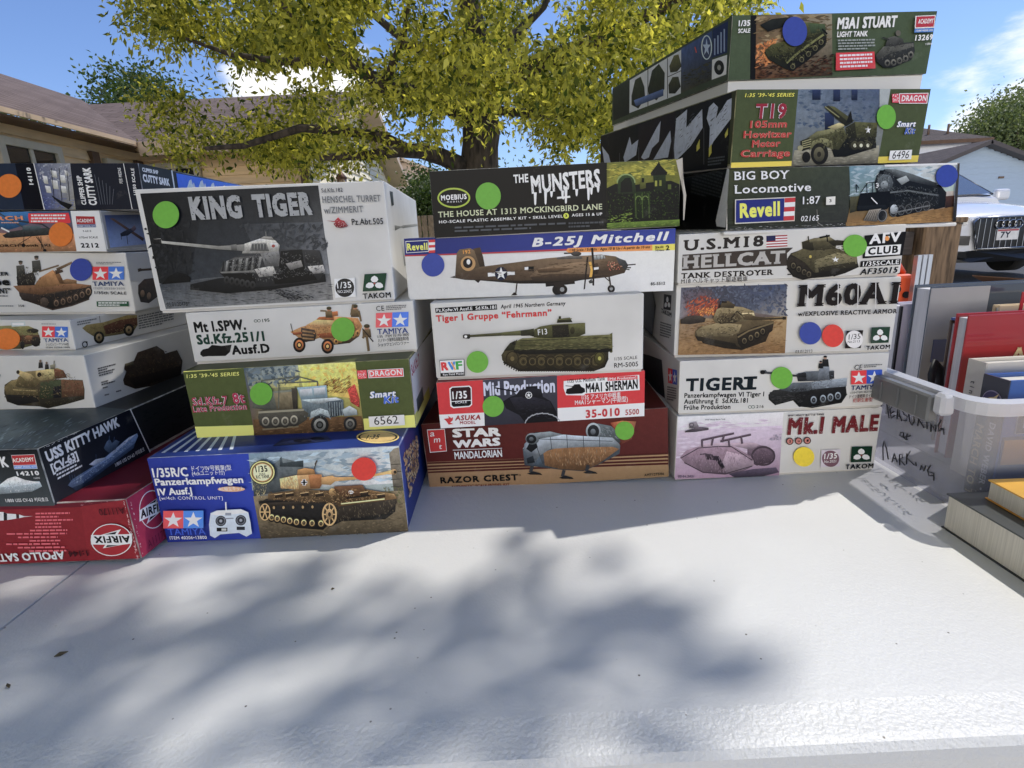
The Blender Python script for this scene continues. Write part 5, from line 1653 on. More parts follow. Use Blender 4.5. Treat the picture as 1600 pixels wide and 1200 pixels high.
p.poly([(146, 438), (298, 430), (304, 532), (154, 538)], (70, 66, 64)); p.poly([(149, 441), (295, 433), (298, 510), (154, 516)], (226, 220, 212)); p.poly([(154, 517), (299, 509), (302, 530), (156, 536)], (40, 38, 38))
p.text('R', (160, 502), (204, 499), 52, (200, 40, 46), .07); p.text('V', (204, 500), (250, 496), 52, (48, 130, 180), .07); p.text('F', (250, 496), (290, 493), 52, (70, 160, 80), .06); p.line([(220, 450), (244, 496)], 9, (236, 150, 50))
p.text('Rye Field Model', (170, 532), (298, 524), 13, WHT, .02)
sticker(p, 'green', 379, 448, 67, 66)
p.finish()

kb = kit_box((0.035, 0.5926, -0.0625, -0.0205, 0.0028, 0.0123, 0.2831, 0.0642, 0.36),
             'wide pale kit box with a blue band and a brown twin engined bomber')
p = Print(kb, 'F', [(630.5, 374), (1057, 358), (1051, 454), (638, 468.5)], (192, 186, 178)).frame(*Dz)
p.part('printed_ground')
p.poly([(-30, 500), (1450, 445), (1444, 530), (400, 578), (-26, 592)], [(40, 54, 116), (52, 70, 140), (56, 78, 150), (44, 60, 124), (40, 54, 116)], .05)
p.poly([(-26, 590), (400, 576), (760, 560), (860, 556), (860, 566), (400, 584), (-26, 598)], (170, 54, 66))
p.poly([(860, 552), (1444, 528), (1446, 562), (872, 580), (850, 568)], (220, 140, 52)); p.poly([(1320, 534), (1444, 528), (1446, 562), (1320, 566)], (236, 186, 50))
p.poly([(-24, 598), (860, 576), (1444, 562), (1432, 780), (0, 826)], [(186, 178, 168), (204, 196, 184), (200, 192, 180), (206, 198, 188), (190, 184, 174)], .04)
p.part('aircraft_picture')
b1, b2, b3, b4 = (116, 96, 72), (88, 70, 53), (140, 116, 88), (58, 47, 40)
p.poly([(346, 556), (384, 548), (400, 600), (410, 656), (380, 670), (350, 640)], b2, .25)
p.poly([(256, 580), (272, 560), (330, 552), (352, 566), (384, 660), (380, 716), (300, 722), (246, 712)], b1, .25)
p.poly([(246, 700), (384, 652), (560, 630), (740, 606), (860, 596), (990, 590), (1040, 586), (1120, 596), (1176, 626), (1186, 646), (1166, 684), (1080, 706), (900, 726), (780, 738), (600, 740), (420, 726), (300, 722)], [b2, b1, b1, b3, b3, b3, b1, b1, b2, b2, b2, b2, b2, b2, b4, b2, b2], .2)
p.poly([(300, 718), (600, 726), (900, 712), (1080, 696), (900, 728), (780, 740), (600, 742), (420, 728)], b4, .2)
p.poly([(650, 702), (700, 662), (800, 642), (940, 624), (985, 630), (996, 664), (985, 712), (900, 720), (760, 728), (670, 724)], b3, .2)
p.poly([(652, 706), (760, 690), (900, 690), (990, 690), (985, 712), (900, 722), (760, 730), (672, 726)], b2, .2)
p.poly([(690, 666), (800, 656), (890, 660), (800, 680), (700, 684)], (112, 88, 62), .2)
p.poly([(972, 626), (986, 624), (998, 664), (988, 706), (974, 706), (982, 666)], (214, 160, 50))
p.poly([(990, 640), (1020, 630), (1030, 664), (1018, 690), (996, 690)], b2, .2)
p.poly([(986, 552), (998, 550), (1004, 660), (1000, 752), (990, 750), (994, 660)], (54, 44, 38)); p.poly([(962, 600), (972, 596), (950, 770), (942, 772)], (54, 44, 38))
p.poly([(736, 740), (894, 722), (896, 742), (738, 758)], b4, .2)
p.poly([(800, 602), (870, 592), (930, 594), (940, 608), (800, 612)], (120, 112, 102), .2); p.line([(840, 580), (900, 578)], 7, b4); p.ell(905, 582, 28, 13, (92, 84, 76), .2)
p.poly([(1000, 592), (1056, 588), (1064, 606), (1004, 616)], (160, 158, 150), .2)
for k in range(3): p.line([(1016 + k * 18, 590), (1018 + k * 18, 612)], 3, b2)
p.poly([(1120, 600), (1172, 618), (1186, 642), (1172, 672), (1140, 640)], (84, 82, 80), .3)
p.line([(1180, 642), (1226, 638)], 6, b4); p.line([(1180, 656), (1200, 656)], 6, b4); p.line([(1176, 664), (1192, 666)], 6, b4)
p.strokes([(1074, 626), (1096, 620), (1156, 650), (1140, 664), (1080, 670)], 24, [(206, 150, 110), (176, 70, 60), (226, 190, 150)], 16, 6, (0, 180), .1, 4)
p.rect(624, 652, 644, 668, WHT); p.rect(644, 650, 674, 676, BLK); p.poly([(1000, 655), (1026, 652), (1026, 664), (1000, 668)], WHT)
p.poly([(424, 684), (570, 676), (571, 694), (425, 704)], WHT); p.ell(496, 688, 34, 36, (40, 46, 70)); star(p, 496, 688, 33, 35, WHT)
p.ell(318, 634, 40, 40, (176, 140, 92)); p.ell(316, 632, 26, 27, (46, 38, 40)); p.ell(320, 626, 10, 14, WHT); p.text('192', (292, 584), (332, 580), 20, (206, 150, 60), .03)
p.poly([(218, 708), (246, 700), (246, 712)], b4); p.poly([(350, 722), (384, 724), (372, 738)], b4)
p.line([(582, 736), (574, 796)], 7, b4); p.poly([(548, 804), (566, 786), (584, 802)], b4)
p.ell(800, 774, 28, 28, (44, 38, 36)); p.ell(826, 772, 28, 26, (54, 46, 42)); p.ell(826, 772, 12, 12, (150, 146, 140)); p.poly([(780, 740), (840, 734), (836, 756), (790, 760)], b4)
p.ell(1092, 768, 20, 20, (54, 46, 42)); p.ell(1092, 768, 9, 9, (150, 146, 140)); p.line([(1082, 706), (1090, 760)], 9, (92, 84, 76)); p.line([(1060, 708), (1084, 728)], 5, b4)
p.poly([(970, 728), (986, 716), (994, 738), (974, 740)], (84, 82, 78))
p.strokes([(300, 690), (600, 650), (1100, 610), (1150, 660), (900, 700), (400, 716)], 60, [(110, 88, 62), (84, 66, 48)], 46, 6, (-6, 2), .1, 5)
p.part('title_lettering')
p.text('B-25J Mitchell', (666, 546), (1410, 510), 48, (238, 236, 232), .05, 1.05, shear=.22)
p.text('1:48 Scale / Échelle · Ages 10 & Up / À partir de 10 ans', (870, 570), (1306, 552), 14, (60, 36, 30), .02, shear=.12)
p.text('Skill', (1334, 554), (1378, 552), 13, (60, 36, 30), .03); p.text('Niveau', (1336, 568), (1382, 566), 11, (60, 36, 30), .03); p.text('2', (1392, 564), (1412, 562), 26, BLK, .03)
p.text('85-5512', (1306, 750), (1384, 746), 16, BLK, .03)
p.part('maker_logo')
p.poly([(-20, 516), (104, 510), (106, 572), (-16, 580)], (214, 206, 190)); p.poly([(-17, 519), (102, 513), (103, 569), (-13, 577)], (38, 46, 110))
p.text('Revell', (-10, 566), (100, 562), 38, (240, 206, 60), .05)
for k in range(5): p.poly([(106, 509 + k * 14), (140, 507 + k * 14), (140, 521 + k * 14), (106, 523 + k * 14)], (190, 44, 54) if k % 2 == 0 else WHT)
sticker(p, 'blue', 128, 642, 62, 62)
p.finish()

kb = kit_box((0.0541, 0.59, 0.0017, -0.001, -0.0006, 0.0001, 0.2531, 0.0654, 0.36),
             'black kit box with dripping white title and a green spooky mansion', (0.012, 0.012, 0.012), (0.5, 0.5, 0.46))
p = Print(kb, 'F', [(670.8, 267.4), (1064, 247.8), (1061, 352), (679, 371)], (192, 186, 178)).frame(*Dz)
p.part('printed_ground')
p.poly([(109, 132), (1072, 82), (1072, 438), (136, 488)], (16, 16, 16))
p.part('mansion_picture')
p.poly([(1072, 82), (1470, 62), (1464, 424), (1072, 440)], [(150, 140, 46), (126, 120, 44), (74, 96, 36), (80, 100, 40)], .3)
p.poly([(1072, 82), (1430, 64), (1440, 150), (1300, 150), (1150, 140), (1074, 190)], [(112, 112, 52), (98, 100, 48), (176, 164, 44), (206, 186, 50), (176, 160, 44), (120, 116, 40)], .35)
p.strokes([(1080, 90), (1440, 70), (1440, 160), (1090, 180)], 60, [(196, 180, 60), (84, 92, 50), (150, 142, 48)], 70, 16, (-20, 20), .2, 2)
gd, gm_, gl = (18, 26, 14), (52, 70, 28), (112, 130, 52)
p.poly([(1072, 220), (1120, 196), (1180, 210), (1300, 190), (1420, 180), (1466, 200), (1464, 390), (1072, 410)], gd, .4)
p.poly([(1130, 250), (1132, 180), (1160, 148), (1200, 140), (1224, 170), (1230, 250)], (62, 78, 44), .4)
p.poly([(1146, 244), (1148, 190), (1170, 166), (1198, 164), (1208, 190), (1210, 240)], (26, 36, 22), .4)
for k in range(9):
    a0, a1 = math.pi * (1.0 + k / 9), math.pi * (1.0 + (k + 1) / 9)
    p.line([(1176 + 48 * math.cos(a0), 190 + 44 * math.sin(a0)), (1176 + 48 * math.cos(a1), 190 + 44 * math.sin(a1))], 7, (140, 150, 96))
p.poly([(1308, 140), (1340, 100), (1354, 78), (1364, 100), (1400, 136), (1396, 150), (1312, 154)], (28, 36, 22), .3)
p.poly([(1322, 152), (1390, 148), (1394, 230), (1330, 240)], (44, 58, 28), .4)
p.poly([(1250, 200), (1254, 160), (1266, 136), (1280, 160), (1284, 220), (1252, 226)], (120, 120, 50), .3); p.rect(1260, 166, 1274, 190, (30, 36, 18))
p.poly([(1216, 240), (1304, 236), (1310, 380), (1220, 384)], (40, 54, 24), .4)
for x in (1226, 1262, 1298): p.line([(x, 250), (x + 4, 378)], 6, (84, 100, 44))
for x0 in (1244, 1280):
    for k in range(5):
        a0, a1 = math.pi * (1 + k / 5), math.pi * (1 + (k + 1) / 5)
        p.line([(x0 + 16 * math.cos(a0), 282 + 20 * math.sin(a0)), (x0 + 16 * math.cos(a1), 282 + 20 * math.sin(a1))], 4, (120, 134, 70))
p.rect(1332, 180, 1344, 210, (150, 146, 60)); p.rect(1356, 178, 1368, 208, (130, 130, 52)); p.rect(1402, 200, 1420, 226, (96, 104, 44))
p.strokes([(1078, 230), (1200, 260), (1310, 230), (1460, 210), (1460, 380), (1080, 400)], 220, [gd, gm_, (30, 42, 18), gl, (70, 88, 36)], 20, 8, (0, 180), .2, 3)
p.strokes([(1080, 370), (1210, 350), (1210, 410), (1080, 420)], 40, [gl, (140, 150, 60)], 26, 7, (-20, 20), .2, 4)
p.poly([(1072, 408), (1464, 388), (1464, 424), (1072, 440)], (104, 122, 44), .3); p.strokes([(1076, 410), (1460, 392), (1460, 420), (1076, 436)], 50, [(150, 160, 66), (70, 92, 34)], 36, 5, (-8, 4), .1, 5)
p.part('title_lettering')
GH = (198, 196, 186)
p.text('THE', (566, 196), (646, 190), 46, GH, .05, .95)
p.text('MUNSTERS', (664, 252), (1036, 214), 96, GH, .05, .92)
p.strokes([(664, 180), (1036, 140), (1036, 220), (664, 250)], 50, [(16, 16, 16)], 22, 3, (60, 120), 0, 11)
for x, y0, l in ((682, 250, 56), (738, 246, 56), (770, 244, 20), (830, 240, 30), (848, 238, 60), (906, 232, 26), (970, 224, 56), (986, 224, 26), (1022, 218, 20)):
    p.poly([(x - 8, y0 - 6), (x + 8, y0 - 6), (x + 5, y0 + l), (x, y0 + l + 8), (x - 5, y0 + l)], GH)
p.poly([(800, 268), (870, 262), (872, 272), (840, 276), (834, 282), (826, 276), (800, 280)], GH)
p.text('THE HOUSE AT 1313 MOCKINGBIRD LANE', (158, 378), (1044, 334), 30, (186, 184, 152), .02, 1.02, serif=.06)
p.text('HO-SCALE PLASTIC ASSEMBLY KIT • SKILL LEVEL', (162, 410), (832, 378), 15, (206, 204, 196), .03, 1.05)
p.ell(849, 369, 15, 15, (190, 190, 60)); p.text('3', (843, 376), (855, 375), 14, BLK, .04); p.text('AGES 15 & UP', (880, 373), (1044, 366), 15, (206, 204, 196), .03, 1.05)
fine_print(p, 246, 424, 846, 460, 2, (96, 96, 96), -24, 3); fine_print(p, 862, 400, 1050, 436, 2, (90, 90, 90), -6, 4)
p.part('maker_logo')
p.ell(242, 274, 89, 54, (166, 174, 60)); p.ell(242, 274, 80, 45, (16, 16, 16)); p.text('MOEBIUS', (174, 288), (312, 280), 28, WHT, .05); p.text('MODELS', (206, 300), (284, 296), 8, WHT, .02, 1.6)
sticker(p, 'green', 428, 264, 68, 72)
p.finish()
# torn corner of the black box: a folded flap of pale card
bm = extrude_poly([(0.1215, -0.0008, 0.064), (0.1275, -0.002, 0.066), (0.1288, -0.0022, 0.047), (0.1318, -0.004, 0.030), (0.1305, -0.004, 0.006), (0.1296, -0.0035, 0.006), (0.1293, -0.003, 0.030), (0.1268, -0.0008, 0.044)], (0, 0.0006, 0))
o = obj('torn_flap', bm, RAWCARD, kb); o['label'] = 'torn pale card flap at the corner'

# ---- right stack: seven boxes
kb = kit_box((0.2958, 0.5805, -0.28, 0.0166, 0.0111, 0.0114, 0.231, 0.0772, 0.36),
             'white kit box with a pinkish rhomboid tank, maroon title and a yellow dot')
p = Print(kb, 'F', [(1057, 650), (1381, 637.5), (1362.5, 735), (1055, 751)], (202, 198, 190)).frame(*J)
p.part('tank_picture')
p.poly([(152, 442), (830, 416), (798, 822), (142, 838)], [(206, 202, 196), (210, 202, 200), (158, 132, 142), (176, 150, 158)], .1)
p.poly([(150, 530), (820, 500), (798, 822), (142, 838)], [(196, 180, 184), (200, 184, 190), (158, 130, 142), (174, 146, 156)], .12)
p.strokes([(160, 480), (815, 450), (805, 700), (150, 740)], 70, [(196, 178, 184), (208, 196, 196), (182, 162, 172)], 130, 18, (-8, 4), .1, 2)
p.poly([(480, 800), (640, 770), (780, 760), (798, 790), (700, 824), (520, 832)], (104, 92, 104), .2)
m1, m2, m3, m4 = (158, 134, 140), (124, 104, 112), (182, 160, 164), (92, 78, 84)
p.poly([(600, 640), (660, 620), (720, 628), (770, 660), (776, 690), (740, 730), (660, 750), (600, 720)], m2, .3)
p.ring(700, 690, 76, 62, 12, m4); p.strokes([(620, 650), (760, 650), (750, 720), (640, 740)], 40, [m4, m1], 18, 5, (40, 80), .1, 3)
p.poly([(170, 700), (210, 656), (290, 630), (420, 622), (500, 622), (620, 690), (640, 720), (640, 750), (580, 780), (460, 806), (320, 796), (200, 730)], m1, .25)
p.poly([(290, 630), (330, 612), (640, 606), (680, 620), (620, 650), (500, 626)], m3, .2)
p.poly([(470, 660), (600, 690), (640, 722), (640, 750), (560, 780), (470, 800), (440, 740)], m3, .2)
p.line([(180, 702), (290, 640), (420, 630), (500, 632), (630, 716)], 6, m4); p.line([(200, 732), (320, 792), (460, 800), (630, 752)], 6, m4)
p.poly([(330, 674), (380, 680), (400, 716), (340, 712)], m4, .2); p.poly([(384, 690), (420, 690), (458, 760), (440, 772), (410, 730)], (70, 60, 66), .2); p.line([(300, 680), (340, 676)], 7, m4)
for a, b in (((310, 590), (512, 548)), ((430, 598), (620, 556)), ((310, 590), (312, 630)), ((380, 580), (372, 622)), ((480, 590), (486, 630)), ((560, 570), (566, 610)), ((450, 562), (440, 600))):
    p.line([a, b], 13, m4); p.line([(a[0], a[1] - 3), (b[0], b[1] - 3)], 5, m2)
p.strokes([(200, 700), (420, 630), (620, 700), (460, 790), (320, 780)], 60, [m3, m2, (168, 146, 150)], 40, 6, (60, 110), .1, 4)
p.strokes([(220, 690), (620, 640), (630, 740), (330, 780)], 40, [m4], 7, 4, (0, 180), 0, 5)
p.poly([(222, 480), (270, 470), (286, 500), (284, 512), (226, 514)], (150, 140, 140), .2); p.ring(240, 492, 16, 14, 5, (96, 90, 92)); p.poly([(200, 530), (290, 504), (350, 510), (350, 524), (270, 536), (196, 540)], (116, 104, 108), .3)
p.strokes([(740, 560), (810, 550), (806, 590), (740, 590)], 20, [(160, 150, 156)], 20, 8, (-60, -20), .1, 6)
p.text('03.01.2021', (160, 824), (262, 822), 14, (60, 56, 58), .02); p.text('WWI Heavy Battle Tank', (324, 464), (456, 460), 9, (110, 106, 106), .02)
p.part('title_lettering')
p.text('WWI HEAVY BATTLE TANK', (852, 442), (1078, 434), 12, (60, 30, 34), .04)
MR = (126, 42, 50)
p.text('Mk.I', (846, 558), (1066, 550), 108, MR, .06, .92); p.text('MALE', (1122, 548), (1400, 534), 104, MR, .065, .95)
p.strokes([(850, 450), (1066, 445), (1066, 555), (850, 560)], 26, [(200, 190, 186)], 14, 5, (0, 180), 0, 7); p.strokes([(1130, 440), (1400, 430), (1400, 540), (1130, 550)], 26, [(200, 190, 186)], 14, 5, (0, 180), 0, 8)
for x, y, t in ((862, 596, '2'), (916, 594, 'in'), (970, 591, '1')):
    p.ell(x, y, 23, 22, (60, 40, 38)); p.ell(x, y, 17, 17, (190, 130, 116)); p.text(t, (x - 6, y + 7), (x + 7, y + 7), 14, (60, 30, 30), .05)
p.part('maker_logo')
p.poly([(1056, 650), (1172, 644), (1164, 748), (1048, 754)], (196, 186, 186)); p.ell(1110, 702, 52, 50, (134, 100, 108)); p.text('1/35', (1070, 706), (1148, 700), 34, WHT, .03); p.text('No.2021', (1070, 728), (1142, 724), 15, WHT, .01)
clover_logo(p, 1236, 630, 1358, 724, -4); p.text('TAKOM', (1196, 766), (1364, 758), 28, BLK, .045)
sticker(p, 'yellow', 946, 690, 64, 60)
p.finish()

kb = kit_box((0.297, 0.5809, -0.2028, -0.0127, -0.0054, 0.0041, 0.2269, 0.0624, 0.36),
             'slim white kit box with a dark grey tank and commander figure')
p = Print(kb, 'F', [(1063, 564), (1389.5, 551), (1380, 636), (1059, 650)], (202, 198, 190)).frame(*J)
p.part('title_lettering')
TG = (22, 44, 52)
p.text('TIGER', (204, 286), (580, 276), 82, TG, .06, .95); p.text('I', (592, 276), (652, 274), 84, TG, .05, serif=.16)
p.text('Panzerkampfwagen VI Tiger I', (196, 326), (700, 316), 30, (34, 40, 42), .04, .95); p.text('Ausführung E  Sd.Kfz.181', (194, 364), (598, 356), 30, (34, 40, 42), .04, .95); p.text('Frühe Produktion', (192, 402), (488, 396), 30, (34, 40, 42), .04, .95)
p.text('216', (652, 390), (698, 388), 18, (40, 60, 56), .02); p.ring(612, 383, 12, 10, 3, (60, 100, 90)); p.ring(632, 382, 12, 10, 3, (60, 100, 90))
p.part('tank_picture')
g1, g2, g3, g4 = (106, 110, 112), (72, 74, 76), (150, 156, 158), (40, 40, 42)
p.poly([(736, 290), (860, 262), (980, 250), (1210, 250), (1216, 300), (1180, 350), (1000, 380), (920, 382), (880, 340), (780, 366), (734, 340)], (52, 52, 52), .3)
p.poly([(728, 306), (760, 276), (970, 268), (1000, 290), (930, 310), (890, 340), (770, 372), (730, 336)], (60, 60, 58), .35)
p.strokes([(736, 310), (890, 300), (880, 340), (770, 366)], 50, [(34, 34, 34), (110, 108, 104)], 40, 4, (-8, 4), .1, 2)
p.poly([(890, 300), (980, 270), (1010, 290), (960, 320), (930, 370), (905, 360)], (46, 46, 46), .3); p.strokes([(890, 310), (960, 300), (930, 366), (900, 350)], 30, [(100, 98, 94), (30, 30, 30)], 28, 4, (10, 30), .1, 3)
wheels(p, [(1010, 338), (1068, 330), (1114, 322), (1160, 312)], 28, 36, (46, 46, 48), (150, 156, 158), (96, 98, 100))
p.line([(930, 376), (1000, 384), (1180, 352), (1214, 300)], 8, (60, 60, 58))
p.poly([(990, 226), (1216, 200), (1212, 252), (1000, 272), (980, 262)], g3, .25); p.strokes([(992, 228), (1212, 204), (1208, 250), (1000, 268)], 26, [(120, 126, 130), (180, 186, 188)], 40, 5, (-8, 0), .1, 4)
p.poly([(790, 272), (880, 230), (990, 226), (1000, 270), (970, 280), (880, 290)], g1, .3); p.poly([(862, 270), (960, 262), (966, 276), (880, 284)], g2, .3)
p.poly([(900, 176), (960, 160), (1130, 154), (1136, 204), (1040, 218), (920, 222)], g1, .3); p.poly([(900, 178), (950, 164), (966, 214), (910, 222)], g2, .3)
p.poly([(1032, 214), (1040, 150), (1070, 124), (1104, 130), (1110, 212)], (134, 138, 140), .3); p.poly([(1100, 160), (1134, 156), (1134, 200), (1106, 208)], g2, .3)
p.poly([(676, 154), (710, 150), (716, 160), (900, 180), (950, 176), (950, 194), (880, 192), (712, 174), (680, 176)], (84, 86, 88), .2); p.ell(690, 164, 16, 13, (40, 40, 42)); p.poly([(910, 170), (960, 168), (962, 196), (914, 196)], (58, 60, 62), .2)
for x, y, s in ((1078, 74, 1.0), (1050, 102, .7)):
    p.poly([(x - 16 * s, y + 10 * s), (x + 18 * s, y + 10 * s), (x + 24 * s, y + 56 * s), (x - 20 * s, y + 56 * s)], (54, 54, 54), .3); p.ell(x, y, 10 * s, 11 * s, (170, 140, 120)); p.ell(x, y - 6 * s, 11 * s, 6 * s, (40, 40, 42))
p.strokes([(800, 280), (990, 230), (1130, 170), (1100, 260), (900, 290)], 60, [g2, g3, (88, 90, 92)], 22, 5, (0, 180), .1, 5)
stars_logo(p, 1238, 156, 1428, 240, -8)
p.text('TAMIYA', (1238, 276), (1408, 268), 28, (40, 62, 112), .02, serif=.05); p.text('CE', (1256, 150), (1304, 148), 30, BLK, 0, 1.1); fine_print(p, 1316, 116, 1426, 138, 2, (110, 110, 106), -4, 3)
p.text('1/35•ITEM 35216•4000', (1232, 298), (1404, 286), 12, (60, 58, 56), .02); p.text('ドイツ重戦車タイガーI', (1228, 326), (1398, 314), 17, (90, 60, 50), .01); p.text('初期生産型', (1250, 350), (1370, 344), 20, (176, 70, 60), .015)
sticker(p, 'green', 806, 198, 68, 68)
p.finish()
p = Print(kb, 'L', [(966, 494.5), (1062.5, 564.5), (1059.5, 649.7), (965.7, 550.1)], (202, 198, 190)).frame(*J)
stars_logo(p, 96, 140, 152, 232, 14, part='side_logo'); fine_print(p, 92, 250, 150, 340, 6, (110, 108, 104), 12, 2)
p.part('side_picture'); p.poly([(-190, 20), (-20, 60), (60, 90), (80, 330), (-20, 260), (-200, 40)], (70, 72, 74), .4)
p.finish()

kb = kit_box((0.2969, 0.5892, -0.1404, -0.0692, 0.0092, 0.0083, 0.2318, 0.0811, 0.36),
             'white kit box with a desert tank before an oil fire')
p = Print(kb, 'F', [(1057, 445), (1410, 432), (1390.6, 550.7), (1053, 559)], (198, 194, 186)).frame(*I_)
p.part('tank_picture')
p.poly([(206, 114), (834, 92), (816, 500), (188, 510)], [(110, 112, 120), (92, 100, 116), (150, 122, 80), (160, 132, 90)], .2)
p.poly([(206, 114), (420, 106), (470, 220), (300, 300), (196, 300)], [(106, 110, 122), (104, 96, 100), (84, 72, 70), (150, 100, 80), (150, 144, 140)], .3)
p.poly([(380, 108), (834, 92), (826, 290), (560, 250), (440, 200)], [(88, 84, 90), (84, 96, 118), (160, 152, 140), (96, 98, 106), (76, 72, 74)], .3)
p.strokes([(300, 110), (830, 96), (826, 280), (440, 210)], 130, [(72, 70, 76), (104, 110, 122), (124, 130, 142), (86, 90, 102)], 50, 24, (0, 180), .2, 2)
p.strokes([(216, 118), (380, 112), (420, 200), (220, 250)], 50, [(84, 82, 90), (124, 124, 132), (100, 84, 84)], 46, 20, (0, 180), .2, 3)
p.strokes([(230, 200), (330, 160), (420, 180), (410, 270), (240, 280)], 90, [(176, 84, 50), (206, 110, 54), (150, 66, 48), (120, 60, 52), (196, 140, 90)], 36, 14, (-70, -20), .2, 4)
p.strokes([(300, 240), (400, 230), (400, 276), (310, 280)], 36, [(226, 164, 66), (214, 130, 56)], 24, 9, (-80, -30), .1, 5)
p.poly([(196, 300), (280, 290), (440, 300), (830, 282), (816, 500), (188, 510)], [(150, 128, 100), (156, 132, 98), (166, 140, 100), (172, 148, 106), (140, 108, 66), (158, 126, 80)], .3)
p.strokes([(196, 310), (820, 296), (812, 495), (192, 505)], 230, [(186, 158, 110), (122, 92, 56), (150, 116, 70), (96, 72, 44), (174, 142, 92)], 46, 8, (-14, 4), .2, 6)
p.poly([(200, 300), (240, 280), (310, 276), (348, 292), (340, 316), (260, 328), (200, 326)], (84, 74, 64), .4)
q1, q2, q3, q4 = (150, 134, 98), (104, 90, 64), (186, 170, 130), (56, 48, 38)
p.poly([(320, 420), (540, 430), (740, 340), (700, 430), (560, 480), (460, 470), (330, 440)], (70, 58, 42), .3)
p.poly([(286, 372), (310, 346), (420, 316), (640, 300), (750, 310), (740, 360), (640, 440), (560, 470), (500, 440), (300, 412), (284, 396)], q2, .3)
p.poly([(290, 368), (330, 340), (430, 318), (560, 330), (540, 378), (480, 400), (300, 400)], q1, .3)
p.strokes([(300, 360), (540, 330), (530, 390), (310, 400)], 50, [q3, (124, 108, 76), q4], 26, 9, (-20, 20), .1, 7)
p.poly([(530, 390), (640, 340), (748, 320), (740, 366), (640, 440), (560, 472), (536, 440)], (64, 54, 42), .3)
wheels(p, [(574, 426), (612, 408), (648, 390), (682, 370)], 20, 26, (52, 46, 38), (120, 106, 78), (70, 60, 46))
p.line([(536, 404), (600, 366), (748, 318)], 9, (128, 112, 80)); p.poly([(284, 396), (520, 440), (530, 460), (300, 424)], (60, 52, 40), .3)
p.poly([(390, 290), (410, 240), (460, 220), (560, 226), (630, 250), (636, 284), (580, 310), (440, 326), (400, 316)], q1, .3)
p.poly([(410, 300), (430, 262), (530, 262), (560, 296), (520, 320), (430, 326)], q2, .35)
p.line([(480, 312), (530, 252)], 7, q4); p.line([(530, 252), (590, 300)], 7, q4); p.line([(440, 280), (520, 310)], 6, q4)
p.poly([(430, 230), (440, 196), (480, 190), (520, 214), (510, 234)], q2, .3); p.rect(440, 192, 470, 202, q4)
p.poly([(560, 262), (630, 260), (640, 292), (570, 300)], q3, .3)
p.poly([(560, 270), (600, 264), (640, 282), (700, 288), (816, 288), (818, 298), (700, 302), (630, 304), (570, 300)], (112, 96, 68), .2); p.rect(800, 284, 820, 301, q4)
p.strokes([(400, 300), (430, 230), (620, 250), (630, 290), (440, 320)], 80, [q3, q2, q4, (134, 118, 84)], 24, 7, (0, 180), .1, 8)
p.part('title_lettering')
ST = (44, 34, 32)
p.text('M60A1', (892, 224), (1486, 206), 130, ST, .055, .95, serif=.075)
for x, t in ((948, 1), (1128, 1), (1246, 1), (1352, 1), (1448, 0)):
    if t: p.poly([(x, 80), (x + 5, 80), (x + 1, 232), (x - 4, 232)], (196, 190, 182))
p.text('w/EXPLOSIVE REACTIVE ARMOR', (888, 280), (1478, 262), 26, ST, .04, serif=.06)
p.text('03.01.2113', (872, 498), (972, 494), 18, (70, 66, 62), .01)
p.part('maker_logo')
p.poly([(1178, 366), (1276, 362), (1260, 468), (1166, 470)], (52, 42, 40)); p.ell(1222, 416, 51, 52, (204, 198, 190)); p.text('1/35', (1188, 418), (1258, 412), 30, (60, 52, 50), .0); p.text('No.2113', (1182, 438), (1254, 434), 14, (60, 52, 50))
clover_logo(p, 1322, 346, 1430, 440, -4, green=(54, 84, 66)); p.text('TAKOM', (1290, 480), (1432, 472), 25, BLK, .045)
sticker(p, 'blue', 961, 380, 65, 66); sticker(p, 'red', 1094, 395, 64, 67)
p.finish()
p = Print(kb, 'L', [(980.7, 412.7), (1057.3, 444.5), (1052.7, 559.5), (979.5, 486.9)], (198, 194, 186)).frame(*I_)
clover_logo(p, 104, 150, 148, 240, 8, green=(40, 40, 40), part='side_logo'); p.text('TAKOM', (90, 262), (150, 290), 26, BLK, .04)
fine_print(p, 84, 310, 150, 400, 6, (110, 106, 100), 20, 3)
p.part('side_picture'); p.poly([(-110, 10), (30, 60), (60, 220), (40, 400), (-115, 250)], (58, 54, 48), .4)
p.finish()

kb = kit_box((0.2972, 0.5865, -0.0593, -0.010, 0.0, 0.004, 0.2345, 0.0525, 0.36),
             'white kit box with a striped flag, stencil lettering and an olive tank destroyer')
m18 = kb
p = Print(kb, 'F', [(1060.3, 361.5), (1410, 351), (1398.5, 432.5), (1057.6, 444.5)], (202, 198, 190)).frame(*Hz)
p.part('title_lettering')
SB = (84, 74, 64)
p.text('U.S.M18', (98, 540), (516, 520), 60, (64, 56, 50), .045, 1.0, serif=.08)
p.poly([(88, 560), (640, 530), (672, 530), (640, 560), (640, 628), (84, 648)], SB)
p.text('HELLCAT', (92, 638), (626, 616), 72, (176, 170, 160), .055, .95, serif=.085)
p.text('TANK DESTROYER', (80, 692), (568, 676), 30, (62, 54, 48), .045, 1.0, serif=.08)
p.text('M18 ヘルキャット駆逐戦車', (80, 718), (432, 708), 22, (70, 62, 56), .01)
p.part('flag_picture')
for k in range(9): p.poly([(532, 464 + k * 7), (642, 460 + k * 7), (642, 467 + k * 7), (532, 471 + k * 7)], (170, 60, 66) if k % 2 == 0 else WHT)
p.poly([(532, 464), (580, 462), (580, 490), (532, 494)], (50, 54, 96))
p.part('tank_picture')
k1, k2, k3, k4 = (104, 96, 68), (70, 64, 46), (140, 130, 96), (46, 42, 34)
p.poly([(640, 590), (660, 560), (720, 540), (900, 540), (1000, 590), (1008, 640), (940, 672), (860, 690), (720, 700), (660, 670)], (60, 54, 42), .3)
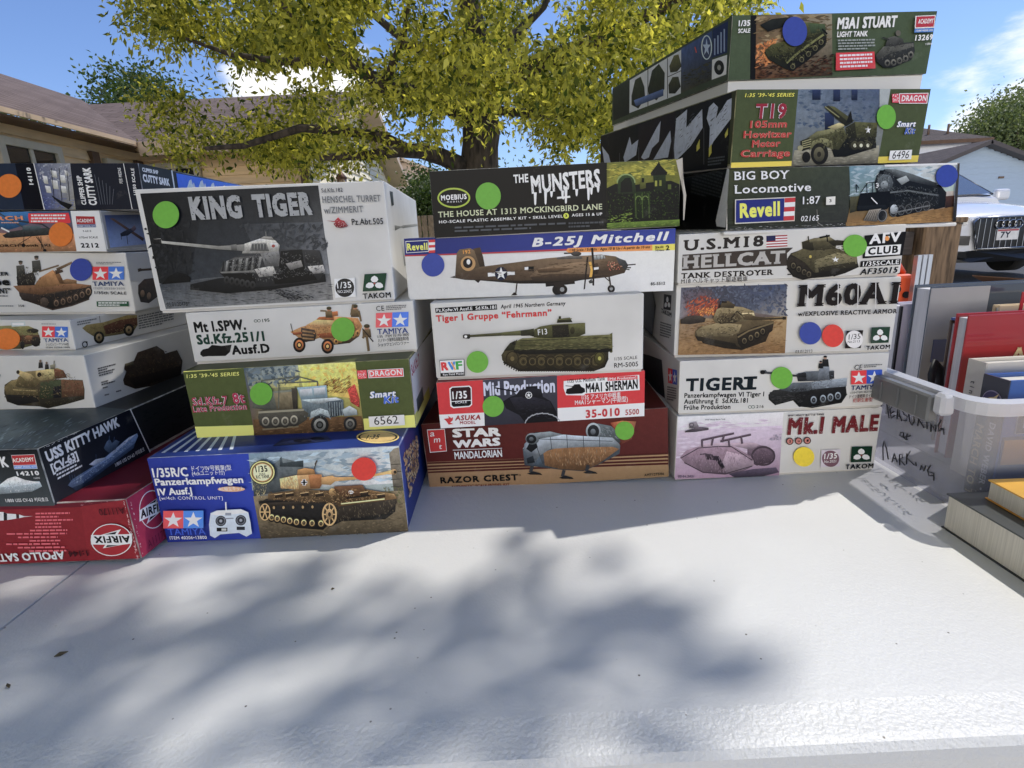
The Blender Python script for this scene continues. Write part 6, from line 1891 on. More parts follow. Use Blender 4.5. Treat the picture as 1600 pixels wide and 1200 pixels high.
p.poly([(636, 600), (660, 580), (720, 600), (770, 640), (780, 680), (720, 702), (670, 680), (640, 640)], (66, 58, 46), .35)
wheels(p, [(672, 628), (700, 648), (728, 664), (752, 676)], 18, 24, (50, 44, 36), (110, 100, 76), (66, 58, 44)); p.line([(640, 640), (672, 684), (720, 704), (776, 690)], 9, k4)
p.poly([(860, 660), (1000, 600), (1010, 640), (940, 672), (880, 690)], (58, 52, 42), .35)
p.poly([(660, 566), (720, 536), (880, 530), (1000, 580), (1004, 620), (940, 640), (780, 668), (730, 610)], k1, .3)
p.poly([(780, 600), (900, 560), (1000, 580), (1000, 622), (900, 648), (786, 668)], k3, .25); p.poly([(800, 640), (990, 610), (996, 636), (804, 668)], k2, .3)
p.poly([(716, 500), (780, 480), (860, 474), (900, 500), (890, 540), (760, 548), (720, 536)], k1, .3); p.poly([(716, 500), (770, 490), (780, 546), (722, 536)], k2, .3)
p.poly([(740, 490), (860, 474), (880, 490), (760, 504)], k3, .25); p.line([(810, 478), (860, 468)], 10, k4); p.line([(846, 464), (850, 500)], 7, k4); p.line([(750, 470), (752, 498)], 6, k2)
p.poly([(850, 500), (900, 492), (960, 500), (1010, 486), (1010, 500), (960, 518), (880, 524)], k2, .25)
star(p, 890, 598, 20, 17, WHT); p.ell(760, 580, 7, 8, (190, 170, 80)); p.rect(640, 672, 660, 678, BLK)
p.strokes([(680, 560), (900, 500), (1000, 590), (940, 640), (790, 660)], 90, [k2, k3, (120, 112, 80), k4], 26, 6, (-30, 30), .1, 3)
p.part('maker_logo')
p.poly([(1040, 470), (1256, 452), (1230, 580), (1028, 594)], BLK); p.text('AFV', (1062, 518), (1222, 506), 56, WHT, .05); p.ell(1154, 488, 11, 13, (226, 150, 60))
p.poly([(1046, 530), (1226, 520), (1218, 574), (1040, 582)], WHT); p.text('CLUB', (1054, 576), (1208, 566), 40, BLK, .05)
p.poly([(1020, 608), (1222, 598), (1218, 630), (1014, 640)], BLK); p.text('1/35SCALE', (1028, 636), (1212, 626), 24, WHT, .02); p.text('AF35015', (1012, 682), (1206, 672), 32, BLK, .035, shear=.18)
sticker(p, 'green', 988, 524, 61, 60)
p.finish()

kb = kit_box((0.3562, 0.5981, -0.0065, 0.1165, 0.015, 0.0111, 0.2596, 0.0605, 0.34),
             'battered dark green kit box with a black steam locomotive', (0.03, 0.034, 0.024), (0.78, 0.76, 0.72), tray=False, slant=0.13)
p = Print(kb, 'F', [(1131, 263.8), (1489.5, 253.5), (1492, 347.5), (1135.5, 359)], (202, 198, 190)).frame(*Hz)
p.part('printed_ground')
p.poly([(312, 116), (950, 100), (966, 420), (330, 436)], [(92, 94, 66), (86, 90, 72), (76, 74, 66), (64, 66, 52)], .2)
p.strokes([(330, 300), (950, 280), (960, 415), (340, 430)], 30, [(78, 80, 62), (90, 88, 78), (66, 68, 54)], 110, 20, (-5, 5), .2, 2)
p.line([(790, 330), (800, 400)], 4, (130, 124, 112)); p.line([(800, 400), (830, 420)], 4, (150, 144, 130)); p.strokes([(330, 422), (960, 404), (960, 418), (340, 434)], 30, [(190, 186, 176), (120, 116, 106)], 26, 5, (-10, 10), 0, 3)
p.part('locomotive_picture')
p.poly([(944, 102), (1124, 96), (1160, 90), (1520, 82), (1534, 398), (1300, 410), (950, 420), (966, 300)], [(110, 140, 146), (150, 164, 164), (196, 204, 200), (206, 212, 206), (150, 118, 66), (146, 112, 62), (160, 124, 70), (120, 110, 80)], .12)
p.poly([(950, 100), (1520, 84), (1526, 230), (1300, 250), (960, 280)], [(120, 148, 154), (206, 212, 208), (176, 190, 176), (150, 160, 150), (128, 140, 132)], .15)
p.strokes([(960, 110), (1510, 92), (1516, 210), (970, 250)], 70, [(150, 164, 166), (206, 210, 206), (176, 184, 180), (128, 146, 150)], 80, 24, (-30, 20), .1, 4)
p.poly([(960, 262), (1030, 256), (1030, 330), (964, 350)], (96, 92, 66), .3)
p.poly([(946, 400), (1150, 372), (1530, 316), (1534, 398), (1300, 410), (950, 420)], [(150, 120, 72), (166, 134, 80), (140, 108, 62), (150, 116, 66), (176, 140, 82), (166, 132, 78)], .3)
p.strokes([(960, 400), (1520, 330), (1530, 390), (960, 416)], 80, [(190, 156, 98), (110, 84, 50), (134, 104, 62)], 60, 5, (-12, -4), .1, 5)
c1, c2, c3, c4 = (40, 42, 42), (74, 76, 74), (128, 132, 128), (22, 23, 24)
p.poly([(1370, 190), (1440, 200), (1478, 240), (1476, 320), (1420, 332), (1380, 300)], (44, 44, 42), .3); p.poly([(1476, 260), (1524, 256), (1526, 316), (1478, 324)], (90, 62, 48), .3)
p.poly([(1090, 150), (1130, 116), (1180, 116), (1280, 140), (1380, 176), (1440, 206), (1440, 300), (1380, 320), (1240, 350), (1180, 340), (1140, 250), (1096, 236)], c1, .35)
p.poly([(1130, 118), (1190, 116), (1280, 140), (1420, 190), (1420, 210), (1280, 180), (1170, 150)], [(96, 98, 94), c3, c3, c2, c1, c2, c2], .3)
p.poly([(1200, 170), (1250, 150), (1270, 176), (1230, 200)], (166, 168, 162), .2)
p.ell(1140, 190, 56, 62, (58, 60, 60), .3); p.ell(1138, 194, 44, 50, (104, 108, 106), .3); p.ell(1136, 200, 20, 22, (150, 154, 150), .2); p.text('3', (1092, 216), (1108, 214), 26, WHT, .03)
p.strokes([(1090, 140), (1180, 120), (1190, 230), (1100, 240)], 50, [c4, c3, (190, 194, 190), c2], 20, 6, (0, 180), .1, 6)
p.poly([(1100, 140), (1106, 122), (1124, 122), (1128, 144)], c4)
p.poly([(1010, 244), (1170, 232), (1180, 300), (1160, 330), (1000, 340), (1000, 300)], c4, .3); p.poly([(996, 312), (1150, 306), (1160, 330), (1000, 330)], c1, .3)
for a, b in (((1040, 190), (1046, 240)), ((1040, 190), (1096, 184)), ((1072, 190), (1076, 240)), ((1012, 240), (1040, 196)), ((984, 200), (990, 240)), ((984, 196), (1000, 216))): p.line([a, b], 4, c4)
p.poly([(1036, 390), (1064, 334), (1128, 326), (1112, 396)], (150, 140, 124), .3)
for k in range(6): p.line([(1046 + k * 13, 388), (1072 + k * 9, 336)], 3, (90, 82, 72))
p.ell(1136, 364, 28, 34, (50, 48, 46), .2); p.ring(1136, 364, 26, 32, 5, (134, 130, 122))
p.poly([(1170, 290), (1230, 280), (1440, 250), (1440, 320), (1220, 372), (1170, 350)], (46, 46, 44), .35)
for k, x in enumerate((1196, 1236, 1276, 1330, 1372)): p.ell(x, 344 - k * 8, 22, 28, (52, 50, 48), .2); p.ring(x, 344 - k * 8, 20, 26, 4, (110, 108, 102))
p.ell(1196, 330, 20, 26, (176, 178, 174), .2); p.line([(1170, 240), (1260, 230), (1430, 256)], 9, (120, 122, 118)); p.line([(1190, 350), (1390, 310)], 7, (134, 132, 126))
p.strokes([(1180, 200), (1430, 220), (1430, 310), (1200, 360)], 170, [c4, c3, c2, (150, 152, 146), (54, 54, 52)], 22, 5, (0, 180), .1, 7)
p.line([(1066, 268), (1100, 300)], 5, WHT)
p.part('title_lettering')
TW = (212, 208, 196)
p.text('BIG BOY', (346, 176), (626, 168), 44, TW, .02, 1.0, serif=.07); p.text('Locomotive', (352, 246), (744, 232), 44, TW, .02, 1.0, serif=.07)
p.text('1:87', (706, 302), (796, 298), 40, TW, .015); p.text('02165', (702, 392), (796, 388), 28, TW, .01, shear=.12)
p.poly([(826, 264), (874, 260), (876, 304), (828, 306)], (206, 200, 186)); p.text('3', (844, 292), (856, 291), 16, BLK, .03)
p.part('maker_logo')
p.poly([(354, 276), (664, 262), (668, 390), (360, 404)], (196, 188, 172)); p.poly([(359, 280), (608, 270), (612, 388), (364, 398)], (52, 62, 128))
p.text('Revell', (384, 374), (590, 362), 78, (236, 206, 70), .055, .95)
for k in range(5): p.poly([(609, 269 + k * 24), (664, 266 + k * 24), (665, 289 + k * 24), (610, 293 + k * 24)], (190, 54, 60) if k % 2 == 0 else WHT)
sticker(p, 'blue', 1463, 152, 59, 60)
p.part('worn_corner')
p.poly([(1122, 94), (1522, 80), (1534, 96), (1530, 104), (1516, 92), (1124, 104)], WHT); p.poly([(1516, 84), (1532, 84), (1540, 396), (1520, 400)], (84, 78, 70), .3)
p.finish()
p = Print(kb, 'L', [(962.8, 366.7), (1132.2, 263.5), (1134.5, 362.7), (965.2, 426.9)], (202, 198, 190)).frame(*Hz)
p.part('side_printing'); p.poly([(-300, 480), (300, 110), (322, 440), (-250, 660)], (28, 29, 27), .2)
fine_print(p, 110, 170, 276, 330, 9, (78, 80, 76), -18, 3); p.poly([(262, 420), (300, 120), (322, 116), (326, 432), (270, 446)], (190, 186, 178), .1); p.poly([(80, 160), (290, 112), (292, 126), (80, 176)], (150, 140, 60), .1)
p.finish()
bm = box_bm(-0.134, 0.131, -0.0035, 0.33, -0.0042, -0.0006, bevel=0.001)
o = obj('tray_lip', bm, mat('white_tray_card', (0.72, 0.71, 0.68), rough=0.8), kb)
o['label'] = 'bare white card lip under the lid'

DG = (90, 97, 62)
kb = kit_box((0.3373, 0.6048, 0.0555, 0.1872, 0.0602, -0.0019, 0.2208, 0.0705, 0.3719),
             'dark green kit box with a gun carrier', (0.055, 0.06, 0.026), (0.4, 0.38, 0.22))
kb['label'] = 'dark green kit box with an olive half track gun carrier and maroon title'
p = Print(kb, 'F', [(1151, 140.7), (1454.4, 138.2), (1434, 254.7), (1142, 262)], (196, 192, 184)).frame(*G)
p.part('printed_ground')
p.poly([(620, 396), (1472, 389), (1414, 716), (596, 735)], DG, .12)
p.poly([(598, 712), (860, 706), (858, 728), (596, 735)], (206, 186, 60)); p.poly([(1236, 690), (1420, 684), (1414, 714), (1232, 720)], (206, 186, 60))
p.part('vehicle_picture')
p.poly([(884, 394), (1290, 390), (1234, 720), (856, 728)], [(112, 124, 134), (128, 134, 134), (126, 124, 114), (116, 116, 108)], .15)
p.poly([(884, 394), (1245, 391), (1235, 560), (880, 560)], [(112, 122, 130), (88, 100, 118), (108, 116, 122), (122, 128, 130)], .3)
p.strokes([(890, 400), (1240, 395), (1230, 560), (885, 560)], 60, [(86, 100, 114), (112, 122, 128), (70, 84, 104)], 40, 20, (-4, 4), .1, 2)
for x0, y0, x1, y1 in ((944, 396, 980, 440), (1036, 394, 1066, 446), (1116, 394, 1142, 440), (1000, 496, 1040, 570)): p.rect(x0, y0, x1, y1, (52, 64, 90), .2)
p.poly([(1240, 391), (1288, 390), (1276, 470), (1240, 480)], (160, 162, 156), .1)
p.poly([(868, 660), (1240, 640), (1234, 720), (856, 728)], (146, 140, 120), .25); p.strokes([(870, 670), (1230, 650), (1230, 715), (864, 722)], 60, [(166, 160, 140), (112, 106, 90)], 44, 6, (-8, 4), .1, 3)
v1, v2, v3, v4 = (98, 96, 62), (66, 64, 44), (134, 130, 92), (44, 42, 34)
p.poly([(1010, 600), (1220, 570), (1226, 650), (1090, 690), (1040, 690)], (40, 40, 34), .3)
p.poly([(1090, 560), (1130, 536), (1230, 540), (1226, 604), (1100, 612)], v1, .3); p.poly([(1090, 560), (1130, 538), (1140, 610), (1096, 612)], v2, .3)
p.poly([(920, 612), (960, 580), (1080, 556), (1096, 600), (1060, 660), (980, 640), (930, 640)], v1, .3); p.poly([(924, 606), (965, 578), (1080, 556), (1084, 574), (980, 596), (930, 620)], v3, .25)
p.poly([(1010, 560), (1060, 540), (1090, 550), (1040, 572)], (176, 164, 120), .2)
p.poly([(892, 620), (930, 604), (944, 650), (900, 664)], v2, .4)
for k in range(4): p.line([(900, 624 + k * 9), (938, 612 + k * 10)], 4, (150, 144, 104))
p.ell(892, 650, 12, 11, (150, 144, 112))
p.poly([(930, 660), (946, 620), (990, 604), (1030, 620), (1036, 660), (1000, 640), (960, 640)], v3, .3)
p.ell(976, 676, 38, 48, (52, 48, 40), .3); p.ell(974, 678, 24, 32, (108, 102, 78), .25); p.ell(974, 678, 9, 12, (60, 56, 44)); p.ell(918, 690, 18, 24, (46, 42, 36), .3)
p.poly([(1100, 610), (1220, 600), (1226, 640), (1180, 660), (1110, 660)], (50, 48, 38), .3)
for x in (1130, 1158, 1188): p.ell(x, 640, 17, 20, (84, 80, 60), .2); p.ell(x, 640, 7, 8, (190, 186, 160))
p.poly([(996, 474), (1012, 464), (1070, 510), (1110, 545), (1090, 556), (1050, 524)], v2, .2); p.poly([(1016, 466), (1040, 470), (1126, 530), (1110, 545)], v1, .2); p.line([(998, 470), (1060, 516)], 5, v3)
p.poly([(1090, 540), (1106, 500), (1112, 486), (1120, 540)], v4, .2)
star(p, 1188, 572, 14, 18, WHT)
p.strokes([(930, 610), (1080, 560), (1226, 545), (1220, 640), (1000, 650)], 110, [v2, v3, v4, (112, 108, 74)], 26, 6, (0, 180), .1, 4)
p.part('title_lettering')
p.text("1:35 '39-'45 SERIES", (650, 430), (862, 427), 16, (214, 196, 66), .02, shear=.15)
MRN, ORG = (150, 34, 62), (196, 84, 60)
p.text('T19', (694, 524), (826, 522), 66, MRN, .05, outline=(226, 190, 190), ow=.03)
for t, x0, x1, y in (('105mm', 672, 830, 564), ('Howitzer', 644, 850, 608), ('Motor', 680, 802, 648), ('Carriage', 632, 844, 690)):
    p.text(t, (x0, y), (x1, y - 3), 32, (176, 62, 50), .03, outline=(206, 150, 130), ow=.028)
p.part('maker_logo')
p.poly([(1290, 414), (1320, 412), (1322, 452), (1292, 452)], (196, 70, 90)); p.strokes([(1294, 416), (1320, 414), (1320, 450), (1294, 450)], 12, [WHT], 12, 5, (0, 180), 0, 3)
p.poly([(1322, 411), (1454, 408), (1448, 456), (1322, 456)], (220, 200, 200)); p.poly([(1325, 414), (1450, 411), (1445, 453), (1325, 453)], (186, 56, 82)); p.text('DRAGON', (1332, 446), (1442, 444), 26, WHT, .035)
p.text('Smart', (1312, 560), (1396, 558), 26, (226, 232, 240), .05, shear=.2, outline=(60, 110, 170), ow=.04); p.text('Kit', (1346, 592), (1394, 590), 30, (50, 96, 160), .05, shear=.2, outline=(226, 232, 240), ow=.04)
p.part('number_label'); p.poly([(1284, 664), (1382, 660), (1378, 702), (1278, 706)], (220, 218, 212)); p.text('6496', (1292, 700), (1366, 698), 34, (26, 26, 28), 0, shear=.08)
sticker(p, 'green', 1264, 515, 42, 54)
p.finish()
p = Print(kb, 'L', [(938.6, 211.4), (1151.4, 139.5), (1141.4, 262.6), (937.7, 285.2)], (196, 192, 184)).frame(*G)
p.part('side_printing')
p.poly([(24, 600), (600, 404), (580, 735), (22, 790)], [(44, 42, 40), (40, 40, 36), (26, 27, 24), (24, 24, 22)], .15)
p.poly([(190, 550), (350, 490), (350, 700), (190, 720)], (56, 46, 48), .1)
pale = [(176, 178, 182), (150, 152, 158)]
for q in ([(124, 690), (152, 600), (160, 636), (190, 612), (180, 680), (150, 700), (130, 712)], [(202, 690), (270, 560), (288, 530), (280, 620), (250, 650), (236, 690), (214, 700)], [(256, 700), (330, 572), (334, 620), (320, 690)],
          [(346, 650), (356, 520), (380, 500), (404, 480), (400, 560), (470, 478), (472, 560), (420, 640), (350, 710)], [(490, 520), (500, 470), (520, 450), (540, 470), (530, 520), (580, 440), (600, 430), (596, 520), (520, 620), (500, 660), (504, 560)], [(30, 640), (60, 680), (70, 720), (40, 712)]):
    p.poly(q, pale[0], .15)
p.strokes([(350, 510), (470, 490), (420, 640), (350, 690)], 14, [(110, 112, 116)], 40, 4, (-70, -40), 0, 2); p.strokes([(500, 480), (596, 440), (590, 520), (510, 620)], 14, [(96, 98, 104)], 40, 4, (-60, -30), 0, 3)
for x in (108, 192, 344, 478): p.line([(x, 560 + (478 - x) * .3), (x, 720)], 3, (96, 94, 92))
p.poly([(446, 640), (460, 610), (460, 650), (446, 665)], (190, 180, 70)); p.poly([(500, 650), (512, 630), (512, 670), (500, 690)], (190, 180, 70)); p.poly([(570, 590), (584, 560), (584, 590), (572, 606)], (190, 180, 70))
fine_print(p, 496, 690, 570, 730, 3, (96, 98, 96), -10, 4)
p.finish()

kb = kit_box((0.3446, 0.6304, 0.1436, 0.107, 0.0762, -0.0102, 0.2204, 0.0573, 0.402),
             'green kit box with a light tank painting and a big blue dot', (0.075, 0.088, 0.05), (0.66, 0.65, 0.6), tray=False)
obj('tray', box_bm(-0.1085, 0.1085, 0.0025, 0.399, -0.0145, -0.0003), mat('white_card_tray', (0.74, 0.73, 0.70), rough=0.8), kb)
p = Print(kb, 'F', [(1145.5, 23), (1465, 17.8), (1446.5, 114), (1136.6, 126.5)], (196, 192, 184)).frame(*G)
p.part('printed_ground')
p.poly([(606, 66), (1502, 50), (1450, 320), (580, 354)], (90, 101, 74), .12); p.poly([(686, 66), (712, 66), (704, 350), (680, 350)], (24, 24, 26))
p.part('tank_picture')
p.poly([(712, 66), (1048, 60), (1046, 330), (704, 348)], [(120, 100, 70), (150, 140, 116), (70, 60, 44), (120, 84, 50)], .25)
p.strokes([(714, 70), (1044, 64), (1042, 180), (716, 200)], 90, [(70, 60, 44), (176, 156, 116), (130, 110, 76), (92, 78, 54), (196, 176, 134)], 70, 18, (-30, 20), .15, 2)
p.strokes([(710, 200), (800, 170), (780, 280), (710, 300)], 60, [(196, 130, 60), (214, 160, 90), (150, 90, 44)], 40, 14, (0, 180), .15, 3)
p.strokes([(708, 270), (1044, 240), (1042, 325), (708, 344)], 130, [(36, 30, 24), (70, 52, 36), (110, 66, 40), (150, 100, 60), (54, 40, 30)], 40, 9, (-30, 10), .15, 4)
t1, t2, t3, t4 = (96, 96, 58), (62, 62, 40), (134, 132, 84), (36, 34, 26)
p.poly([(724, 110), (780, 84), (860, 76), (860, 110), (760, 140)], (50, 52, 44), .35)
p.poly([(742, 232), (770, 200), (840, 180), (1000, 130), (1020, 160), (1014, 200), (930, 270), (860, 310), (830, 300), (760, 262)], t2, .3)
p.poly([(746, 222), (776, 196), (850, 180), (900, 190), (870, 230), (800, 244), (756, 250)], t1, .3)
p.poly([(838, 300), (850, 262), (990, 160), (1016, 160), (1020, 186), (930, 270), (870, 312)], (46, 42, 34), .3)
wheels(p, [(868, 292), (908, 262), (938, 238), (968, 212), (994, 186)], 16, 19, (38, 34, 28), (124, 118, 84), (70, 64, 48)); p.line([(842, 276), (900, 226), (1004, 154)], 9, t3)
p.poly([(826, 130), (870, 100), (940, 100), (1010, 108), (1016, 130), (960, 160), (860, 190), (830, 180)], t1, .35); p.poly([(940, 104), (1012, 108), (1016, 140), (950, 150)], (84, 96, 66), .3); p.line([(1000, 130), (1020, 150)], 8, t4)
p.strokes([(750, 220), (850, 180), (1000, 120), (1010, 180), (870, 290), (780, 250)], 120, [t2, t3, t4, (112, 110, 70)], 24, 6, (0, 180), .1, 5)
p.part('small_tank_picture')
p.poly([(1228, 250), (1262, 206), (1300, 192), (1392, 186), (1396, 226), (1380, 262), (1300, 296), (1262, 296), (1232, 270)], (66, 66, 62), .35)
p.poly([(1228, 244), (1262, 206), (1390, 190), (1392, 206), (1290, 234), (1240, 262)], (104, 102, 92), .3); p.poly([(1270, 200), (1282, 168), (1310, 160), (1346, 172), (1350, 196), (1290, 206)], (92, 90, 82), .35); p.ell(1326, 148, 11, 13, (112, 106, 92)); p.line([(1286, 176), (1260, 166)], 6, (70, 68, 62))
for x, y in ((1278, 276), (1304, 274), (1330, 266), (1356, 256), (1378, 240)): p.ell(x, y, 12, 15, (120, 116, 104), .2); p.ell(x, y, 6, 7, (44, 44, 42))
p.strokes([(1240, 240), (1290, 190), (1390, 190), (1380, 260), (1280, 290)], 70, [(44, 44, 42), (134, 130, 116), (84, 82, 76)], 16, 5, (0, 180), .1, 6)
p.part('title_lettering')
p.text('1/35', (624, 118), (676, 116), 26, WHT, .045, .9); p.text('SCALE', (622, 148), (676, 146), 19, WHT, .04, .9)
p.text('M3A1 STUART', (1060, 132), (1316, 122), 50, (206, 204, 198), .06, .85); p.text('LIGHT TANK', (1060, 166), (1192, 162), 24, (206, 204, 198), .05, .9)
fine_print(p, 1064, 174, 1224, 224, 4, (150, 152, 144), -4, 3)
p.poly([(1054, 234), (1220, 228), (1224, 300), (1052, 310)], (196, 52, 66)); fine_print(p, 1070, 238, 1210, 302, 4, (230, 190, 190), -6, 5)
p.part('maker_logo')
p.poly([(1396, 76), (1482, 72), (1474, 126), (1392, 130)], (226, 206, 206)); p.poly([(1400, 79), (1478, 76), (1472, 122), (1396, 125)], (176, 40, 66)); p.text('ACADEMY', (1406, 110), (1470, 107), 20, WHT, .04)
p.poly([(1392, 131), (1474, 127), (1471, 144), (1390, 147)], (84, 130, 176)); p.text('HOBBY MODEL KITS', (1396, 143), (1468, 140), 7, WHT, .03); p.text('13269', (1392, 182), (1466, 178), 24, WHT, .05); p.text('15000', (1436, 200), (1464, 198), 8, WHT, .02)
sticker(p, 'blue', 872, 142, 54, 64)
p.finish()
p = Print(kb, 'L', [(957.1, 138.1), (1144.8, 23.6), (1137.4, 125.9), (956.4, 196.9)], (196, 192, 184)).frame(*G)
p.part('side_printing')
p.poly([(74, 384), (606, 66), (582, 354), (72, 552)], (84, 93, 70), .12)
p.poly([(80, 392), (150, 350), (150, 500), (80, 530)], (60, 66, 54), .4); p.poly([(152, 352), (378, 218), (376, 410), (150, 496)], (196, 194, 188), .06)
p.poly([(378, 214), (514, 134), (512, 350), (378, 408)], [(84, 104, 140), (70, 92, 130), (80, 78, 62), (92, 88, 66)], .3); p.poly([(516, 130), (584, 92), (580, 230), (514, 254)], [(40, 60, 100)] * 4, .2); p.poly([(514, 262), (580, 240), (576, 326), (512, 350)], (206, 204, 196), .06)
tk = (70, 74, 50)
p.poly([(160, 420), (176, 350), (200, 336), (216, 380), (220, 430), (190, 476), (160, 460)], tk, .4); p.poly([(232, 390), (250, 310), (280, 280), (306, 320), (304, 390), (270, 440), (236, 420)], tk, .4)
p.poly([(326, 290), (346, 244), (366, 238), (380, 290), (360, 314), (330, 318)], (112, 108, 70), .35); p.poly([(322, 372), (340, 338), (366, 336), (376, 380), (352, 410), (324, 410)], (84, 84, 60), .35); p.line([(232, 292), (232, 470)], 3, (70, 72, 62)); p.line([(318, 256), (318, 430)], 3, (70, 72, 62)); p.line([(318, 338), (378, 310)], 3, (70, 72, 62))
p.poly([(170, 440), (300, 390), (300, 420), (180, 466)], (104, 124, 160), .2)
p.ring(490, 208, 24, 54, 5, (190, 196, 206)); star(p, 490, 208, 18, 40, (176, 184, 198)); p.ell(545, 296, 22, 32, (52, 50, 44), .2); p.ell(545, 296, 8, 12, (160, 156, 144))
for k in range(4): p.line([(526 + k * 14, 240 - k * 5), (526 + k * 14, 170 - k * 14)], 6, (150, 160, 176))
p.strokes([(384, 320), (510, 270), (508, 346), (384, 400)], 40, [(104, 100, 70), (60, 58, 46)], 30, 8, (-40, 0), .1, 4)
p.line([(440, 206), (446, 230)], 5, (190, 90, 80))
p.finish()

# ---- far left stack: seven boxes running out of the picture
LW = (142, 140, 136)
kb = kit_box((-0.5561, 0.4727, -0.28, -0.0501, -0.0046, -0.0209, 0.4, 0.0611, 0.30),
             'crimson kit box lying upside down with round white emblems, bottom of the far left stack', (0.15, 0.012, 0.024), (0.62, 0.56, 0.5))
p = Print(kb, 'F', [(-432.8, 810.0), (196.5, 780.1), (221.5, 872.4), (-390.8, 897.9)], LW).frame(*N_)
p.part('printed_ground')
p.poly([(-2200, 860), (640, 760), (700, 1190), (-2000, 1300)], (104, 20, 32), .12); p.poly([(636, 756), (985, 690), (1098, 1166), (690, 1180)], (108, 22, 34), .12)
p.part('rocket_picture')
p.poly([(-700, 800), (30, 800), (60, 812), (150, 818), (190, 832), (260, 832), (190, 838), (150, 848), (60, 862), (30, 866), (-700, 880)], (196, 192, 186), .1); p.poly([(30, 800), (58, 812), (58, 862), (32, 866)], (40, 38, 38)); p.poly([(128, 816), (152, 818), (152, 848), (130, 850)], (60, 40, 40))
p.part('lettering')
for k in range(12):
    y = 800 + k * 26
    fine_print(p, 60 + (k % 3) * 90 if k > 4 else 280, y, 600 + k * 6, y + 24, 1, (150, 74, 80), -6, k)
    if k > 2: fine_print(p, -420, y + 20, 60, y + 46, 1, (150, 74, 80), -6, k + 30)
p.text('APOLLO SATURN V', (506, 1098), (-260, 1132), 62, (206, 196, 190), .045, .92)
p.text('1:144', (690, 1092), (540, 1100), 44, (60, 20, 28), .045)
p.text('A11170', (976, 756), (776, 770), 52, (70, 22, 30), .01, .95)
p.part('maker_logo')
def bolt_emblem(p, cx, cy, rx, ry, flip, red, sk=0.0):
    p.ell(cx, cy, rx, ry, (214, 204, 196)); p.ell(cx, cy, rx * .95, ry * .95, red)
    s = -1 if flip else 1
    Q = lambda pts: [(cx + s * x * rx, cy + s * y * ry + sk * x * rx) for x, y in pts]
    p.poly(Q([(-.52, -.30), (.42, -.52), (.30, -.30), (.98, -.28), (.98, .30), (.52, .30), (-.46, .66), (-.30, .34), (-.98, .36), (-.98, -.22)]), (214, 204, 196))
    p.poly(Q([(-.34, -.33), (.28, -.46), (.20, -.32)]), BLK); p.poly(Q([(.34, .33), (-.26, .52), (-.18, .35)]), BLK)
    a, b = Q([(-.86, .26), (.86, .22)])
    p.text('AIRFIX', a, b, ry * .42, BLK, .055, .95)
bolt_emblem(p, 882, 1010, 162, 126, True, (122, 22, 34))
p.strokes([(990, 690), (1098, 1160), (1080, 1164), (975, 700)], 46, [(206, 190, 180), (160, 120, 116), (90, 24, 34)], 30, 7, (60, 110), 0, 4)
p.strokes([(640, 710), (980, 676), (982, 696), (650, 740)], 20, [(196, 150, 146), (90, 22, 32)], 40, 5, (-15, 5), 0, 5)
p.finish()
p = Print(kb, 'R', [(196.5, 780.1), (429.3, 630.8), (440.9, 693.0), (221.5, 872.4)], LW).frame(*N_)
p.part('printed_ground'); p.poly([(985, 700), (2140, -40), (2200, 260), (1110, 1160)], (118, 26, 58), .1)
p.part('maker_logo'); bolt_emblem(p, 1190, 780, 104, 150, False, (116, 24, 54), -.4)
p.part('lettering'); p.text('A11170', (1160, 1090), (1300, 990), 60, (92, 20, 46), .01)
p.strokes([(1010, 700), (1022, 696), (1120, 1154), (1112, 1160)], 9, [(214, 200, 190), (120, 90, 88)], 26, 7, (60, 110), 0, 4)
p.finish()

kb = kit_box((-0.5492, 0.4749, -0.2189, -0.0837, 0.0117, -0.0037, 0.25, 0.0561, 0.36),
             'black kit box with a grey aircraft carrier', (0.018, 0.02, 0.022), (0.55, 0.55, 0.52))
kb['label'] = 'black kit box with a grey aircraft carrier on its side and bold white title'
p = Print(kb, 'F', [(-331.5, 710.8), (58.4, 701.6), (85.6, 790.4), (-294.1, 795.9)], LW).frame(*N_)
p.part('printed_ground'); p.poly([(-1650, 350), (288, 308), (426, 752), (-1460, 780)], [(30, 32, 34), (26, 27, 28), (62, 66, 66), (54, 58, 60)], .1)
p.part('ship_picture'); p.poly([(-500, 600), (-40, 590), (120, 560), (310, 560), (330, 600), (250, 640), (0, 660), (-500, 680)], (120, 126, 126), .3); p.poly([(-500, 590), (0, 586), (60, 540), (120, 520), (200, 550), (320, 570), (120, 600), (-500, 640)], (160, 166, 166), .3)
p.strokes([(-40, 560), (320, 560), (300, 620), (0, 650)], 60, [(70, 76, 78), (190, 194, 194)], 26, 6, (0, 180), .1, 3)
p.part('title_lettering'); p.text('USS KITTY HAWK', (-560, 480), (78, 448), 84, (206, 208, 206), .055, .82); p.text('14210', (140, 516), (314, 510), 34, (206, 206, 202), .06, 1.0); p.text('15000', (270, 540), (318, 538), 12, (160, 160, 156)); p.text('1/800 USS CV-63 키티호크', (52, 722), (384, 714), 26, (206, 206, 202), .03)
p.part('maker_logo'); p.poly([(92, 354), (272, 348), (298, 460), (116, 464)], (176, 160, 156)); p.poly([(95, 357), (270, 351), (286, 428), (110, 434)], (130, 26, 32)); p.poly([(112, 437), (288, 431), (295, 457), (118, 461)], (64, 100, 140)); p.text('ACADEMY', (108, 412), (274, 402), 32, (196, 150, 130), .045, 1.0, serif=.05); p.text('HOBBY MODEL KITS', (124, 456), (290, 450), 14, WHT, .03)
p.finish()
p = Print(kb, 'R', [(58.4, 701.6), (391.0, 558.4), (401.2, 613.7), (85.6, 790.4)], LW).frame(*N_)
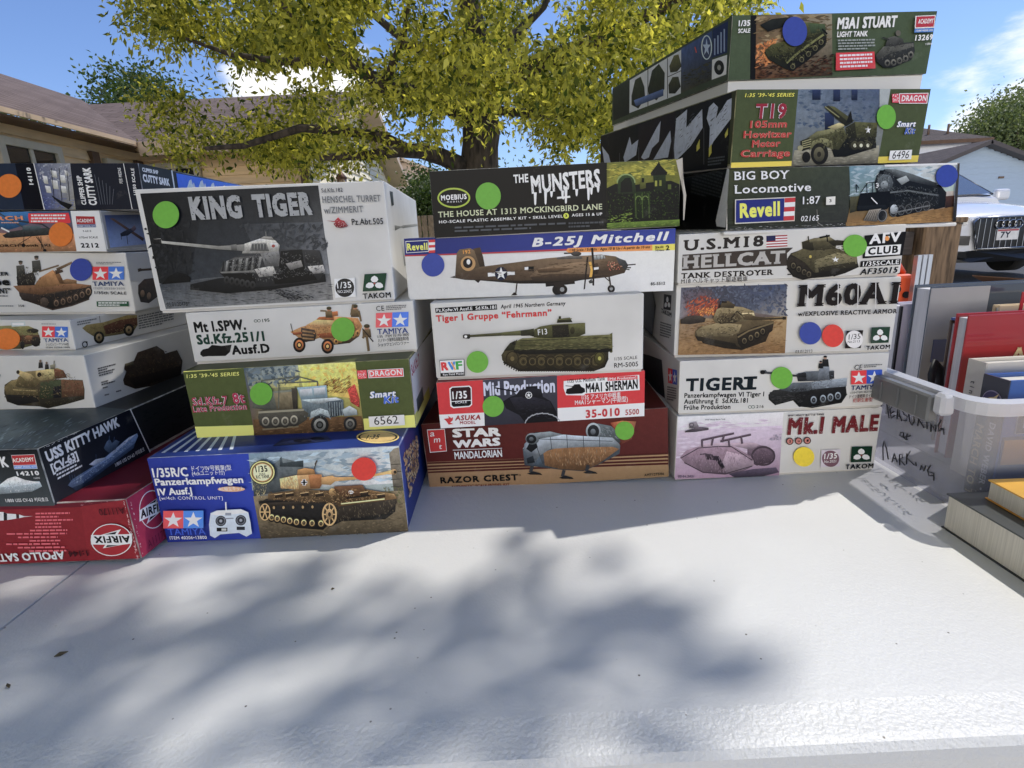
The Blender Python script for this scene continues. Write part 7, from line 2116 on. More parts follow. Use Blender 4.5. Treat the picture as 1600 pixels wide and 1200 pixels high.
p.part('printed_ground'); p.poly([(300, 300), (1010, 0), (1170, 338), (436, 752)], [(38, 39, 41), (24, 26, 36), (30, 31, 36), (50, 51, 53)], .08); p.line([(1018, 0), (1172, 336)], 8, (176, 172, 162)); p.strokes([(1100, 0), (1500, -130), (1560, 60), (1200, 250)], 40, [(22, 28, 28), (34, 42, 40)], 90, 20, (-40, 0), .2, 2)
p.part('title_lettering'); p.text('USS KITTY HAWK', (372, 416), (936, 130), 84, (222, 222, 218), .06, .85); p.text('[CV-63]', (408, 494), (612, 384), 66, (222, 222, 218), .055, .85)
for k in range(3): fine_print(p, 430 + k * 8, 470 + k * 28, 700, 498 + k * 28, 1, (190, 190, 186), -136, k + 3)
p.text('1/800 USS CV-63 키티호크', (900, 448), (1126, 322), 26, (150, 150, 150), .03)
p.part('ship_picture'); s1, s2, s3 = (92, 106, 122), (58, 70, 84), (136, 148, 160)
p.poly([(524, 592), (560, 545), (760, 420), (1000, 218), (1066, 186), (1074, 206), (1050, 262), (820, 460), (640, 580), (560, 612)], s1, .3); p.poly([(560, 610), (640, 578), (1050, 262), (1040, 300), (640, 600), (590, 636)], s2, .3); p.poly([(540, 580), (760, 424), (1000, 222), (1060, 190), (860, 370), (640, 520)], s3, .25)
p.poly([(806, 300), (830, 250), (850, 230), (870, 262), (900, 236), (930, 250), (900, 310), (850, 340), (820, 320)], (74, 84, 94), .3); p.line([(846, 262), (850, 206)], 6, s2); p.line([(884, 256), (888, 214)], 5, s2); p.line([(748, 410), (744, 350)], 4, s2)
p.poly([(690, 430), (740, 390), (830, 372), (820, 392), (730, 440)], (150, 158, 164), .3)
p.strokes([(560, 580), (1000, 230), (1040, 250), (650, 570)], 110, [s2, s3, (176, 184, 190), (44, 54, 66)], 30, 5, (-50, -20), .1, 3)
for x in (540, 560, 580, 612): p.line([(x, 556), (x - 8, 510)], 4, s2)
p.strokes([(330, 296), (640, 140), (644, 156), (336, 308)], 18, [(206, 200, 190)], 26, 5, (-34, -22), 0, 6)
p.finish()
p = Print(kb, 'T', [(150.5, 567.3), (391.0, 558.4), (58.4, 701.6), (-331.5, 710.8)], LW).frame(*N_)
p.part('top_printing'); p.poly([(-600, 330), (290, 300), (1000, 0), (300, -60), (0, 0)], [(64, 74, 74), (70, 80, 80), (54, 60, 62), (60, 66, 66), (84, 92, 92)], .2); p.strokes([(-100, 300), (280, 290), (700, 100), (300, 60), (0, 130)], 60, [(96, 106, 106), (60, 70, 70), (120, 130, 130), (44, 50, 52)], 120, 16, (-45, -20), .15, 2)
p.finish()

kb = kit_box((-0.582, 0.5997, -0.1628, -0.0924, -0.0006, 0.0238, 0.24, 0.0639, 0.36),
             'white kit box with a stubby gunned camouflaged assault tank, above the black ship box')
p = Print(kb, 'F', [(-182.6, 557.5), (130.3, 555.2), (150.7, 643.1), (-154.6, 642.7)], LW).frame(*M_)
p.part('tank_picture'); a1, a2, a3, a4 = (104, 92, 62), (70, 62, 46), (140, 124, 86), (40, 36, 32)
p.poly([(36, 450), (40, 380), (100, 340), (320, 330), (690, 340), (706, 420), (704, 500), (560, 540), (400, 576), (330, 560), (150, 552), (60, 520)], a2, .35)
p.poly([(36, 400), (90, 350), (150, 330), (140, 400), (310, 420), (320, 470), (60, 470)], a1, .35); p.poly([(50, 460), (320, 470), (326, 520), (150, 550), (70, 520)], (40, 38, 36), .3)
p.poly([(130, 390), (150, 320), (200, 270), (300, 262), (480, 240), (530, 260), (560, 320), (340, 346), (300, 400)], a1, .35); p.poly([(300, 264), (400, 250), (470, 250), (440, 330), (340, 346), (300, 320)], a3, .3); p.poly([(450, 244), (530, 260), (560, 320), (460, 330)], (98, 68, 50), .35)
p.poly([(140, 268), (160, 258), (260, 290), (290, 320), (270, 350), (220, 350), (190, 320), (150, 290)], a3, .3); p.ell(152, 274, 14, 16, (54, 48, 40)); p.ell(330, 296, 18, 20, a4)
p.poly([(340, 360), (510, 336), (512, 500), (360, 520), (330, 480)], (62, 66, 48), .35); p.poly([(512, 336), (690, 346), (704, 470), (520, 500)], (92, 68, 50), .35); p.poly([(444, 396), (510, 386), (512, 520), (446, 528)], (36, 36, 40), .3)
p.poly([(330, 500), (700, 470), (704, 500), (560, 540), (400, 576), (340, 556)], (50, 46, 38), .35); p.strokes([(340, 510), (700, 480), (600, 530), (400, 566)], 40, [(92, 84, 62), (30, 28, 26)], 22, 6, (0, 180), .1, 3)
p.line([(40, 480), (320, 486)], 6, a4); p.line([(110, 420), (300, 430)], 5, a3)
for x, y, s in ((340, 182, 1.0), (392, 198, .9)): p.poly([(x - 14 * s, y + 10), (x + 16 * s, y + 10), (x + 22 * s, y + 56 * s), (x - 16 * s, y + 60 * s)], (52, 50, 46), .3); p.ell(x, y, 10 * s, 12 * s, (96, 84, 70))
p.line([(456, 180), (450, 230)], 6, a2); p.poly([(420, 216), (464, 206), (462, 246), (424, 250)], (104, 100, 84), .2)
p.strokes([(60, 380), (300, 280), (540, 260), (690, 350), (690, 460), (340, 500), (70, 460)], 150, [a1, a2, a3, a4, (96, 66, 48), (74, 80, 56)], 34, 9, (0, 180), .1, 4)
p.part('lettering'); p.text('Brummbär', (-560, 286), (12, 282), 66, (34, 34, 34), .06, .9); p.text('Sturmpanzer IV', (-300, 320), (20, 314), 22, (40, 40, 40), .03); fine_print(p, -200, 540, 86, 560, 1, (90, 90, 88), 0, 3)
p.finish()
p = Print(kb, 'R', [(130.3, 555.2), (402.9, 485.7), (411.2, 543.0), (150.7, 643.1)], LW).frame(*M_)
p.part('lettering')
for k, (x, y, w) in enumerate(((812, 250, 180), (816, 268, 140), (818, 288, 150), (822, 306, 190), (838, 364, 100), (842, 382, 150), (852, 410, 50), (866, 470, 60), (962, 440, 70))): fine_print(p, x, y - 14, x + w, y + 8, 1, (70, 68, 66), -w * .26, k)
p.part('tank_picture'); p.poly([(1030, 250), (1034, 208), (1110, 180), (1140, 110), (1300, 56), (1360, 96), (1370, 120), (1470, 90), (1516, 180), (1500, 330), (1260, 390), (1120, 414), (1030, 380), (1020, 340), (1046, 270)], (58, 48, 40), .4)
p.strokes([(1040, 260), (1140, 130), (1340, 80), (1500, 180), (1480, 320), (1120, 400)], 110, [(80, 62, 46), (40, 36, 32), (96, 88, 60), (66, 44, 36), (30, 28, 26)], 40, 12, (0, 180), .1, 4); p.poly([(1032, 204), (1100, 190), (1110, 212), (1036, 226)], (80, 74, 58), .2); p.poly([(1060, 330), (1500, 220), (1500, 300), (1120, 400)], (38, 32, 28), .3)
p.finish()

kb = kit_box((-0.6117, 0.6351, -0.0989, -0.1262, 0.0013, 0.0318, 0.24, 0.0362, 0.36),
             'thin white kit box with a small camouflaged amphibious car and an orange dot')
p = Print(kb, 'F', [(-181.8, 499.8), (107.8, 500.1), (119.2, 549.6), (-166.6, 547.3)], LW).frame(*L_)
p.part('car_picture'); p.poly([(-200, 800), (-150, 720), (0, 690), (120, 684), (240, 690), (310, 720), (340, 800), (330, 856), (280, 850), (170, 880), (-100, 880)], (96, 92, 60), .35); p.poly([(92, 660), (210, 652), (216, 690), (100, 696)], (130, 134, 130), .1); p.rect(104, 664, 200, 684, (190, 190, 184))
p.poly([(160, 770), (330, 764), (340, 830), (170, 850)], (70, 52, 40), .35); p.ell(274, 730, 50, 20, (50, 46, 38), .2); p.ell(300, 820, 38, 42, (44, 40, 36), .2); p.ell(190, 846, 18, 36, (40, 38, 34), .2); p.ell(240, 790, 30, 22, (104, 76, 52), .3)
p.strokes([(-100, 720), (300, 710), (320, 800), (0, 860)], 60, [(120, 112, 74), (62, 60, 42), (96, 66, 46)], 36, 10, (0, 180), .1, 3)
stars_logo(p, 354, 692, 568, 782, 4, red=(150, 32, 42), blue=(40, 84, 134)); p.text('TAMIYA', (374, 824), (574, 820), 30, (44, 66, 96), .02, serif=.05); fine_print(p, 350, 664, 550, 680, 1, (110, 110, 108), 2, 3)
p.text('シュビムワーゲン166型', (388, 852), (580, 850), 18, (70, 70, 68), .01); p.text('ITEM 35224•1000', (390, 874), (588, 872), 12, (60, 60, 58), .02); p.text('SCHWIMMWAGEN', (-700, 860), (32, 862), 60, (40, 40, 38), .05, .9)
sticker(p, 'orange', 62, 798, 112, 88)
p.finish()
p = Print(kb, 'R', [(107.8, 500.1), (392.6, 450.9), (397.1, 483.3), (119.2, 549.6)], LW).frame(*L_)
p.part('car_picture'); p.poly([(684, 708), (720, 680), (860, 660), (960, 630), (1060, 600), (1140, 600), (1146, 680), (1110, 740), (1000, 760), (870, 780), (800, 790), (720, 740)], (110, 98, 62), .35); p.poly([(860, 690), (1000, 640), (1140, 620), (1140, 680), (1000, 740), (880, 760)], (84, 58, 44), .35)
for x, y in ((824, 786), (1072, 722)): p.ell(x, y, 44, 52, (40, 38, 34), .2); p.ell(x, y, 26, 32, (120, 104, 74), .2); p.ell(x, y, 10, 12, (60, 54, 44))
p.strokes([(700, 700), (1130, 620), (1120, 720), (820, 770)], 50, [(136, 122, 80), (66, 56, 44), (92, 62, 46)], 26, 8, (0, 180), .1, 3); p.line([(832, 660), (826, 606)], 4, a2)
p.part('lettering'); p.ring(704, 844, 24, 26, 8, (28, 28, 28)); p.poly([(712, 816), (730, 822), (716, 836)], (28, 28, 28)); fine_print(p, 640, 650, 800, 690, 2, (90, 90, 88), -30, 3); fine_print(p, 1150, 600, 1440, 720, 6, (84, 84, 84), -60, 4)
p.finish()

kb = kit_box((-0.5697, 0.6641, -0.0627, 0.0543, 0.0024, 0.0504, 0.24, 0.0723, 0.36),
             'white kit box with an open topped tan gun vehicle, crew and blue dot')
p = Print(kb, 'F', [(-145.8, 394.5), (195.6, 394.7), (212.3, 490.7), (-118.8, 492.8)], LW).frame(*L_)
p.part('gun_picture'); p.poly([(140, 330), (230, 350), (530, 320), (760, 352), (770, 400), (740, 470), (600, 520), (440, 556), (330, 520), (180, 470), (160, 400)], (64, 54, 46), .35)
p.poly([(110, 356), (280, 352), (560, 330), (760, 350), (720, 376), (560, 390), (330, 430), (160, 410)], (104, 78, 54), .3); p.poly([(290, 350), (330, 290), (440, 224), (500, 256), (540, 340), (430, 360), (300, 370)], (132, 100, 64), .25); p.poly([(440, 224), (500, 256), (540, 340), (500, 336)], (104, 78, 52), .3)
p.poly([(520, 310), (560, 296), (640, 310), (640, 336), (540, 340)], (110, 86, 60), .3)
p.poly([(340, 440), (560, 400), (740, 366), (770, 400), (740, 464), (600, 516), (440, 552), (340, 516)], (44, 40, 38), .3)
wheels(p, [(470, 500), (526, 488), (580, 472), (634, 452), (686, 430)], 30, 40, (50, 44, 40), (96, 80, 66), (56, 48, 42)); wheels(p, [(738, 404)], 32, 44, (52, 46, 42), (110, 92, 74), (60, 52, 46)); p.ell(370, 492, 36, 40, (70, 60, 52), .3)
p.line([(340, 520), (440, 554), (600, 520), (744, 466)], 11, (62, 52, 46)); p.poly([(160, 410), (330, 430), (340, 500), (200, 480), (166, 440)], (54, 46, 42), .35)
p.line([(330, 236), (490, 186)], 14, (92, 78, 60)); p.poly([(470, 210), (600, 152), (606, 170), (480, 232)], (96, 80, 60), .2); p.poly([(460, 226), (520, 220), (530, 240), (470, 260)], (70, 58, 48), .3)
for x, y, s in ((174, 162, 1.0), (306, 122, 1.05)):
    p.poly([(x - 36 * s, y + 26), (x + 28 * s, y + 20), (x + 40 * s, y + 100 * s), (x - 30 * s, y + 120 * s)], (66, 64, 58), .3); p.ell(x, y, 16 * s, 18 * s, (96, 82, 70)); p.ell(x, y - 8 * s, 18 * s, 9 * s, (56, 54, 48))
p.poly([(140, 280), (280, 240), (300, 290), (290, 350), (150, 350)], (52, 48, 44), .4); p.strokes([(150, 200), (340, 200), (340, 330), (150, 340)], 50, [(84, 78, 68), (40, 38, 36), (104, 96, 80)], 30, 9, (60, 120), .1, 3)
p.strokes([(180, 360), (540, 330), (740, 370), (560, 500), (340, 500)], 60, [(120, 94, 64), (40, 36, 34), (84, 66, 50)], 28, 7, (0, 180), .1, 4)
stars_logo(p, 776, 196, 1038, 306, -2, red=(150, 32, 42), blue=(46, 88, 136)); p.text('TAMIYA', (780, 356), (1040, 354), 36, (40, 56, 84), .02, serif=.05); fine_print(p, 806, 154, 1014, 178, 2, (100, 100, 98), 0, 3)
p.text('ITEM 35358•3600', (788, 384), (1048, 386), 16, (110, 108, 106), .02); p.text('1/35th SCALE', (796, 424), (1060, 428), 24, (46, 44, 44), .02)
p.poly([(810, 484), (1076, 484), (1080, 526), (814, 528)], (44, 74, 56)); fine_print(p, 826, 488, 1062, 524, 2, (150, 166, 154), 0, 5)
p.part('lettering'); p.text('HOWITZER', (-210, 268), (82, 270), 30, (34, 34, 34), .05, .9); p.text('Wespe', (-300, 352), (94, 352), 66, (30, 30, 30), .07, .92); p.text('“ITALIAN FRONT”', (-320, 420), (104, 420), 46, (34, 34, 34), .05, .85); fine_print(p, -80, 430, 126, 448, 1, (70, 70, 70), 0, 5); p.text('358', (162, 530), (212, 530), 18, (60, 60, 60), .02); fine_print(p, 0, 512, 150, 532, 1, (100, 100, 100), 0, 6)
sticker(p, 'blue', 685, 220, 92, 94)
p.finish()
p = Print(kb, 'R', [(195.6, 394.7), (385.7, 386.1), (393.2, 449.3), (212.3, 490.7)], LW).frame(*L_)
p.part('gun_picture'); p.poly([(1146, 214), (1170, 208), (1180, 214), (1280, 206), (1280, 226), (1180, 232), (1150, 240)], (70, 58, 48), .2); p.poly([(1180, 320), (1200, 300), (1280, 290), (1320, 330), (1320, 440), (1240, 500), (1170, 490), (1150, 420), (1150, 350)], (60, 50, 44), .35)
for x, y in ((1186, 420), (1240, 440)): p.ell(x, y, 32, 50, (48, 42, 38), .2); p.ell(x, y, 18, 30, (104, 86, 68), .2)
p.finish()

kb = kit_box((-0.5754, 0.6623, 0.0095, -0.0551, 0.0028, 0.0364, 0.24, 0.0454, 0.36),
             'kit box with a high winged aeroplane over desert and a red caption', (0.42, 0.41, 0.39))
p = Print(kb, 'F', [(-160.2, 333.3), (156.1, 328.7), (169.0, 393.4), (-141.6, 396.9)], LW).frame(*K_)
p.part('plane_picture'); p.poly([(-1000, 680), (742, 664), (806, 1082), (-900, 1110)], [(40, 76, 104), (50, 74, 92), (112, 76, 52), (120, 84, 58)], .15); p.poly([(-900, 870), (300, 900), (780, 900), (806, 1082), (-900, 1110)], (146, 108, 74), .25)
p.poly([(0, 680), (300, 670), (300, 800), (100, 860), (0, 850)], (40, 84, 112), .2); p.strokes([(0, 900), (780, 900), (800, 1070), (0, 1090)], 60, [(120, 84, 56), (166, 128, 92), (96, 64, 46)], 60, 10, (-8, 8), .1, 2)
p.poly([(30, 920), (100, 880), (300, 850), (500, 840), (540, 880), (520, 914), (300, 930), (120, 946), (60, 944)], (56, 56, 54), .35); p.poly([(240, 820), (420, 816), (440, 860), (240, 870)], (70, 78, 78), .3); p.line([(0, 690), (240, 830)], 14, (60, 64, 66)); p.line([(200, 770), (440, 800)], 16, (50, 52, 54)); p.line([(440, 800), (520, 850)], 14, (50, 52, 54)); p.line([(100, 880), (20, 840)], 16, (150, 150, 146))
for a, b in (((258, 880), (250, 1020)), ((330, 930), (200, 1010)), ((400, 930), (470, 1076)), ((430, 930), (440, 1060)), ((380, 930), (440, 1010))): p.line([a, b], 6, (44, 40, 38))
p.ell(250, 1022, 20, 20, (34, 30, 30)); p.ell(472, 1074, 18, 14, (34, 30, 30))
p.part('lettering'); p.poly([(300, 690), (720, 684), (742, 780), (724, 792), (312, 790), (298, 720)], (150, 28, 40)); fine_print(p, 330, 694, 690, 788, 3, (206, 150, 150), 0, 3); p.text('STORCH', (-300, 770), (252, 758), 44, (196, 96, 52), .06, outline=(70, 40, 40), ow=.03); p.text('FIESELER “STORCH” with SKI', (-420, 1042), (536, 1034), 26, (44, 30, 24), .04, serif=.05); fine_print(p, 20, 776, 250, 796, 1, (196, 110, 90), 0, 6)
p.poly([(742, 664), (1046, 662), (1120, 1084), (806, 1082)], (166, 164, 156)); p.text('F-6212', (876, 884), (960, 882), 20, BLK, .02); p.text('1/72nd SCALE', (836, 950), (1028, 948), 20, BLK, .04); p.text('2212', (856, 1046), (1042, 1046), 48, BLK, .06, 1.05)
p.part('maker_logo'); p.poly([(796, 716), (994, 720), (1012, 836), (812, 838)], (150, 150, 146)); p.poly([(798, 718), (992, 722), (1004, 800), (808, 804)], (122, 30, 36)); p.poly([(808, 806), (1004, 802), (1011, 834), (814, 836)], (54, 70, 100)); p.text('ACADEMY', (814, 782), (984, 784), 36, (206, 186, 160), .045, serif=.05); p.text('HOBBY MODEL KITS', (818, 830), (1004, 828), 15, WHT, .03)
sticker(p, 'orange', 645, 908, 123, 126)
p.finish()
p = Print(kb, 'R', [(156.1, 328.7), (400.6, 341.7), (405.9, 383.3), (169.0, 393.4)], LW).frame(*K_)
p.part('plane_picture'); p.poly([(1086, 708), (1600, 700), (1600, 1000), (1148, 1046)], [(56, 66, 92), (60, 66, 80), (84, 90, 112), (110, 122, 150)], .12); p.poly([(1140, 740), (1180, 740), (1500, 950), (1490, 980)], (84, 68, 60), .2); p.poly([(1250, 900), (1300, 870), (1400, 830), (1410, 860), (1330, 920), (1260, 930)], (54, 56, 66), .3); p.line([(1320, 920), (1330, 1010)], 6, (40, 40, 48)); p.line([(1260, 920), (1264, 960)], 6, (40, 40, 48)); p.poly([(1360, 850), (1400, 810), (1420, 850), (1390, 880)], (96, 84, 90), .2)
p.finish()

kb = kit_box((-0.5289, 0.6635, 0.0549, 0.0192, -0.0014, 0.0433, 0.24, 0.0498, 0.36),
             'dark blue kit box with a sailing ship and white sideways title', (0.016, 0.02, 0.03), (0.4, 0.4, 0.4))
p = Print(kb, 'F', [(-129.3, 255.2), (215.4, 254.8), (227.6, 327.5), (-110.0, 328.6)], LW).frame(*K_)
p.part('printed_ground'); p.poly([(-860, 168), (356, 166), (466, 654), (-730, 660)], [(30, 36, 48), (16, 18, 28), (12, 15, 26), (28, 34, 46)], .08); p.poly([(-860, 168), (156, 168), (256, 654), (-730, 660)], (38, 46, 58), .06)
p.poly([(730, 166), (1440, 166), (1520, 652), (790, 654)], (34, 36, 44), .06)
p.part('ship_picture'); p.poly([(358, 166), (730, 166), (790, 654), (472, 654)], [(70, 74, 86), (110, 110, 112), (110, 106, 92), (52, 60, 92)], .25); p.strokes([(380, 180), (720, 180), (740, 340), (420, 360)], 50, [(90, 92, 104), (140, 140, 136), (60, 62, 80), (120, 118, 116)], 60, 26, (0, 180), .2, 2); p.strokes([(450, 520), (780, 540), (786, 648), (476, 648)], 46, [(48, 58, 104), (120, 124, 128), (70, 78, 108)], 50, 12, (-30, 30), .1, 3)
for x, y, w, h in ((470, 340, 50, 90), (560, 280, 60, 80), (570, 390, 64, 100), (650, 330, 60, 90), (660, 440, 60, 80), (500, 440, 56, 80), (690, 270, 40, 60)): p.poly([(x - w / 2, y - h / 2), (x + w / 2, y - h / 2 + 10), (x + w / 2 + 14, y + h / 2), (x - w / 2 + 20, y + h / 2 - 8)], (168, 164, 148), .25)
for x in (540, 620, 700): p.line([(x, 220), (x + 30, 560)], 6, (40, 38, 40))
p.poly([(540, 500), (640, 560), (760, 600), (720, 650), (640, 600), (560, 530)], (34, 34, 38), .3); p.line([(356, 166), (468, 654)], 9, (170, 166, 156)); p.line([(1290, 166), (1382, 652)], 7, (190, 188, 180))
p.part('title_lettering'); p.text('CLIPPER SHIP', (908, 600), (850, 298), 50, (170, 172, 170), .045, .9); p.text('CUTTY SARK', (1020, 604), (946, 212), 84, (196, 196, 192), .06, .88); p.text('14110', (356, 392), (322, 214), 44, (206, 206, 200), .06); p.text('키트 PIEZAS', (1286, 380), (1260, 216), 30, (170, 170, 166), .03); p.text('1/350 SCALE', (1432, 500), (1400, 222), 32, (150, 150, 146), .045)
for k in range(6): p.line([(1054 + k * 24, 596), (990 + k * 40, 286 + k * 30)], 4, (84, 86, 90))
sticker(p, 'orange', 104, 404, 128, 124)
p.finish()
p = Print(kb, 'R', [(215.4, 254.8), (415.8, 297.1), (421.0, 343.3), (227.6, 327.5)], LW).frame(0, 0, 4.0)
p.part('printed_ground'); p.poly([(866, 1020), (1072, 1062), (1110, 1330), (912, 1310)], (38, 42, 46), .1); p.poly([(1100, 1082), (1640, 1186), (1660, 1370), (1140, 1340)], [(30, 84, 150), (36, 96, 160), (40, 90, 140), (30, 80, 140)], .1); p.line([(1072, 1062), (1112, 1320)], 8, (206, 206, 200))
p.part('title_lettering'); p.text('CLIPPER SHIP', (890, 1072), (990, 1090), 24, WHT, .05, .85); p.text('CUTTY SARK', (896, 1136), (1062, 1164), 46, WHT, .07, .85)
p.part('ship_picture')
for x, y in ((1190, 1145), (1260, 1150), (1330, 1165), (1400, 1180)): p.poly([(x - 22, y + 30), (x - 8, y - 16), (x + 4, y - 24), (x + 22, y + 36)], (196, 206, 210), .2); p.poly([(x + 10, y + 30), (x + 20, y - 6), (x + 34, y + 36)], (176, 190, 198), .2)
p.finish()

# ------------------------------------------------------------------ clear bin and books at the right
def clear_mat(name, tint, fac, rough=0.15):
    m = bpy.data.materials.new(name)
    m.use_nodes = True
    t = m.node_tree
    t.nodes.clear()
    tr = nd(t, 'ShaderNodeBsdfTransparent'); tr.inputs['Color'].default_value = (*tint, 1)
    pb = nd(t, 'ShaderNodeBsdfPrincipled'); pb.inputs['Base Color'].default_value = (0.75, 0.76, 0.8, 1); pb.inputs['Roughness'].default_value = rough
    mx_ = nd(t, 'ShaderNodeMixShader'); mx_.inputs['Fac'].default_value = fac
    ou = nd(t, 'ShaderNodeOutputMaterial')
    t.links.new(tr.outputs[0], mx_.inputs[1]); t.links.new(pb.outputs[0], mx_.inputs[2]); t.links.new(mx_.outputs[0], ou.inputs['Surface'])
    return m


m_clear = clear_mat('clear_plastic', (0.82, 0.82, 0.86), 0.26)
m_rim = clear_mat('frosted_rim', (0.95, 0.95, 0.98), 0.62, 0.25)
m_latch = mat('grey_latch_plastic', (0.16, 0.165, 0.17), rough=0.35, noise=0.1)
m_marker = mat('black_marker_ink', (0.012, 0.012, 0.015), rough=0.4)
m_page = mat('book_pages', (0.66, 0.63, 0.56), rough=0.85, noise=0.12, nscale=60, stretch=(1, 14, 0.3))
m_pagew = mat('white_book_pages', (0.70, 0.69, 0.70), rough=0.85, noise=0.12, nscale=60, stretch=(1, 14, 0.3))

bx0, by0, bx1, by1, bz1 = 0.4165, 0.462, 0.80, 0.80, TABLE_Z + 0.118
bin_ = empty('storage_bin', (0.60, 0.63, TABLE_Z))
tag(bin_, 'clear plastic storage bin with grey latch and handwritten marker words on its side', 'storage bin')
BI = Matrix.Translation((-0.60, -0.63, -TABLE_Z))
def bp_(o):
    o.matrix_parent_inverse = BI
    return o


def loop_pts(off, r, n=5):
    pts = []
    for cx, cy, a0 in ((bx1 + off - r, by1 + off - r, 0), (bx0 - off + r, by1 + off - r, 90), (bx0 - off + r, by0 - off + r, 180), (bx1 + off - r, by0 - off + r, 270)):
        for k in range(n + 1):
            a = rad(a0 + 90 * k / n)
            pts.append((cx + r * math.cos(a), cy + r * math.sin(a)))
    return pts


def wall_bm(rings):
    bm = bmesh.new()
    rs = [[bm.verts.new((x, y, z)) for x, y in pts] for pts, z in rings]
    for a, b in zip(rs, rs[1:]):
        for k in range(len(a)):
            bm.faces.new((a[k], a[(k + 1) % len(a)], b[(k + 1) % len(a)], b[k]))
    return bm, rs


bm, rs = wall_bm([(loop_pts(-0.012, 0.02), TABLE_Z + 0.001), (loop_pts(-0.010, 0.02), TABLE_Z + 0.006), (loop_pts(0.0, 0.024), bz1 - 0.012), (loop_pts(-0.0012, 0.024), bz1 - 0.012), (loop_pts(-0.0112, 0.02), TABLE_Z + 0.007)])
bm.faces.new(rs[0][::-1])
bp_(obj('wall', bm, m_clear, bin_))
bm, rs = wall_bm([(loop_pts(0.001, 0.024), bz1 - 0.014), (loop_pts(0.008, 0.026), bz1 - 0.012), (loop_pts(0.009, 0.026), bz1), (loop_pts(0.001, 0.024), bz1 + 0.002), (loop_pts(-0.001, 0.022), bz1 - 0.012)])
bp_(obj('rim', bm, m_rim, bin_))
bm = box_bm(0.396, 0.4065, 0.497, 0.66, bz1 - 0.030, bz1 - 0.003, bevel=0.002)
la = bp_(obj('latch', bm, m_latch, bin_))
bm = bmesh.new()
for k in range(6):
    y = 0.512 + k * 0.026
    box_bm(0.3945, 0.3962, y, y + 0.0018, bz1 - 0.027, bz1 - 0.007, bm)
bp_(obj('latch_rib', bm, m_latch, bin_))
bm = box_bm(0.398, 0.412, 0.483, 0.4965, bz1 - 0.020, bz1 + 0.001, bevel=0.003)
bp_(obj('hinge', bm, m_rim, bin_))
# handwriting on the left wall
def wall_x(z): return bx0 + 0.0098 - (z - TABLE_Z - 0.006) / 0.1 * 0.0098 - 0.0012
STROKES = [  # zoomed photo coordinates, 6.667 px per pixel from (1360, 550)
    [(126, 560), (150, 470), (180, 450), (186, 560), (196, 690)], [(236, 570), (214, 600), (220, 690), (262, 660)], [(220, 640), (256, 618)], [(280, 700), (300, 590), (330, 720)], [(286, 668), (322, 668)],
    [(392, 596), (350, 610), (362, 650), (396, 670), (380, 716), (352, 712)], [(414, 640), (416, 720), (440, 760), (466, 720), (470, 650)], [(500, 770), (530, 640), (560, 620), (556, 660), (520, 700), (566, 790)],
    [(606, 706), (598, 800)], [(636, 830), (650, 740), (690, 826), (700, 760)], [(770, 700), (724, 760), (726, 824), (770, 800)], [(742, 796), (778, 796), (776, 860)],
    [(410, 872), (330, 890), (290, 870), (310, 836), (340, 842), (330, 880), (350, 910), (372, 912)], [(376, 850), (360, 910)],
    [(86, 1130), (96, 990), (118, 930), (134, 1010), (142, 1120)], [(180, 1150), (214, 1060), (236, 1150)], [(190, 1114), (230, 1112)], [(262, 1180), (270, 1070), (300, 1064), (298, 1100), (268, 1122), (316, 1180)],
    [(352, 1060), (336, 1170)], [(392, 1032), (346, 1100), (420, 1180)], [(440, 1150), (440, 1190)], [(480, 1230), (500, 1180), (520, 1240), (545, 1180)], [(600, 1180), (560, 1230), (570, 1290), (610, 1290)], [(580, 1250), (625, 1262), (618, 1340)]]
bm = bmesh.new()
for st in STROKES:
    pts = []
    for zx, zy in st:
        p = at(1360 + zx / 6.667, 550 + zy / 6.667, x=bx0 + 0.003)
        pts.append(Vector((wall_x(p.z), p.y, p.z)))
    tube_bm(pts, 0.00072, 5, bm)
o = bp_(obj('handwriting', bm, m_marker, bin_)); o['label'] = 'MEASURING & MARKING in black marker'


def plain(name, c, rough=0.35, coat=0.3, noise=0.08):
    return mat(name, lin(c), rough=rough, coat=coat, noise=noise, nscale=16)


def standing_book(label, x0, y0, y1, x1, z0, z1, cover, pages=None, cat='book', lean=0.0, cov_t=0.0022, name='book'):
    """A book on its long edge: covers front and back, page block between, its open left edge towards the left."""
    b = empty(name, (x0, y0, z0), lean)
    tag(b, label, cat, 'books standing in the bin')
    w, t, h = x1 - x0, y1 - y0, z1 - z0
    obj('cover', box_bm(0, w, 0, cov_t, 0, h, bevel=0.0006), cover, b)
    obj('cover', box_bm(0, w, t - cov_t, t, 0, h, bevel=0.0006), cover, b)
    obj('page_block', box_bm(0.003, w - 0.002, cov_t + 0.0002, t - cov_t - 0.0002, 0.002, h - 0.004), pages or m_pagew, b)
    return b


def edge_x(px, py, y): return at(px, py, y=y).x
def top_z(px, py, y): return at(px, py, y=y).z
zb = TABLE_Z + 0.009
# big glossy book at the back
yb = 0.70
big = standing_book('large thick book with glossy dark cover and white page edges, tallest in the bin', edge_x(1452, 470, yb), yb, yb + 0.030, 0.79, zb, top_z(1500, 446, yb), plain('glossy_dark_cover', (70, 80, 92), 0.08, 0.8))
bm = box_bm(0.0, 0.075, -0.0012, -0.0003, 0.002, top_z(1500, 446, yb) - zb - 0.002)
obj('grey_flap', bm, plain('grey_jacket', (168, 166, 166)), big)
bm = box_bm(0.012, 0.075, -0.0022, -0.0013, 0.085, 0.115)
obj('blue_panel', bm, plain('blue_grey_print', (92, 100, 134)), big)
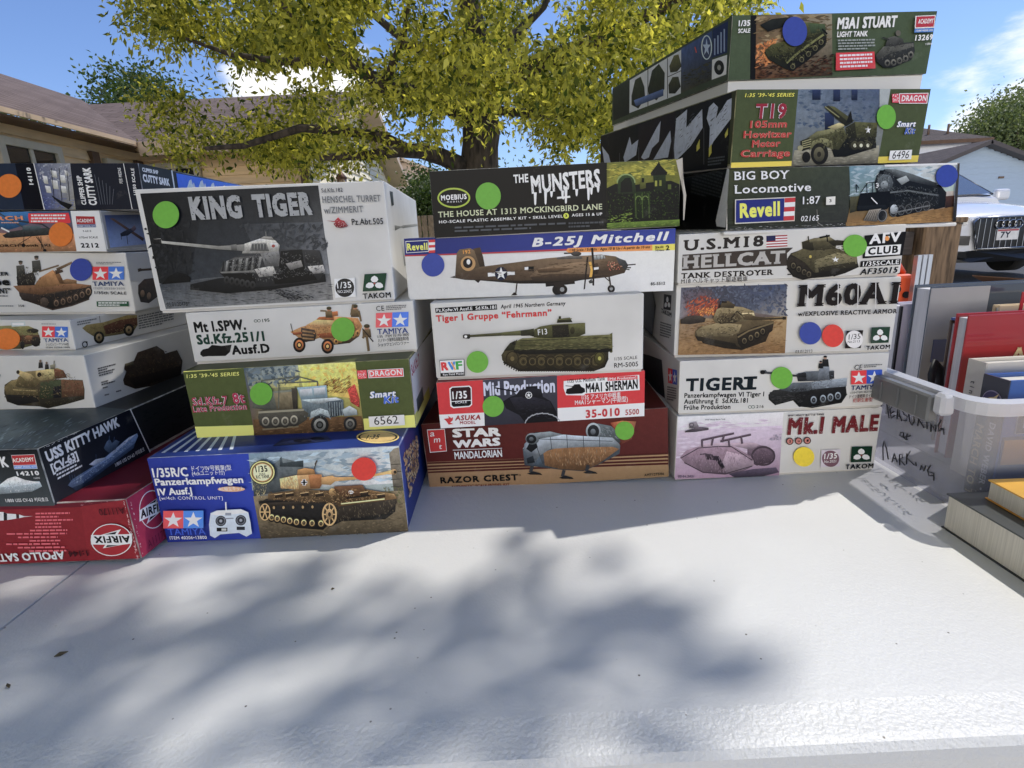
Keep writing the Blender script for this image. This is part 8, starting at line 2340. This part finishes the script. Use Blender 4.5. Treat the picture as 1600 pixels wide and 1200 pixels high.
# white binder and dark folder left of it
yw = 0.745
b = standing_book('white ring binder squeezed behind the bin wall next to the tank boxes', edge_x(1404, 500, yw), yw, yw + 0.022, 0.60, zb, top_z(1410, 475, yw), plain('white_binder_cover', (222, 214, 228)), name='binder')
obj('black_edge', box_bm(-0.0016, 0.0014, -0.004, -0.0005, 0, top_z(1410, 478, yw) - zb), plain('black_plastic_edge', (40, 38, 42)), b)
# book with blue top
yc = 0.615
b = standing_book('thick hardback with brown boards, grey pages and a blue top edge', edge_x(1509, 520, yc), yc, yc + 0.026, 0.70, zb, top_z(1512, 505, yc), plain('brown_boards', (120, 106, 90)))
obj('blue_top', box_bm(0.001, 0.10, 0.001, 0.025, top_z(1512, 505, yc) - zb + 0.0003, top_z(1512, 505, yc) - zb + 0.003), plain('blue_jacket', (66, 92, 158)), b)
# headphones cable loop / black strap
cb = tube_bm([at(1452, 640, y=0.63), at(1456, 585, y=0.63), at(1462, 566, y=0.632), at(1468, 575, y=0.634), at(1468, 640, y=0.634)], 0.0045, 8)
tag(obj('rubber_strap', cb, plain('black_rubber', (26, 28, 32), 0.6, 0)), 'black looped rubber strap between the big glossy book and the hardback', 'strap')
# red book
yr = 0.585
zr = top_z(1516, 493, yr)
xr = edge_x(1514, 494, yr)
b = standing_book('deep red hardback with gold letter, standing in front of the blue topped book', xr, yr, yr + 0.018, 0.72, zb, zr, plain('red_cloth', (158, 30, 36), 0.3, 0.5))
def lettering(parent, name, s, pts, h, col, bold=0.03, serif=0.0, flip='F', th=0.0004):
    """A word in the plane of a book face: origin, along and up vectors in the parent's space."""
    v, f = glyphs(s, 1 + 3 * bold, 0.0)
    v = v.copy()
    if serif: v, f = add_serifs(v, f, serif)
    o, a, u = [Vector(p) for p in pts]
    n = a.cross(u)
    vs = []
    for k, (sx, sy) in enumerate(((-1, -1), (1, -1), (1, 1), (-1, 1))):
        vs += [o + a * ((x + bold * sx) * h) + u * ((y + bold * sy) * h) + n * (th + k * 1e-5) for x, y in v]
    fs = [tuple(i + k * len(v) for i in q) for k in range(4) for q in f]
    return pyobj(name, vs, fs, col, parent)
m_gold = plain('gold_foil', (214, 190, 140)); m_whiteink = plain('white_ink', (226, 226, 222)); m_greyink = plain('grey_ink', (70, 68, 68)); m_navy = plain('navy_ink', (24, 28, 48))
px_, pz_ = edge_x(1577, 566, yr) - xr, top_z(1577, 566, yr) - zb
lettering(b, 'lettering', 'A N', ((px_, -0.0004, pz_), (1, 0, 0), (0, 0, 1)), 0.016, m_gold, 0.04, 0.06)
# white slim novel with grey letters on its spine
yv = 0.535
zv = top_z(1540, 567, yv); xv = edge_x(1541, 580, yv)
b = standing_book('cream paperback with small grey spine letters, between red hardback and dark paperback', xv, yv, yv + 0.022, 0.66, zb, zv, plain('cream_cover', (222, 214, 200)), m_page)
obj('spine', box_bm(-0.0012, 0.0, 0, 0.022, 0, zv - zb), plain('cream_spine', (214, 206, 194)), b)
lettering(b, 'lettering', 't i n k e r', ((-0.0013, 0.014, zv - zb - 0.022), (0, 0, -1), (0, -1, 0)), 0.0055, m_greyink, 0.02)
# dark paperback with publisher roundel, spine to the left
yd = 0.480
zd = top_z(1579, 595, yd); xd = edge_x(1579, 600, yd)
b = standing_book('dark paperback with blue cover art and a round purple emblem on its spine', xd, yd, yd + 0.028, 0.62, zb, zd, plain('blue_cover_art', (54, 92, 160)), m_page)
obj('spine', box_bm(-0.0012, 0.0, 0, 0.028, 0, zd - zb), plain('black_spine', (34, 36, 48)), b)
H_ = zd - zb
def disc(x, y, z, r, n=24): return [(x, y + r * math.cos(2 * math.pi * k / n), z + r * math.sin(2 * math.pi * k / n)) for k in range(n)]
em = obj('emblem', extrude_poly(disc(-0.0013, 0.014, H_ - 0.024, 0.0108), (-0.0003, 0, 0)), plain('pale_ring', (150, 140, 170)), b)
obj('roundel', extrude_poly(disc(-0.0017, 0.014, H_ - 0.024, 0.0098), (-0.0003, 0, 0)), plain('purple_print', (46, 36, 84)), em)
obj('flame', extrude_poly([(-0.0021, 0.018, H_ - 0.021), (-0.0021, 0.012, H_ - 0.019), (-0.0021, 0.007, H_ - 0.0145), (-0.0021, 0.009, H_ - 0.019), (-0.0021, 0.006, H_ - 0.022)], (-0.0002, 0, 0)), m_gold, em)
lettering(b, 'lettering', 'BAEN', ((-0.0022, 0.0215, H_ - 0.0275), (0, -1, 0), (0, 0, 1)), 0.0052, m_whiteink, 0.05)
lettering(b, 'lettering', 'MARCH TO THE SEA', ((-0.0013, 0.0255, H_ - 0.050), (0, 0, -1), (0, -1, 0)), 0.0080, m_gold, 0.02, 0.05)
lettering(b, 'lettering', 'DAVID WEBER • JOHN RINGO', ((-0.0013, 0.0115, H_ - 0.044), (0, 0, -1), (0, -1, 0)), 0.0062, m_whiteink, 0.03, 0.05)
cv = obj('cover_art', box_bm(0.002, 0.13, -0.0008, -0.0002, 0.002, H_ * 0.55), plain('night_blue_art', (58, 62, 84), noise=0.6), b)
obj('title_block', box_bm(0.012, 0.13, -0.0012, -0.0003, H_ - 0.052, H_ - 0.027), plain('grey_title', (196, 198, 206)), b)
lettering(b, 'lettering', 'D', ((0.0135, -0.0013, H_ - 0.050), (1, 0, 0), (0, 0, 1)), 0.021, m_navy, 0.06)
obj('title_block', box_bm(0.004, 0.13, -0.0012, -0.0003, H_ - 0.083, H_ - 0.058), plain('orange_title', (222, 160, 60)), b)
# tan notebook
yt = 0.64
b = standing_book('tan notebook with a red band showing over the red hardback', edge_x(1562, 480, yt), yt, yt + 0.010, 0.72, zb, top_z(1570, 477, yt), plain('tan_cover', (214, 190, 148)))
obj('red_band', box_bm(edge_x(1592, 480, yt) - edge_x(1562, 480, yt), edge_x(1597, 480, yt) - edge_x(1562, 480, yt), -0.001, -0.0001, 0.01, 0.18), plain('red_band_print', (176, 36, 40)), b)
# books lying in front of the bin
fb = empty('book', (0.392, 0.30, TABLE_Z))
tag(fb, 'thick cream paged paperback lying flat in front of the clear bin', 'book', 'books lying on the table')
obj('page_block', box_bm(0.001, 0.2, 0.001, 0.153, 0.0015, 0.0325), m_page, fb)
obj('cover', box_bm(0, 0.202, 0, 0.155, 0.0, 0.0012), plain('dark_cover', (48, 52, 56)), fb)
obj('cover', box_bm(0, 0.202, 0, 0.155, 0.0330, 0.0345), plain('dark_grey_cover', (62, 66, 68)), fb)
ob = empty('book', (0.410, 0.282, TABLE_Z + 0.0349), rad(-2))
tag(ob, 'orange yellow paperback with brown lettering lying on the thick cream book', 'book', 'books lying on the table')
obj('page_block', box_bm(0.001, 0.2, 0.001, 0.158, 0.001, 0.0165), m_page, ob)
obj('cover', box_bm(0, 0.202, 0, 0.16, 0.0168, 0.0180), plain('orange_cover', (236, 178, 62), noise=0.2), ob)
obj('cover', box_bm(0, 0.202, 0, 0.16, 0.0, 0.0008), plain('orange_back', (226, 160, 60)), ob)
for k, s in enumerate(('HENRI', 'N')):
    lettering(ob, 'lettering', s, ((0.022 + k * 0.022, 0.118, 0.0181), (0, -1, 0), (1, 0, 0)), 0.016, plain('brown_ink', (96, 62, 34)), 0.03, 0.06)
obj('cover_art', box_bm(0.05, 0.16, 0.02, 0.10, 0.0181, 0.0184), plain('dark_red_art', (104, 44, 38), noise=0.7), ob)

# ------------------------------------------------------------------ parked white car
m_paint = mat('white_car_paint', (0.70, 0.71, 0.73), rough=0.25, coat=0.8, noise=0.03)
m_black = mat('black_trim', (0.012, 0.013, 0.015), rough=0.35)
m_chrome = mat('chrome', (0.42, 0.43, 0.45), rough=0.16, metal=1.0)
m_wind = mat('car_glass', (0.05, 0.075, 0.11), rough=0.02, spec=0.9, coat=0.5)
m_lamp = mat('lamp_glass', (0.25, 0.27, 0.3), rough=0.08, coat=0.6)
car = empty('parked_car', (7.6, 8.6, 0.05), rad(-3))
tag(car, 'white SUV parked facing us across the street at the right', 'car')


def loft(secs, smooth=True):
    bm = bmesh.new()
    rows = []
    for y, prof in secs:
        full = [(-x, z) for x, z in prof[::-1]] + [q for q in prof if q[0] > 0]
        rows.append([bm.verts.new((x, y, z)) for x, z in full])
    for a, b in zip(rows, rows[1:]):
        for k in range(len(a) - 1):
            f = bm.faces.new((a[k], a[k + 1], b[k + 1], b[k])); f.smooth = smooth
    bm.faces.new(rows[0][::-1]); bm.faces.new(rows[-1])
    bmesh.ops.recalc_face_normals(bm, faces=bm.faces)
    return bm


def prof(w, zt, crown=0.04, low=0.24):
    return [(0, zt), (w * .45, zt - crown * .3), (w * .8, zt - crown), (w * .94, zt - crown - .07), (w, zt - crown - .2), (w, 0.62), (w * .985, 0.42), (w * .95, low), (0.01, low)]


secs = [(0.0, prof(.66, .90, .03, .40)), (0.05, prof(.80, .95, .04, .30)), (0.16, prof(.90, .99, .05, .24)), (0.4, prof(.965, 1.07, .06)), (0.9, prof(.985, 1.15, .06)),
        (1.35, prof(.99, 1.21, .07)), (2.4, prof(.99, 1.18, .05)), (4.2, prof(.98, 1.13, .05)), (4.85, prof(.94, 1.1, .05)), (5.0, prof(.86, 1.0, .06, .35))]
bd = obj('body', loft(secs), m_paint, car)
gh = [(1.28, [(0, 1.24), (.40, 1.24), (.80, 1.2), (.86, 1.12), (0.01, 1.04)]), (1.75, [(0, 1.50), (.40, 1.49), (.70, 1.46), (.80, 1.2), (.01, 1.04)]), (2.15, [(0, 1.70), (.40, 1.69), (.62, 1.66), (.80, 1.2), (.01, 1.04)]),
      (3.2, [(0, 1.74), (.40, 1.73), (.62, 1.70), (.80, 1.2), (.01, 1.04)]), (4.3, [(0, 1.70), (.40, 1.69), (.60, 1.65), (.80, 1.2), (.01, 1.04)]), (4.9, [(0, 1.2), (.40, 1.2), (.60, 1.18), (.80, 1.1), (.01, 1.04)])]
obj('cabin', loft(gh), m_paint, car)
ws = [(-.72, 1.36, 1.26), (.72, 1.36, 1.26), (.60, 2.06, 1.645), (-.60, 2.06, 1.645)]
obj('windshield', extrude_poly([Vector(p) + Vector((0, -.05, .03)) for p in ws], (0, 0.03, 0.0)), m_wind, car)
obj('pillar_seal', tube_bm([(.745, 1.32, 1.275), (.63, 2.03, 1.665)], .016, 6), m_black, car)
obj('pillar_seal', tube_bm([(-.745, 1.32, 1.275), (-.63, 2.03, 1.665)], .016, 6), m_black, car)
obj('wiper', tube_bm([(-.6, 1.26, 1.255), (.1, 1.28, 1.27), (.66, 1.26, 1.25)], .012, 6), m_black, car)
for s in (-1, 1):
    obj('side_window', extrude_poly([(s * .80, 1.75, 1.2), (s * .80, 4.3, 1.2), (s * .66, 4.1, 1.58), (s * .66, 2.2, 1.6)], (s * .02, 0, 0)), m_wind, car)
    mr = obj('mirror', box_bm(s * 1.02 - .12, s * 1.02 + .12, 1.42, 1.55, 1.17, 1.36, bevel=.05, seg=3), m_paint, car)
    obj('mirror_arm', box_bm(s * .86 - .06, s * .86 + .06, 1.47, 1.52, 1.16, 1.2), m_black, mr)
    lp = obj('headlight', extrude_poly([(s * .60, -.005, .80), (s * .90, .18, .86), (s * .93, .30, .90), (s * .62, .02, .93), (s * .55, -.01, .90)][::1], (0, -.03, 0)), m_lamp, car)
    obj('lamp_mask', extrude_poly([(s * .66, -.03, .82), (s * .86, .12, .86), (s * .84, .12, .895), (s * .66, -.02, .90)], (0, -.025, 0)), m_black, lp)
    obj('fog_intake', extrude_poly([(s * .52, -.015, .50), (s * .86, .06, .52), (s * .86, .06, .66), (s * .52, -.02, .64)], (0, -.03, 0)), m_black, car)
    obj('lower_intake', extrude_poly([(s * .50, .0, .30), (s * .84, .07, .36), (s * .82, .06, .43), (s * .56, -.01, .41)], (0, -.03, 0)), m_black, car)
    for yy in (.95, 3.95):
        w = obj('wheel', tube_bm([(s * .76, yy, .37), (s * .985, yy, .37)], .37, 28), mat('tyre', (.02, .02, .02), rough=.8), car)
        obj('rim', tube_bm([(s * .98, yy, .37), (s * .995, yy, .37)], .26, 20), m_chrome, w)
gr = extrude_poly([(-.40, -.012, .44), (.40, -.012, .44), (.46, -.02, .62), (.50, -.02, .84), (.44, -.01, .90), (-.44, -.01, .90), (-.50, -.02, .84), (-.46, -.02, .62)], (0, -.035, 0))
go = obj('grille', gr, m_black, car)
gp = [(-.40, .44), (.40, .44), (.46, .62), (.50, .84), (.44, .90), (-.44, .90), (-.50, .84), (-.46, .62), (-.40, .44)]
obj('grille_frame', tube_bm([(x, -.055, z) for x, z in gp], .014, 6), m_chrome, go)
for k in range(11):
    x = -.42 + k * .084
    obj('grille_bar', box_bm(x - .005, x + .005, -.062, -.048, .455, .885), m_chrome, go)
for k in range(4):
    cx = -.135 + k * .09
    pts = [(cx + .06 * math.cos(2 * math.pi * j / 20), -.072, .79 + .06 * math.sin(2 * math.pi * j / 20)) for j in range(21)]
    obj('emblem_ring', tube_bm(pts, .010, 6), m_chrome, go)
pl = obj('number_plate', box_bm(-.155, .155, -.075, -.064, .56, .72), mat('plate_white', (.75, .74, .72), rough=.4, noise=.1), car)
lettering(pl, 'lettering', '7Y', ((-.10, -.0752, .595), (1, 0, 0), (0, 0, 1)), .085, m_navy, .04)
obj('plate_band', box_bm(-.15, .15, -.0765, -.0755, .69, .715), plain('plate_red', (170, 70, 80)), pl)
obj('bumper_lip', extrude_poly([(-.88, .10, .245), (-.45, -.03, .24), (.45, -.03, .24), (.88, .10, .245), (.84, .08, .36), (.48, -.02, .42), (-.48, -.02, .42), (-.84, .08, .36)], (0, -.02, 0)), m_black, car)

# ------------------------------------------------------------------ things behind the boxes at the right
m_post = mat('grey_brown_timber', lin((126, 104, 80)), rough=0.85, noise=0.55, nscale=20, stretch=(7, 7, 0.7), bump=0.4, bscale=40)
po = empty('timber_post', (1.032, 1.37, 0))
tag(po, 'weathered square timber post with rail standing behind the right hand boxes', 'post')
obj('post', box_bm(-.048, .040, -.045, .045, 0, 1.0, bevel=.004), m_post, po)
obj('cap_board', box_bm(-.056, .048, -.05, .05, 1.001, 1.014, bevel=.003), m_post, po)
obj('rail', box_bm(-.9, -.052, -.02, .02, .93, .985, bevel=.003), mat('dark_timber', (.06, .05, .045), rough=.8, noise=.4, nscale=20, stretch=(.7, 7, 7)), po)
ot = empty('tool_table', (1.0, 1.22, 0))
tag(ot, 'dark topped side table behind the kit boxes carrying tools', 'table')
obj('tabletop', box_bm(-.6, .55, -.10, .08, .80, .825, bevel=.004), m_black, ot)
for xx in (-.55, .5): obj('leg', box_bm(xx - .02, xx + .02, -.08, .06, 0, .80), m_black, ot)
tl = empty('power_tool', (0.815, 1.155, .826))
tag(tl, 'bright orange power tool housing peeking out beside the stencil lettered box', 'power tool')
m_or = mat('orange_plastic', lin((236, 92, 44)), rough=.4, noise=.1)
obj('housing', box_bm(-.05, .036, 0, .05, .012, .078, bevel=.008, seg=2), m_or, tl)
obj('handle', tube_bm([(-.04, .025, .078), (-.03, .025, .1), (.01, .025, .1), (.025, .025, .078)], .008, 8), m_or, tl)
for k in range(3): obj('screw_boss', tube_bm([(-.02 + k * .02, -.004, .06 - k * .012), (-.02 + k * .02, .002, .06 - k * .012)], .007, 10), m_black, tl)
obj('base_plate', box_bm(-.055, .045, -.005, .055, 0, .008), mat('steel', (.4, .4, .42), rough=.3, metal=.8), tl)
al = empty('aluminium_rail', (0.845, 1.14, .826))
tag(al, 'short upright aluminium extrusion beside the timber post', 'rail')
m_alu = mat('aluminium', (.62, .63, .65), rough=.3, metal=.7)
for k in range(3): obj('flange', box_bm(-.014 + k * .011, -.006 + k * .011, -.012, -.004, 0, .118), m_alu, al)
obj('web', box_bm(-.014, .016, -.004, 0, 0, .117), m_alu, al)
dt = empty('covered_table', (3.05, 2.6, 0))
tag(dt, 'table under a dark navy cloth beyond the books at the right', 'table')
bm = bmesh.new(); bmesh.ops.create_grid(bm, x_segments=30, y_segments=14, size=1)
r_ = random.Random(4)
for v in bm.verts: v.co = Vector((v.co.x * 1.1, v.co.y * .42, .63 + r_.uniform(-.004, .004) + .012 * math.sin(v.co.x * 6)))
ex = bmesh.ops.extrude_edge_only(bm, edges=[e for e in bm.edges if e.is_boundary])
for v in [g_ for g_ in ex['geom'] if isinstance(g_, bmesh.types.BMVert)]: v.co.z = .08; v.co.x *= 1.02; v.co.y *= 1.05
obj('cloth', bm, mat('navy_cloth', (.012, .014, .026), rough=.8, noise=.3, nscale=8), dt, smooth=True)
for sx in (-.95, .95): obj('leg', box_bm(sx - .02, sx + .02, -.3, .3, 0, .60), m_tleg, dt)
cbx = empty('cardboard_box', (2.42, 2.42, .647), rad(8))
tag(cbx, 'open brown cardboard box with folded flaps on the navy cloth', 'cardboard box')
m_cb = mat('brown_cardboard', lin((150, 112, 88)), rough=.8, noise=.15, nscale=12)
for q in (box_bm(-.22, .22, -.15, -.146, 0, .07), box_bm(-.22, .22, .146, .15, 0, .07), box_bm(-.22, -.216, -.145, .145, 0, .07), box_bm(.216, .22, -.145, .145, 0, .07)): obj('side_panel', q, m_cb, cbx)
obj('base', box_bm(-.215, .215, -.145, .145, 0, .003), m_cb, cbx)
obj('flap', extrude_poly([(-.22, -.152, .07), (.22, -.152, .07), (.20, -.25, .10), (-.20, -.25, .10)], (0, 0, .003)), m_cb, cbx)
obj('flap', extrude_poly([(-.222, -.15, .07), (-.222, .15, .07), (-.30, .13, .10), (-.30, -.13, .10)], (0, 0, .003)), m_cb, cbx)

# ------------------------------------------------------------------ tidy up
for o in list(bpy.data.objects):
    for k in ('w', 'h', 'd', 'slant'):
        if k in o: del o[k]
bpy.data.objects.remove(FONT_OBJ)
bpy.data.curves.remove(FONT_CURVE)
